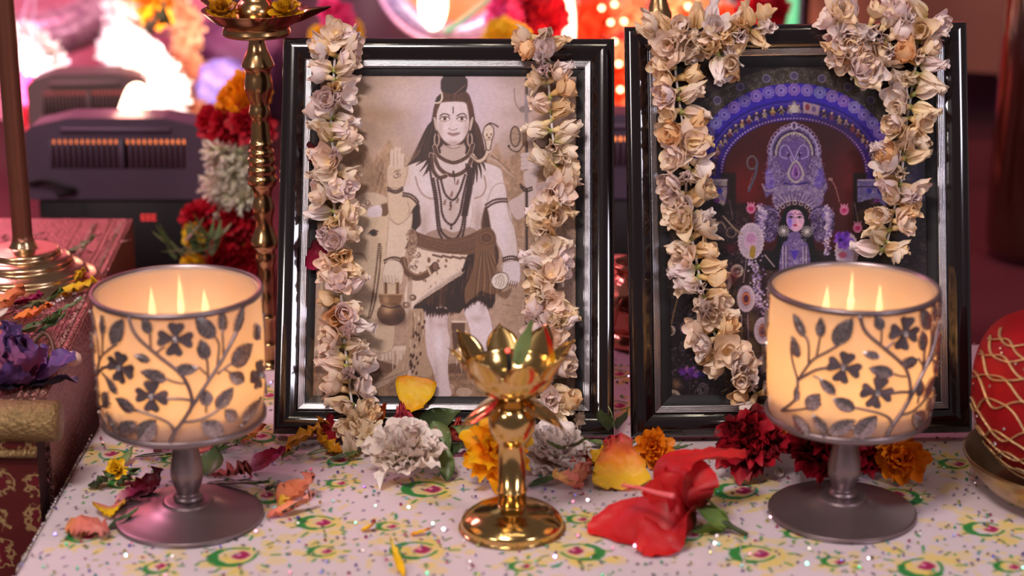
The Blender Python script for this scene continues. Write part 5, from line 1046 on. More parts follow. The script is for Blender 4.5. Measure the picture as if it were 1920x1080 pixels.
blossom('chrysanthemum', 'flattened white chrysanthemum lying left of the lotus lamp', 'flower', 762, 893, .032, [rmp(CRM, WH, WH), rmp(C(220, 200, 170), CRM, WH)], n=84, rings=6, ruf=.12, tiltv=(-.1, -.28, 1), W=.55, crump=.9, hgt=.45)
blossom('chrysanthemum', 'white and pink tinged blossom behind the lamp column at right', 'flower', 1038, 872, .030, [rmp(C(236, 170, 150), WH, WH), rmp(CRM, WH, WH)], n=60, rings=6, tiltv=(.1, -.3, .9), W=.65)
blossom('orange_flower', 'yellow orange broad petalled flower behind the lamp column', 'flower', 932, 905, .030, [rmp(C(220, 110, 10), OR, YL), rmp(OR, C(240, 160, 20), C(240, 170, 20))], n=30, rings=4, ruf=.07, tiltv=(0, -.8, .7), W=.62, crump=1.1)
blossom('marigold', 'orange marigold in front of the gap between the frames', 'flower', 1222, 872, .0165, [rmp(ORD, OR, OR), rmp(OR, C(226, 126, 24), OR)], n=34, rings=5, tiltv=(.1, -.9, .5), W=.7, ruf=.1)
blossom('marigold', 'small orange marigold above and behind the dark red carnations', 'flower', 1452, 838, .0165, [rmp(ORD, OR, OR)], n=34, rings=5, tiltv=(0, -.7, .7), W=.7, z=.010, ruf=.1)
blossom('marigold', 'orange marigold with dark seed centre right of the right candle stem', 'flower', 1686, 892, .0225, [rmp(C(170, 80, 10), OR, OR), rmp(ORD, C(222, 128, 24), OR)], n=40, rings=4, tiltv=(-.15, -.8, .6), W=.75, centre=[C(110, 60, 20), C(190, 120, 40), C(70, 50, 20)], minel=.1, ruf=.09)
blossom('carnation', 'dark red carnation left of the right candle stem', 'flower', 1405, 885, .030, [rmp(DK, C(110, 8, 22), C(168, 20, 40)), rmp(DK, C(80, 4, 14), C(104, 8, 22))], n=64, rings=6, tiltv=(-.1, -.55, .8), W=.7, ruf=.16, crump=1.4)
blossom('carnation', 'dark red carnation directly behind the right candle stem', 'flower', 1535, 885, .033, [rmp(DK, C(116, 8, 22), C(172, 20, 42)), rmp(DK, C(84, 4, 14), C(112, 8, 22))], n=64, rings=6, tiltv=(.1, -.55, .8), W=.7, ruf=.16, crump=1.4)
blossom('carnation', 'dark red carnation half hidden between the right candle stem and the seeded marigold', 'flower', 1606, 880, .023, [rmp(DK, C(116, 8, 22), C(172, 20, 42))], n=44, rings=5, tiltv=(.3, -.5, .8), W=.7, ruf=.16, crump=1.4)
blossom('small_rose', 'tiny yellow blossom with brown heart behind the left candle foot', 'flower', 220, 896, .0088, [rmp(C(130, 70, 20), YL, YL)], n=20, rings=3, tiltv=(0, -.8, .6), W=.8, centre=[C(90, 50, 20)])
# jasmine rosettes at the foot of the strings
blossom('tuberose_rosette', 'cream tuberose rosette at the foot of the left jasmine string', 'flower', 0, 0, .019, [rmp(C(214, 190, 150), CRM, C(240, 222, 196))], n=34, rings=4, W=.3, ruf=.02, crump=.4, tiltv=tuple(FL.N*.9+FL.R*.3), loc=FL.on(668, 795, .014), minel=.1)
blossom('tuberose_rosette', 'cream tuberose rosette behind the right shoulder of the lotus lamp', 'flower', 0, 0, .020, [rmp(C(214, 190, 150), CRM, C(240, 222, 196))], n=34, rings=4, W=.3, ruf=.02, crump=.4, tiltv=tuple(FL.N*.8+FL.R*.4), loc=FL.on(1035, 765, .014), minel=.1)
blossom('tuberose_rosette', 'lower cream tuberose bloom resting on the cloth by the left jasmine string', 'flower', 690, 848, .017, [rmp(C(214, 190, 150), CRM, C(240, 222, 196))], n=26, rings=3, W=.4, ruf=.02, crump=.4, tiltv=(.2, -.7, .7))
oneflower('closed cream bud lying between the rosette and the wilted pink petal', 738, 833, None, 0, (.1, -.1, 1), True, 1.2)
oneflower('pale cream jasmine bud under the jasmine rosette', 660, 856, None, 0, (-.1, -.2, 1), True, 1.2)
oneflower('cream bud above the white blossom right of the lamp', 1078, 826, None, 0, (.2, -.2, 1), True, 1.4)

# hibiscus
hp = gr(1290, 985); hib = thing('hibiscus', 'scarlet hibiscus lying on the cloth right of the lotus lamp', 'flower', tuple(hp)); HR = rmp(C(104, 6, 12), C(168, 18, 24), C(196, 30, 30)); ax = np.array([-.75, .10, .30]); ax /= np.linalg.norm(ax)
cen = np.array([.026, .004, .012])
def hpet(L, W, dirv, up, o, bend, cup, col=HR, crump=.5, ruf=.07):
    v, f, c = petal(L, W, bend, 0, cup, 12, 9, 1.1, .22, ruf, .6, col, crump); d = np.array(dirv, float); d /= np.linalg.norm(d); u = np.array(up, float); u -= d*(u@d); u /= np.linalg.norm(u); s = np.cross(d, u)
    v = v[:, :1]*s + v[:, 1:2]*d + v[:, 2:3]*u + o; v[:, 2] = np.maximum(v[:, 2], .0008 + .3*np.clip(v[:, 2], -.003, 0)+.001); b = MB(); b.add(v, f, c); return b.build('petal', M_PETAL, hib)
def sweep_petal(path, width, across, cup=.1, col=HR, nv=9, crump=.0008, ruf=.004):
    q = smoothprof(np.array(path), 5); m = len(q); ac = np.array(across, float); v = []; cc_ = []; ph = rng.uniform(0, 6)
    t = np.gradient(q, axis=0); t /= np.linalg.norm(t, axis=1)[:, None]
    for i in range(m):
        u = i/(m-1); a_ = ac[0]*(1-u)+ac[1]*u; a_ = a_ - t[i]*(a_@t[i]); a_ /= np.linalg.norm(a_); n_ = np.cross(a_, t[i]); w2 = width/2*(.16+.84*math.sin(PI*min(1, (u*.90+.02)**.9))**.6)*(1 if u < .97 else .8)
        for j in range(nv):
            k = -1+2*j/(nv-1); v.append(q[i]+a_*w2*k+n_*(cup*w2*(k*k)+ruf*u*abs(k)*math.sin(6*k+11*u+ph)+crump*rng.normal()*u)+t[i]*(1-k*k)*.003*(u > .9)); cc_.append(col(u, k))
    v = np.array(v); v[:, 2] = np.maximum(v[:, 2], .0012); b = MB(); b.add(v, grid_faces(m, nv), np.array(cc_)); b.build('petal', M_PETAL, hib)
cen = gr(1305, 958, .014)-hp; g_ = lambda x, y, z: gr(x, y, z)-hp
X_, Y_, Z_ = np.eye(3)
sweep_petal([cen, g_(1262, 968, .020), g_(1200, 978, .013), g_(1150, 985, .006), g_(1108, 992, .002)], .046, [(0, .6, .8), (.1, .9, .5)], -.15)
sweep_petal([cen, g_(1262, 985, .014), g_(1232, 1012, .008), g_(1212, 1040, .001)], .036, [(.7, .5, .4), (.9, .4, .1)], -.1)
sweep_petal([cen, g_(1268, 930, .030), g_(1252, 890, .044), g_(1268, 862, .052), g_(1320, 850, .052), g_(1388, 846, .046)], .036, [(-.6, .5, .5), (.0, .9, -.35)], .1)
sweep_petal([cen, g_(1280, 945, .026), g_(1248, 935, .030), g_(1218, 945, .022)], .040, [(.1, .5, .9), (.1, .2, 1)], .15)
sweep_petal([cen, g_(1292, 930, .030), g_(1285, 895, .040), g_(1262, 872, .046)], .044, [(.8, .5, .2), (1, .2, 0)], .25)
cen = gr(1262, 930, .052)-hp; ax = gr(1128, 903, .036)-hp-cen; ax /= np.linalg.norm(ax)
b = MB(); v0 = cen; pts = [v0, v0+ax*.018, v0+ax*.036+[0, 0, .001], v0+ax*.056+[0, 0, .0005]]; tube(b, pts, [.0021, .0017, .0013, .0011], 8, C(220, 100, 106), 5); b.build('pistil', M_PETAL, hib)
b = MB()
for _ in range(26): q = v0+ax*rng.uniform(.034, .056); d = rng.normal(size=3)*.0022; tube(b, [q, q+d], .0002, 4, C(220, 110, 100)); ball(b, q+d, .0006, 5, 4, C(220, 120, 70))
tag(b.build('stamens', M_PETAL, hib), kind='stuff')
cen = gr(1300, 962, .014)-hp; ax = gr(1240, 940, .022)-gr(1372, 985, .006); ax /= np.linalg.norm(ax)
for k in range(5):
    a = 2*PI*k/5; u1 = np.cross(ax, [0, 0, 1]); u1 /= np.linalg.norm(u1); u2 = np.cross(ax, u1); side = u1*math.cos(a)+u2*math.sin(a)
    v, f, c = petal(.026, .014, .3, 0, .3, 6, 5, .8, .8, tip=.6, col=rmp(C(110, 130, 60), C(70, 96, 46)), pt=1); d = ax*.9+side*.32; d /= np.linalg.norm(d); s_ = np.cross(d, side); s_ /= np.linalg.norm(s_)
    base = cen-ax*.026+side*.0035; v = v[:, :1]*s_+v[:, 1:2]*d+v[:, 2:3]*side+base; v[:, 2] = np.maximum(v[:, 2], .0006); b = MB(); b.add(v, f, c); b.build('sepal', M_LEAF, hib)
b = MB(); tube(b, [cen-ax*.022, gr(1372, 988, .006)-hp, gr(1402, 1003, .002)-hp], [.0060, .0022, .0016], 8, C(60, 70, 36), 4); b.build('stem', M_LEAF, hib)
# things lying in the lamp bowl
lz = lp
v, f, c = petal(.032, .017, .3, 0, .25, 9, 7, .85, .3, tip=.7, col=rmp(GN, C(110, 130, 80), GN)); v = v @ rotx(1.05).T @ rotz(-.95).T; b = MB(); b.add(v, f, c); tag(b.build('leaf', M_LEAF, loc=(lz[0]+.004, lz[1]-.004, .1290)), 'green leaf standing in the bowl of the lotus lamp', 'leaf')
v, f, c = petal(.034, .007, .5, 0, .5, 9, 5, .9, .8, tip=.4, col=rmp(YL, C(190, 20, 24), C(200, 24, 28)), pt=1); v = v @ rotx(1.65).T @ rotz(-.9).T; b = MB(); b.add(v, f, c); tag(b.build('petal', M_PETAL, loc=(lz[0]+.031, lz[1]-.004, .130)), 'slim red petal hooked on the right rim of the lotus lamp', 'petal')
v, f, c = petal(.022, .006, .2, 0, .3, 7, 5, .9, .8, tip=.4, col=rmp(C(200, 30, 30), C(220, 60, 50))); v = v @ rotx(-.80).T @ rotz(1.9).T; b = MB(); b.add(v, f, c); tag(b.build('petal', M_PETAL, loc=(lz[0]-.010, lz[1]-.010, .1045)), 'coral red petal hanging on the lower left petal of the lotus lamp', 'petal')
b = MB(); p0 = gr(1240, 1003); tube(b, [gr(1385, 1000, .0008)-p0+[0, 0, .0005], gr(1390, 1040, .0006)-p0, gr(1402, 1078, .0006)-p0], .00035, 4, C(120, 90, 50)); tag(b.build('thread', M_STRING, loc=tuple(p0)), 'fine brown straw thread on the cloth below the hibiscus stem', 'thread')
# ---------------------------------------------------------------- left foil-covered platform and what lies on it
M_FOIL = plain('pink_foil', (.40, .19, .17), rough=.30, metal=.8, bump=1., bscale=260, bdist=.004, var=.3, vscale=60)
PZ = .071; E0 = np.array([-.3615, 1.402]); E1 = np.array([-.392, 1.915]); ed = (E1-E0)/np.linalg.norm(E1-E0)
plat = thing('foil_platform', 'wide low platform wrapped in embossed pink foil at the left', 'platform', (-.62, 1.6, -.06))
o3 = np.array([-.62, 1.6, -.06]); q = [E0-ed*.008, E1, np.array([-1.0, 1.93]), np.array([-1.0, 1.392])]
b = MB(); v = [(p[0], p[1], z) for z in (-.06, PZ-.003) for p in q]+[(p[0]*.99-.004 if i < 2 else p[0], p[1], PZ) for i, p in enumerate(q)]
b.add(np.array(v)-o3, [(0, 3, 2, 1), (0, 1, 5, 4), (1, 2, 6, 5), (2, 3, 7, 6), (3, 0, 4, 7), (4, 5, 9, 8), (5, 6, 10, 9), (6, 7, 11, 10), (7, 4, 8, 11), (8, 9, 10, 11)]); b.build('body', M_FOIL, plat, smooth=False)
for off, r in ((.004, .0032), (.017, .0018), (.022, .0018), (.052, .0016)):
    b = MB(); nrm = np.array([-ed[1], ed[0]]); pts = [np.append(E0+ed*(t-.004)+nrm*off, PZ-.0006)-o3 for t in np.linspace(0, .51, 30)]; tube(b, pts, r, 8); b.build('edge_rib', M_FOIL, plat)
b = MB()
for t in np.linspace(0, .50, 100):
    p = E0+ed*t+np.array([-ed[1], ed[0]])*.010; ball(b, np.append(p, PZ)-o3, .0022, 6, 4, sc=(1.6, .7, .7))
    if int(t*400) % 2: p = E0+ed*t+np.array([-ed[1], ed[0]])*.037; ball(b, np.append(p, PZ)-o3, .0030, 6, 4, sc=(1.8, .8, .5))
tag(b.build('embossed_beads', M_FOIL, plat), kind='stuff')
b = MB()
for _ in range(160):
    x, y = rng.uniform(-.56, -.385), rng.uniform(1.42, 1.88); a = rng.uniform(0, 6); pts = [np.array([x+r_*.006*math.cos(a+r_*1.3), y+r_*.007*math.sin(a+r_*1.3), PZ+.0004])-o3 for r_ in np.linspace(.2, 2, 7)]; tube(b, pts, .0009, 5)
tag(b.build('embossed_scrolls', M_FOIL, plat), kind='stuff')

# tall lamp pole on its stepped brass foot
pp = gr(58, 452, PZ); pz = np.array([-.4455, 1.700, PZ]); t_ = at(42, 440, 1.70); pz[0] = at(42, 440, 1.70)[0]
pole = thing('lamp_stand', 'tall brown metal lamp pole on a stepped brass foot at far left', 'lamp stand', tuple(pz))
b = MB(); lathe(b, smoothprof([(.0001, .0005), (.0660, .0005), (.0680, .0025), (.0640, .0050), (.0560, .0075), (.0545, .0120), (.0500, .0145), (.0440, .0170), (.0430, .0215), (.0390, .0240), (.0330, .0260), (.0320, .0300), (.0290, .0315), (.0140, .0325), (.0120, .0345), (.0105, .038), (.0100, .0400)], 4), 80); b.build('stepped_foot', plain('pale_brass', (.62, .42, .24), rough=.24, metal=1, bump=.05, bscale=60), pole)
b = MB(); lathe(b, [(.0098, .0385), (.0092, .045), (.0088, .30), (.0088, .55)], 32); b.build('pole', plain('brown_metal', (.22, .08, .05), rough=.35, metal=.7), pole)

def onp(px, py): return gr(px, py, PZ)
def pl(name, label, cat, px, py, *a, **k): k['z'] = PZ+.0012; return loose(name, label, cat, px, py, *a, **k)
for lab, px, py, L, W, hd, dk in [('olive leaf under the front right rim of the stepped brass foot', 150, 478, 34, 14, 20, 0), ('dark leaf in front of the stepped brass foot, in the middle', 85, 492, 32, 14, -30, 1), ('dark leaf in front of the stepped brass foot, at the frame edge', 16, 500, 34, 16, 15, 1), ('olive leaf lying across the heap left of the yellow petals', 70, 512, 36, 10, 6, 0),
        ('narrow leaf in the second row of the heap on the pink foil', 30, 524, 34, 9, -15, 2), ('short leaf near the crystal bead wrap', 128, 508, 26, 12, -35, 0), ('leaf crossing below the heap on the pink foil', 55, 536, 38, 9, 25, 1), ('leaf tip at the left frame edge on the pink foil', 8, 540, 30, 12, -40, 1),
        ('long green leaf behind the orange petals', 78, 585, 46, 9, -12, 0), ('curved green leaf tip right of the long green leaf', 128, 587, 26, 8, 25, 0), ('dark leaf in front of the orange petal', 85, 618, 40, 10, -22, 1), ('folded leaf above the purple flower', 62, 630, 34, 14, -5, 0), ('slim leaf right of the purple flower top', 100, 620, 30, 8, 40, 1)]:
    leaf(lab, px, py, L, W, hd, dk, z=PZ+.0012, bend=.7, crump=.6)
pl('petal', 'yellow petal pair piece nearest the platform edge', 'petal', 142, 553, 34, 16, 5, rmp(YL, C(216, 170, 20), YL), bend=.5, crump=.9)
pl('petal', 'yellow petal behind the one nearest the platform edge', 'petal', 130, 536, 30, 12, 12, rmp(C(222, 170, 30), YL), bend=.6, crump=.8)
pl('petal', 'pink curled petal above the yellow petals', 'petal', 150, 528, 22, 12, -30, rmp(C(190, 70, 70), SAL), crump=1.)
pl('petal', 'red and orange petal in the leaf heap', 'petal', 72, 524, 28, 12, -5, rmp(C(200, 40, 50), C(216, 90, 40), OR), crump=1.)
pl('petal', 'small red petal near the dark leaves', 'petal', 22, 506, 20, 10, 10, rmp(RD2, C(200, 50, 50)))
pl('petal', 'apricot curled petal at the left frame edge', 'petal', 22, 584, 36, 28, 20, rmp(C(226, 160, 110), C(224, 140, 90), C(214, 120, 80)), bend=1.1, cup=.7, crump=.9)
pl('petal', 'bright orange petal in front of the long green leaf', 'petal', 62, 600, 34, 18, -5, rmp(C(226, 130, 50), C(220, 110, 50)), bend=.6, crump=.7)
pl('petal', 'crimson petal behind the apricot petal', 'petal', 50, 572, 30, 10, -10, rmp(RD2, MG), crump=.8)
pl('petal', 'white petal at the left frame edge', 'petal', 4, 592, 18, 14, 80, rmp(WH, WH), cup=.6)
b = MB(); M_CRYS = plain('crystal', (.9, .8, .85), rough=.05, metal=.3, coat=1)
for _ in range(60): x, y = rng.uniform(88, 150), rng.uniform(490, 575); p = onp(x, y)-onp(115, 530); ball(b, p+[0, 0, .002], rng.uniform(.0008, .002), 6, 4)
tag(b.build('cellophane_crystals', M_CRYS, loc=tuple(onp(115, 530))), 'glittering clear crystal crumbs scattered beside the yellow petals', 'crystals', kind='stuff')
# wilting purple flower and bud
pf = onp(40, 710); PU = [rmp(C(150, 90, 130), C(116, 76, 136), C(90, 64, 126)), rmp(C(200, 120, 140), C(160, 90, 130), C(110, 70, 130)), rmp(C(110, 66, 96), C(80, 56, 104), C(70, 50, 96))]
pfr = thing('purple_flower', 'large wilting purple flower on the front corner of the foil platform', 'flower', tuple(onp(36, 722)+[0, 0, .001]))
for k in range(11):
    v, f, c = petal(rng.uniform(.034, .052), rng.uniform(.028, .038), bend=rng.uniform(0, 1.4), b0=.1, cup=rng.uniform(.1, .6), nu=10, nv=9, a=1.1, base=.5, ruf=.07, tip=.35, col=PU[k % 3], crump=.8, ew=.8)
    v = v @ rotx([.15, .75, 1.1][k % 3]).T @ rotz(2*PI*k/11*1.0+rng.uniform(-.3, .3)).T; v[:, 2] = np.maximum(v[:, 2], .0004); b = MB(); b.add(v, f, c); b.build('petal', M_PETAL, pfr)
for k, (a, L) in enumerate(((-.35, .05), (-2.0, .04))):
    v, f, c = petal(L, .02, .3, .1, .3, 7, 5, .9, .3, col=rmp(C(50, 40, 60), C(36, 32, 48)), crump=.8); v = v@rotz(a-PI/2).T; v[:, 2] = np.maximum(v[:, 2]-.004*0, .0003); b = MB(); b.add(v, f, c); b.build('sepal', M_LEAF, pfr)
bb = onp(120, 692)+[0, 0, .0075]; bud = thing('flower_bud', 'white tipped bud with orange collar and green stem by the purple flower', 'flower bud', tuple(bb)); b = MB()
b = MB(); tube(b, [(-.030, -.006, -.002), (-.020, -.003, 0), (-.006, 0, .001)], [.0032, .0046, .0052], 12, C(120, 130, 50), 3); b.build('stem', M_LEAF, bud)
b = MB(); tube(b, [(-.010, 0, .001), (-.002, 0, .0015), (.001, 0, .002)], [.0052, .0066, .0060], 14, C(222, 120, 70), 3); b.build('collar', M_PETAL, bud)
b = MB(); ball(b, (.0068, 0, .0015), .0068, 16, 10, C(226, 190, 180), sc=(1.25, 1, .9)); b.build('tip', M_PETAL, bud)
b = MB(); p0 = onp(80, 655); tube(b, [onp(58, 650)-p0, onp(82, 640)-p0+[0, 0, .006], onp(98, 655)-p0+[0, 0, .006], onp(102, 672)-p0], .002, 7, C(90, 70, 50), 4); tag(b.build('vine', M_LEAF, loc=tuple(p0+[0, 0, .001])), 'looped brown tendril behind the orange collared bud', 'tendril')

# gold bolster seat with brocade skirt, front left
M_GOLD = plain('gold_tissue', (.30, .19, .08), rough=.42, metal=.5, bump=1., bscale=350, bdist=.003, var=.4, vscale=40)
def brocade():
    m, nt, b = mat('brocade'); tc = N(nt, 'ShaderNodeTexCoord'); mp = N(nt, 'ShaderNodeMapping'); mp.inputs['Scale'].default_value = (30, 30, 30); nt.links.new(tc.outputs['Object'], mp.inputs[0])
    vo = N(nt, 'ShaderNodeTexVoronoi', i_Scale=1.1); vo.inputs['Randomness'].default_value = .25; nt.links.new(mp.outputs[0], vo.inputs[0]); v2 = N(nt, 'ShaderNodeTexNoise', i_Scale=6., i_Detail=4.); nt.links.new(mp.outputs[0], v2.inputs[0])
    ad = N(nt, 'ShaderNodeMath', operation='ADD'); nt.links.new(vo.outputs['Distance'], ad.inputs[0]); mu = N(nt, 'ShaderNodeMath', operation='MULTIPLY'); mu.inputs[1].default_value = .5; nt.links.new(v2.outputs[0], mu.inputs[0]); nt.links.new(mu.outputs[0], ad.inputs[1])
    cr = N(nt, 'ShaderNodeValToRGB'); e = cr.color_ramp.elements; e[0].position = .28; e[0].color = (.50, .38, .22, 1); e[1].position = .33; e[1].color = (.34, .02, .02, 1)
    for p_, c_ in ((.44, (.30, .015, .02, 1)), (.47, (.48, .33, .14, 1)), (.54, (.42, .28, .12, 1)), (.57, (.16, .008, .015, 1)), (.70, (.12, .008, .015, 1)), (.74, (.40, .26, .11, 1)), (.80, (.10, .01, .01, 1))): q_ = e.new(p_); q_.color = c_
    nt.links.new(ad.outputs[0], cr.inputs[0]); nt.links.new(cr.outputs[0], b.inputs['Base Color']); b.inputs['Roughness'].default_value = .45; b.inputs['Metallic'].default_value = .3
    bp = N(nt, 'ShaderNodeBump', i_Strength=.5, i_Distance=.001); nt.links.new(ad.outputs[0], bp.inputs['Height']); nt.links.new(bp.outputs[0], b.inputs['Normal']); return m
M_BRO = brocade()
st = thing('bolster_seat', 'small throne seat with gold bolster and red gold brocade skirt at the lower left corner', 'seat', (-.43, 1.368, -.2))
x1 = at(106, 800, 1.368)[0]; zt = at(60, 752, 1.368)[2]; zb = at(60, 838, 1.355)[2]; zc = (zt+zb)/2; rr = (zt-zb)/2
b = MB(); tube(b, [(-.25, 0, zc+.2), (-.1, .002, zc+.2), (x1+.43-.012, 0, zc+.2), (x1+.43-.004, 0, zc+.2), (x1+.43, 0, zc+.2)], [rr, rr, rr, rr*.9, rr*.6], 28, k=6); b.build('bolster', M_GOLD, st)
def yz(y, z): return y, z
b = MB(); v = []; nx, nz = 40, 16
for i, x in enumerate(np.linspace(-.25, .0675, nx)):
    for j, z in enumerate(np.linspace(zb+.2+.004, .0, nz)): v.append((x, -.008-.010*math.sin(j/(nz-1)*1.5)+.003*math.sin(x*120)*(j/nz), z))
b.add(v, grid_faces(nx, nz)); n_ = len(v); b.build('brocade_skirt', M_BRO, st)
b = MB(); box(b, (-.25, -.004, 0), (.066, .022, zb+.2+.002)); b.build('seat_box', plain('seat_board', (.05, .01, .012), rough=.8), st, smooth=False)
b = MB(); tube(b, [(-.25, -.012, zb+.2-.006), (.0675, -.012, zb+.2-.006)], .0035, 8); b.build('gold_piping', M_GOLD, st)

# ---------------------------------------------------------------- red cushion on a brass dish, right edge
cx_, cy_ = .432, 1.372
cu = thing('red_cloth_cushion', 'red velvet cushion wrapped with glittering gold ribbon lines at the right edge', 'cushion', (cx_, cy_, 0))
M_RED = plain('red_velvet', (.27, .003, .006), rough=.6, spec=.2, var=.3, vscale=40, sheen=.0, bump=.3, bscale=120); RX, RY, RZ, cz = .080, .072, .060, .080
def cush(a, e, k=0.):
    ca = np.sign(math.cos(a))*abs(math.cos(a))**.75; x = (RX+k)*math.cos(e)**.36*ca if math.cos(e) > 0 else 0; y = (RY+k)*max(0, math.cos(e))**.36*math.sin(a); z = cz+(RZ+k)*np.sign(math.sin(e))*abs(math.sin(e))**.8; return np.array([x, y+.0*z, z])
_cush = cush
def cush(a, e, k=0.):
    p = _cush(a, e, k); q = (p[2]-cz)/RZ; w_ = 1-.20*max(0, -q)**1.5; return np.array([p[0]*w_, p[1]*w_, p[2]])
b = MB(); es = np.linspace(-PI/2+1e-4, PI/2-1e-4, 34); v = [cush(a, e) for e in es for a in np.linspace(0, 2*PI, 56, endpoint=False)]; f = [tuple(reversed(q)) for q in grid_faces(34, 56, cv=True)]; f += [tuple(range(55, -1, -1)), tuple(range(33*56, 34*56))]; b.add(v, f); b.build('cover', M_RED, cu)
M_GRIB = plain('gold_glitter_ribbon', (.75, .52, .25), rough=.3, metal=.8, bump=1., bscale=900)
for k in range(15):
    e0 = -.95+k*.14; s = MB(); s.v = []; pts = []
    for a in np.linspace(-PI*1.02, -.0, 60): pts.append(cush(a, e0+.11*math.sin(a*6+(k % 2)*PI+k*.2)+.02*math.sin(a*13+k), .0010))
    tube(s, pts, .0013, 6, flat=.5); s.build('gold_ribbon', M_GRIB, cu)
b = MB(); 
for _ in range(60): ball(b, cush(rng.uniform(-PI, 0), rng.uniform(-.9, 1.2), .0012), .0011, 6, 4)
tag(b.build('sequins', M_GEM, cu, smooth=False), kind='stuff')
b = MB(); lathe(b, smoothprof([(.0001, .0005), (.045, .0006), (.050, .004), (.066, .010), (.079, .024), (.0845, .034), (.0855, .0350), (.0840, .0365), (.077, .027), (.064, .0130), (.048, .0085), (.0001, .0075)], 4), 72); tag(b.build('brass_dish', plain('dull_brass', (.45, .30, .15), rough=.3, metal=1), loc=(cx_+.001, cy_-.008, 0)), 'dull brass dish under the red ribboned cushion', 'dish')

# ---------------------------------------------------------------- tall brass lamp behind the frames
tz = at(501, 560, 1.665); ox = tz[0]
tl = thing('tall_brass_lamp', 'tall turned brass oil lamp just left of the sepia picture', 'oil lamp', (ox, 1.665, 0))
kk = pxm(1.665, .15); zz = lambda y: at(500, y, 1.665)[2]
prof = [(65, 15), (78, 15), (92, 18), (105, 24), (118, 29), (124, 30), (128, 25), (138, 23), (150, 25), (163, 26), (172, 24), (186, 19), (196, 17), (206, 19), (216, 19), (226, 16), (240, 17), (262, 19), (268, 22), (278, 20), (284, 24), (292, 22), (300, 26), (309, 23), (317, 27), (326, 24), (334, 28), (345, 26), (352, 20), (366, 16), (378, 19), (392, 21), (404, 18), (420, 16), (434, 19), (450, 26), (460, 26), (470, 18), (484, 20), (500, 16), (520, 17), (545, 15), (560, 16), (590, 15), (592, 18), (600, 16), (640, 16), (642, 19), (650, 16), (676, 18), (682, 26), (686, 27)]
P_ = sorted([(r*kk, max(zz(y), .0005)) for y, r in prof], key=lambda t: t[1])
b = MB(); lathe(b, smoothprof([(P_[0][0], .0004)]+P_[1:], 3), 40); b.build('turned_column', M_BRASSD, tl)
b = MB(); z1 = zz(66); pr = smoothprof([(.001, z1-.001), (.028, z1), (.029, z1+.008), (.036, z1+.012), (.045, z1+.020), (.0475, z1+.0225), (.043, z1+.021), (.034, z1+.015), (.001, z1+.011)], 4); th = np.linspace(0, 2*PI, 100, endpoint=False); v = []
for r, z in pr:
    for t in th:
        sp = max(0, math.cos(2.5*(t)))**14; w_ = min(1, max(0, (r-.03)/.014)); rr_ = r*(1+.40*sp*w_); v.append((rr_*math.cos(t), rr_*math.sin(t), z+.003*sp*w_))
b.add(v, [tuple(reversed(q)) for q in grid_faces(len(pr), 100, cv=True)]); b.build('spouted_dish', M_BRASSD, tl)
b = MB(); lathe(b, smoothprof([(.012, z1+.010), (.0165, z1+.014), (.0175, z1+.022), (.015, z1+.028), (.011, z1+.034), (.010, z1+.05), (.014, z1+.08)], 4), 40); b.build('neck', M_BRASSD, tl)
for sx, dx in ((-1, -.028), (1, .028)):
    blossom('marigold', 'gold marigold in the tall lamp dish, %s of its neck' % ('left' if sx < 0 else 'right'), 'flower', 0, 0, .015, [rmp(C(150, 100, 10), C(200, 150, 20)), rmp(C(110, 50, 10), C(180, 120, 16))], n=24, rings=4, loc=(ox+dx, 1.655, z1+.020), W=.8)

# ---------------------------------------------------------------- floodlights behind
def floodlight(label, px, Y, zb_, W=.215, H=.155, m=M_HOUSE, mirror=1, glow=(1, .22, .06), es=2.2, simple=False, rz=0.):
    x = at(px, 350, Y)[0]; r = thing('floodlight', label, 'floodlight', (x, Y, zb_), None if simple else None, rz); t = .05
    h0, h1 = .0, H*.62+.0; zs0, zs1 = H*.38, H*.74; c = W*.24
    out = [(-W/2, 0), (W/2, 0), (W/2+.001, H*.82), (W/2-.006, H*.90), (W/2-c, H), (-W/2+c, H), (-W/2+.008, H*.90), (-W/2, H*.82)]
    b = MB(); prism(b, out, .010, t); b.build('rear_shell', m, r, smooth=False)
    sx0, sx1 = -W*.37, W*.37
    b = MB(); prism(b, [(-W/2, 0), (W/2, 0), (W/2, zs0), (-W/2, zs0)], 0, .009); prism(b, [(-W/2, zs1), (W/2, zs1), (W/2+.001, H*.82), (W/2-.006, H*.90), (W/2-c, H), (-W/2+c, H), (-W/2+.008, H*.90), (-W/2, H*.82)], 0, .009)
    prism(b, [(-W/2, zs0), (sx0, zs0), (sx0, zs1), (-W/2, zs1)], 0, .009); prism(b, [(sx1, zs0), (W/2, zs0), (W/2, zs1), (sx1, zs1)], 0, .009); b.build('front_plate', m, r, smooth=False)
    n = 24; pit = (sx1-sx0)/n
    for k in range(n):
        if simple and k % 2: continue
        b = MB(); box(b, (sx0+pit*(k+.02), -.001, zs0), (sx0+pit*(k+.52)+(pit if k == 12 else 0), .009, zs1), bev=.0006); b.build('cooling_fin', m, r)
    b = MB(); box(b, (sx0, .0092, zs1-.007), (sx1, .0098, zs1-.001)); b.build('slot_glow_strip', emis('lamp_glow', glow, es), r, smooth=False)  # emissive strip standing in for lamp light leaking through the slots
    b = MB(); box(b, (sx0, .0091, zs0), (sx1, .0097, zs1-.007)); b.build('reflector_back', plain('red_hot_metal', (.16, .03, .03), rough=.5), r, smooth=False)
    b = MB(); box(b, (-W*.30, -.004, H-.016), (W*.30, 0, H-.010), bev=.001); b.build('hood_lip', m, r)
    return r, x
fx, xh = floodlight('dark floodlight with a row of glowing cooling slots, left of the tall brass lamp', 224, 2.10, at(224, 374, 2.10)[2], W=.206, H=at(224, 222, 2.10)[2]-at(224, 374, 2.10)[2])
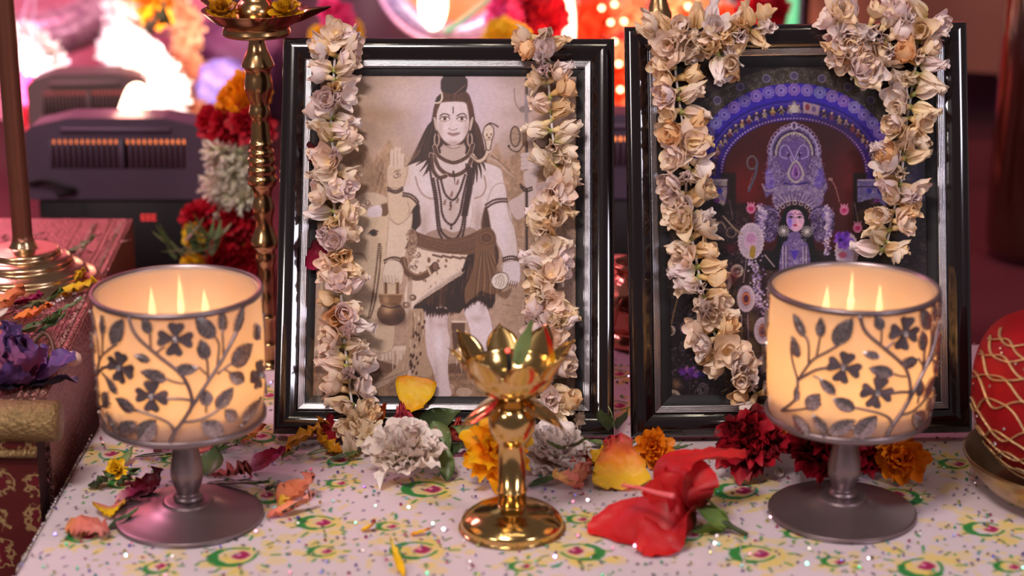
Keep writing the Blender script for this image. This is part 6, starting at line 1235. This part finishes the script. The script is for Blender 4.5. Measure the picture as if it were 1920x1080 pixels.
b = MB(); zb2 = at(224, 374, 2.10)[2]; box(b, (-.094, .004, -.062-zb2), (.094, .09, 0), bev=.004); b.build('ballast_box', M_DARK, fx)
s = MB(); cxr = at(276, 408, 2.10)[0]-xh; czr = at(276, 408, 2.10)[2]-zb2
for k in range(3):
    for j in (0, 1): box(s, (cxr-.007+k*.006, .002, czr-.004+j*.005), (cxr-.003+k*.006, .0035, czr-.0025+j*.005)); 
    box(s, (cxr-.007+k*.006, .002, czr-.003), (cxr-.0062+k*.006, .0035, czr+.003))
s.build('red_digits', emis('red_led', (1, .03, .03), 1.2), fx, smooth=False)
b = MB(); tube(b, [(-.10, -.004, .02), (-.08, -.012, .026), (-.06, -.012, .018), (-.05, -.006, .012), (-.07, -.004, .008)], .0032, 8, k=5); b.build('cable', M_DARK, fx)
f1, x1_ = floodlight('pale grey floodlight behind the dark one at far left', 172, 2.42, at(170, 262, 2.42)[2], W=.150, H=at(170, 138, 2.42)[2]-at(170, 262, 2.42)[2], m=M_HOUSE2, glow=(1, .1, .08), es=1., rz=.06)
f2, x2_ = floodlight('floodlight glimpsed through the gap between the two frames', 1242, 2.10, at(1242, 300, 2.10)[2]-.045, W=.215, H=at(1242, 215, 2.10)[2]-at(1242, 300, 2.10)[2]+.045)
z1_ = f1.location[2]; b = MB(); box(b, (-.060, .006, -.0615-z1_), (.060, .046, 0), bev=.004); b.build('ballast_box', M_DARK, f1)
z2_ = f2.location[2]; b = MB(); box(b, (-.094, .004, -.062-z2_), (.094, .09, 0), bev=.004); b.build('ballast_box', M_DARK, f2)
b = MB(); x = at(251, 222, 2.17)[0]; z0_ = at(251, 224, 2.17)[2]; hh = at(251, 154, 2.17)[2]-z0_; 
prf = smoothprof([(.0245, -.004), (.0235, 0), (.0200, hh*.30), (.0165, hh*.60), (.0110, hh*.88), (.0050, hh*.98), (.0001, hh)], 4); th = np.linspace(0, 2*PI, 40, endpoint=False); v = [(r*math.cos(t)*(1.-.06*math.sin(z/hh*3))+.006*z/hh, .6*r*math.sin(t), z) for r, z in prf for t in th]
b.add(v, [tuple(reversed(q)) for q in grid_faces(len(prf), 40, cv=True)]); o = b.build('glowing_lamp', emis('hot_lamp', (1, .62, .42), 7.), loc=(x, 2.17, z0_)); tag(o, 'white hot glowing lamp shade rising behind the dark floodlight', 'lamp')
light('hot_lamp_light', 'POINT', (x, 2.145, z0_+hh*.5), .35, (1, .4, .3), shadow_soft_size=.02)

# ---------------------------------------------------------------- garlands and flower heaps of the altar behind (far out of focus)
FM = {}
def fm(kind, cols, R, n, W=.6, ruf=.1, rings=4, seeds=3, crump=1.):
    if kind not in FM:
        FM[kind] = []
        for s_ in range(seeds):
            o = blossom('flower', 'x', 'x', 0, 0, R, cols, n=n, rings=rings, W=W, ruf=ruf, loc=(0, 0, 0), tiltv=(0, 0, 1), one=True, crump=crump)
            FM[kind].append(o.data); bpy.data.objects.remove(o)
    return FM[kind]
W_ = [rmp(CRM, C(245, 236, 232), C(250, 240, 236))]
fm('white', W_, .014, 16, W=.35, ruf=.02, rings=3); fm('peach', [rmp(C(226, 150, 110), C(236, 180, 140))], .020, 18, rings=3); fm('marigold', [rmp(C(200, 90, 8), C(238, 140, 12), C(244, 160, 14))], .020, 34); fm('yellow', [rmp(C(220, 150, 16), C(240, 196, 28), C(244, 206, 50))], .018, 30)
fm('red', [rmp(C(110, 6, 20), C(160, 10, 30), C(180, 20, 40))], .021, 30, ruf=.14); fm('pink', [rmp(C(170, 20, 80), C(220, 50, 120), C(232, 90, 150))], .020, 28); fm('orange_red', [rmp(C(180, 40, 20), C(220, 80, 40))], .020, 26); fm('salmon', [rmp(C(200, 90, 70), C(222, 120, 96))], .020, 24)
fm('tube', [rmp(C(170, 180, 120), C(232, 222, 196), C(246, 236, 224))], .015, 12, W=.2, ruf=.02, rings=3)
def heap(name, label, cat, items, Y, group=None):
    """items: (kind, list of (px,py) or spine, radius px, count, scale)"""
    first = items[0][1][0]; p0 = at(first[0], first[1], Y); root = thing(name, label, cat, tuple(p0), group)
    for kind, pts, rad, cnt, sc in items:
        q = smoothprof(np.array(pts, float), 8) if len(pts) > 1 else np.array(pts, float)
        for k in range(cnt):
            x, y = q[rng.integers(len(q))]; a = rng.uniform(0, 6.28); r = rad*math.sqrt(rng.random()); p = at(x+r*math.cos(a), y+r*math.sin(a), Y+rng.uniform(-.012, .012)-.03*(1-r/(rad+1))) - p0
            me = FM[kind][rng.integers(len(FM[kind]))]; d = np.array([math.cos(a)*r/(rad+1)*.9, -.7, .3-math.sin(a)*r/(rad+1)*.7])
            o = link('flower', me, root); o.matrix_local = Matrix([list(rw)+[p[i]] for i, rw in enumerate(zto(d, rng.uniform(0, 6))*sc*rng.uniform(.85, 1.15))]+[[0, 0, 0, 1]])
    return root
heap('flower_garland', 'thick white garland blazing in the floodlight behind the dark floodlight', 'garland', [('white', [(240, 15), (228, 70), (250, 110), (290, 150), (310, 170)], 34, 120, 1.3), ('marigold', [(262, 12), (290, 18)], 24, 12, 1.0)], 2.60)
heap('flower_garland', 'peach rope garland curving beside the blazing white garland', 'garland', [('peach', [(330, 0), (352, 60), (350, 120), (362, 170), (386, 225)], 24, 60, .9), ('salmon', [(300, 190), (330, 200)], 30, 20, .9), ('peach', [(390, 150), (395, 205)], 18, 12, .8)], 2.73)
heap('flower_garland', 'white blossoms with magenta shade next to the brown lamp pole', 'garland', [('white', [(40, 80), (70, 110), (100, 145)], 26, 46, 1.3), ('pink', [(45, 150), (65, 180)], 20, 12, .8), ('red', [(50, 215), (52, 180)], 16, 8, .8), ('peach', [(78, 215)], 20, 8, .8)], 2.57)
heap('flower_garland', 'garland of dark red, tuberose and yellow roses beside the dark floodlight', 'garland', [('marigold', [(460, 175), (455, 200)], 24, 12, .85), ('red', [(420, 235), (455, 230), (478, 245)], 22, 20, .85), ('tube', [(408, 290), (460, 300), (420, 340), (460, 370), (410, 375)], 30, 90, 1.15), ('red', [(370, 412), (420, 412), (470, 412)], 12, 18, .8), ('yellow', [(368, 440), (415, 440), (470, 448)], 14, 14, .75), ('red', [(415, 475), (450, 490), (480, 480)], 20, 20, .8), ('yellow', [(345, 488), (480, 520)], 8, 4, .7)], 2.00)
heap('marigold_heap', 'yellow orange marigolds peeping above the left jasmine string', 'flowers', [('yellow', [(648, 62), (606, 80)], 14, 10, .9), ('pink', [(640, 50), (625, 8)], 14, 8, .8)], 2.45)
heap('flower_heap', 'magenta and crimson blossoms above the middle of the sepia frame', 'flowers', [('pink', [(950, 10), (960, 45)], 26, 22, .9), ('red', [(1010, 20), (1030, 55), (1000, 0)], 28, 24, .9), ('red', [(1015, 30)], 30, 10, .9)], 2.50)
heap('marigold_heap', 'glowing yellow marigolds on the top edge of the sepia frame', 'flowers', [('yellow', [(925, 82), (945, 72), (965, 82)], 18, 16, 1.0)], 2.40)
heap('flower_heap', 'orange red blossoms glowing above the right end of the sepia frame', 'flowers', [('orange_red', [(1110, 20), (1105, 60), (1120, 90)], 24, 22, .9), ('white', [(1060, 10), (1062, 50), (1068, 90)], 16, 34, 1.1), ('peach', [(1170, 35), (1200, 10)], 18, 12, 1.0), ('peach', [(1162, 90), (1160, 150), (1162, 200)], 20, 24, .8), ('orange_red', [(1160, 120), (1160, 180)], 26, 12, .9)], 2.68)
heap('flower_heap', 'pink white and orange blossoms behind the top left of the shrine frame', 'flowers', [('peach', [(1270, 10), (1330, 18)], 26, 24, .9), ('orange_red', [(1280, 30), (1370, 36)], 22, 14, .9), ('white', [(1300, 12), (1350, 20)], 20, 20, 1.1), ('red', [(1410, 12), (1440, 22), (1400, 40)], 24, 22, .9)], 2.50)
# leaves of the mixed garland
lg = thing('leaf_spray', 'dark feathery leaf spray below the floodlight', 'leaves', tuple(at(350, 465, 1.905)))
for k in range(26):
    v, f, c = petal(.03, .006, .4, 0, .2, 5, 3, .9, .3, col=rmp(GND, GN)); v = v@rotx(rng.uniform(-.2, .9)).T@rotz(rng.uniform(-.3, PI+.3)-PI/2+.6).T; b = MB(); b.add(v, f, c); o = b.build('leaflet', M_LEAF, lg); o.location = at(rng.uniform(325, 405), rng.uniform(448, 490), 1.90)-at(350, 465, 1.905)
lg = thing('leaf_spray', 'green leaves under the marigold of the blazing white garland', 'leaves', tuple(at(300, 55, 2.44)))
for k in range(12):
    v, f, c = petal(.03, .012, .4, 0, .2, 5, 3, .9, .3, col=rmp(GND, GN)); v = v@rotx(rng.uniform(-.2, .9)).T@rotz(rng.uniform(-.3, PI+.3)-PI/2).T; b = MB(); b.add(v, f, c); o = b.build('leaflet', M_LEAF, lg); o.location = at(rng.uniform(265, 335), rng.uniform(46, 68), 2.44)-at(300, 55, 2.44)

# sparkling brocade bundle, ribbons, jewelled tray, LED strip, vase, pot
def sparkle(name, c1, c2, sc=300.):
    m, nt, b = mat(name); tc = N(nt, 'ShaderNodeTexCoord'); vo = N(nt, 'ShaderNodeTexVoronoi', i_Scale=sc); nt.links.new(tc.outputs['Object'], vo.inputs['Vector']); cr = N(nt, 'ShaderNodeValToRGB'); e = cr.color_ramp.elements
    e[0].color = tuple(c1)+(1,); e[1].color = tuple(c2)+(1,); nt.links.new(vo.outputs['Color'], cr.inputs[0]); nt.links.new(cr.outputs[0], b.inputs['Base Color']); b.inputs['Roughness'].default_value = .3; b.inputs['Metallic'].default_value = .4
    bp = N(nt, 'ShaderNodeBump', i_Strength=.8, i_Distance=.003); nt.links.new(vo.outputs['Color'], bp.inputs['Height']); nt.links.new(bp.outputs[0], b.inputs['Normal']); return m
Yb = 2.84; p0 = at(130, 40, Yb); b = MB(); pts = [at(20, 70, Yb)-p0, at(90, 62, Yb)-p0, at(150, 45, Yb)-p0, at(215, 10, Yb)-p0, at(260, -30, Yb)-p0]; tube(b, pts, [.039, .037, .037, .039, .039], 20, k=6); tag(b.build('brocade_roll', sparkle('mauve_brocade', (.35, .12, .22), (.85, .55, .62), 130.), loc=tuple(p0)), 'mauve sequinned brocade roll at the top left', 'fabric roll')
for lab, a_, b_ in (('left lavender ribbon hanging at the top left', (55, -10), (28, 62)), ('right lavender ribbon hanging at the top left', (66, -10), (52, 80))):
    b = MB(); p0 = at(*a_, 2.70); tube(b, [np.zeros(3), (at(*b_, 2.70)-p0)*.5+[.002, 0, 0], at(*b_, 2.70)-p0], .0045, 8, flat=.3, k=3); tag(b.build('ribbon', plain('lavender_satin', (.62, .40, .62), rough=.3), loc=tuple(p0)), lab, 'ribbon')
Yt = 2.66; c0 = at(848, -62, Yt); tray = thing('jewelled_tray', 'round tray with beaded lavender rim standing above the sepia frame', 'tray', tuple(c0)); R0 = (at(848, 84, Yt)-c0)[2]*-1
th = np.linspace(0, 2*PI, 73)[:-1]
b = MB(); v = [((r)*1.0*math.cos(t), y, (r)*math.sin(t)) for (r, y) in [(R0*.70, .004), (R0*.72, -.006), (R0*.80, -.012), (R0*.90, -.010), (R0*.97, -.002), (R0*.97, .006), (R0*.70, .006)] for t in th]; b.add(v, grid_faces(7, 72, cv=True)); b.build('rim', sparkle('silver_zari', (.30, .22, .42), (.70, .60, .80), 190.), tray)
b = MB(); [ball(b, (R0*.99*math.cos(t), -.006, R0*.99*math.sin(t)), .0042, 8, 6) for t in np.linspace(0, 2*PI, 90, endpoint=False)]; b.build('bead_edge', plain('pink_pearl', (.85, .5, .68), rough=.15, coat=1), tray)
b = MB(); v = [(R0*.72*math.cos(t), .005, R0*.72*math.sin(t)) for t in th]+[(R0*.72*math.cos(t), .010, R0*.72*math.sin(t)) for t in th]; b.add(v, [tuple(range(71, -1, -1)), tuple(range(72, 144))]+[(i, (i+1) % 72, (i+1) % 72+72, i+72) for i in range(72)]); b.build('orange_centre', plain('orange_satin', (.85, .22, .10), rough=.35), tray, smooth=False)
b = MB(); ball(b, (0, 0, 0), .021, 16, 12, sc=(.9, .6, 1.75)); o = b.build('bulb', emis('bulb_glow', (1, .78, .5), 8), loc=tuple(at(812, 6, 2.60))); tag(o, 'egg shaped glowing bulb in front of the jewelled tray', 'bulb')
b = MB(); p0 = at(870, 50, 2.60); tube(b, [at(835, 62, 2.60)-p0, at(875, 32, 2.60)-p0, at(925, -8, 2.60)-p0], .0035, 8, k=3); tag(b.build('green_cord', plain('green_zari', (.10, .42, .20), rough=.4), loc=tuple(p0)), 'green cord crossing the jewelled tray', 'cord')
b = MB(); p0 = at(1062, 50, 2.58); ball(b, (0, 0, 0), .012, 12, 9, sc=(1, .6, 4.2)); tag(b.build('tube_light', emis('tube_glow', (1, .72, .5), 6), loc=tuple(p0)), 'short white hot tube light above the sepia frame', 'lamp')
b = MB()
for x, y in ((1145, 42), (1152, 8), (1152, 78), (1170, 40), (1220, 70), (1128, 15), (1160, 120), (1163, 168), (1290, 12), (1335, 26), (1385, 40)): p = at(x, y, 2.44); ball(b, p-at(1150, 42, 2.44), .0035, 8, 6)
tag(b.build('fairy_lights', emis('fairy_glow', (1, .5, .25), 9), loc=tuple(at(1150, 42, 2.44))), 'tiny warm fairy lights dotted over the orange blossoms', 'fairy lights', kind='stuff')
b = MB(); p0 = at(1484, 10, 2.7); tube(b, [at(1486, -20, 2.7)-p0, at(1482, 62, 2.7)-p0], .0095, 10); tag(b.build('light_strip', emis('green_led', (.08, .85, .36), .9), loc=tuple(p0)), 'green glowing light strip above the arched shrine frame', 'light strip')
# amber glass vase at the right edge
vz = at(1900, 300, 2.22); b = MB(); zb3 = -.0615; Rv = .060; lathe(b, smoothprof([(.0001, zb3), (.040, zb3+.001), (.052, zb3+.008), (Rv, zb3+.03), (Rv, .1), (Rv*.96, .28), (Rv*.9, .45)], 4), 56); tag(b.build('amber_vase', plain('amber_glass', (.03, .006, .003), rough=.12, coat=1, var=.5, vscale=12), loc=(at(1955, 300, 2.22)[0], 2.22, 0)), 'tall dark amber glass vase at the right edge behind the cushion', 'vase')
# copper pot between the frames
cp = gr(1168, 652, .0); b = MB(); lathe(b, smoothprof([(.0001, .0005), (.024, .001), (.028, .006), (.026, .012), (.024, .016), (.034, .028), (.038, .042), (.034, .056), (.022, .066), (.018, .072), (.024, .080), (.020, .082)], 4), 48); pot = tag(b.build('copper_pot', plain('copper', (.75, .32, .2), rough=.2, metal=1, bump=1., bscale=160), loc=(cp[0]+.012, cp[1]+.01, 0)), 'engraved copper pot seen through the gap between the frames', 'pot')
b = MB(); p0 = np.array([cp[0]+.012, cp[1]+.01, .0]); 
for k in range(14):
    a = 2*PI*k/14; tube(b, [(.0345*math.cos(a), .0345*math.sin(a), .028), (.0395*math.cos(a+.12), .0395*math.sin(a+.12), .042), (.0345*math.cos(a+.24), .0345*math.sin(a+.24), .056)], .0011, 6, k=4)
b.build('engraved_ribs', bpy.data.materials['copper'], pot)
b = MB(); p0 = at(1160, 505, 1.93); ball(b, (0, 0, 0), .016, 12, 9, sc=(1.4, .5, 1)); tag(b.build('red_lamp', emis('red_glow', (1, .06, .05), .5), loc=tuple(p0)), 'dim red lamp seen through the gap between the frames', 'lamp')
# small brass finial seen above the shrine frame
b = MB(); p0 = at(1232, 40, 1.80); lathe(b, smoothprof([(.006, -.36), (.006, -.02), (.012, -.005), (.014, .006), (.011, .014), (.007, .03), (.009, .06)], 4), 28); b.v = [np.maximum(v_, [-9, -9, -p0[2]]) for v_ in b.v]; tag(b.build('brass_lamp_stem', M_BRASSD, loc=tuple(p0)), 'brass lamp stem rising behind the top left corner of the shrine frame', 'oil lamp')
bpy.context.view_layer.update(); xa, xb = at(600, 95, 2.4)[0], at(1118, 95, 2.4)[0]; low = 9.
for o in list(COL.objects):     # the step top sits just under the lowest blossom standing over it
    if o.parent is not None and o.parent.name.startswith(('flower_heap', 'marigold_heap', 'jewelled_tray')) or o.name.startswith(('flower_heap', 'marigold_heap')):
        if o.type != 'MESH': continue
        v_ = np.array([tuple(o.matrix_world@q_.co) for q_ in o.data.vertices]); v_ = v_[(v_[:, 0] > xa-.002) & (v_[:, 0] < xb+.002)]
        if len(v_): low = min(low, v_[:, 2].min())
b = MB(); box(b, (xa, 2.36, -.0615), (xb, 2.76, low-.001), bev=.004); tag(b.build('altar_step', bpy.data.materials['red_stage_cloth']), 'raised cloth covered step behind the sepia picture', 'step')
for sx in (-.03, .03):
    b = MB(); tube(b, [(sx, .012, low-.001-c0[2]), (sx, .012, -R0*.90)], .004, 8); b.build('stand_leg', M_BRASSD, tray)


for lab, x, y, r_, col_ in (('plum cloth bundle behind the tall brass lamp', 440, 105, .055, (.16, .045, .13)), ('violet blue cloth fold below the plum bundle', 425, 158, .032, (.13, .09, .32))):
    p0 = at(x, y, 2.88 if y < 130 else 2.63); b = MB(); th = np.linspace(0, 2*PI, 40, endpoint=False); v = []
    for e in np.linspace(-PI/2+.03, PI/2-.03, 22):
        for t in th: k_ = 1+.12*math.sin(3*t+5*e)+.06*math.sin(9*t-4*e); v.append((r_*1.3*math.cos(e)*math.cos(t)*k_, r_*.6*math.cos(e)*math.sin(t)*k_, r_*math.sin(e)*k_))
    b.add(v, [tuple(reversed(q)) for q in grid_faces(22, 40, cv=True)]); tag(b.build('cloth_bundle', plain('bundle_cloth', col_, rough=.6, bump=.4, bscale=90, bdist=.004), loc=tuple(p0)), lab, 'cloth')
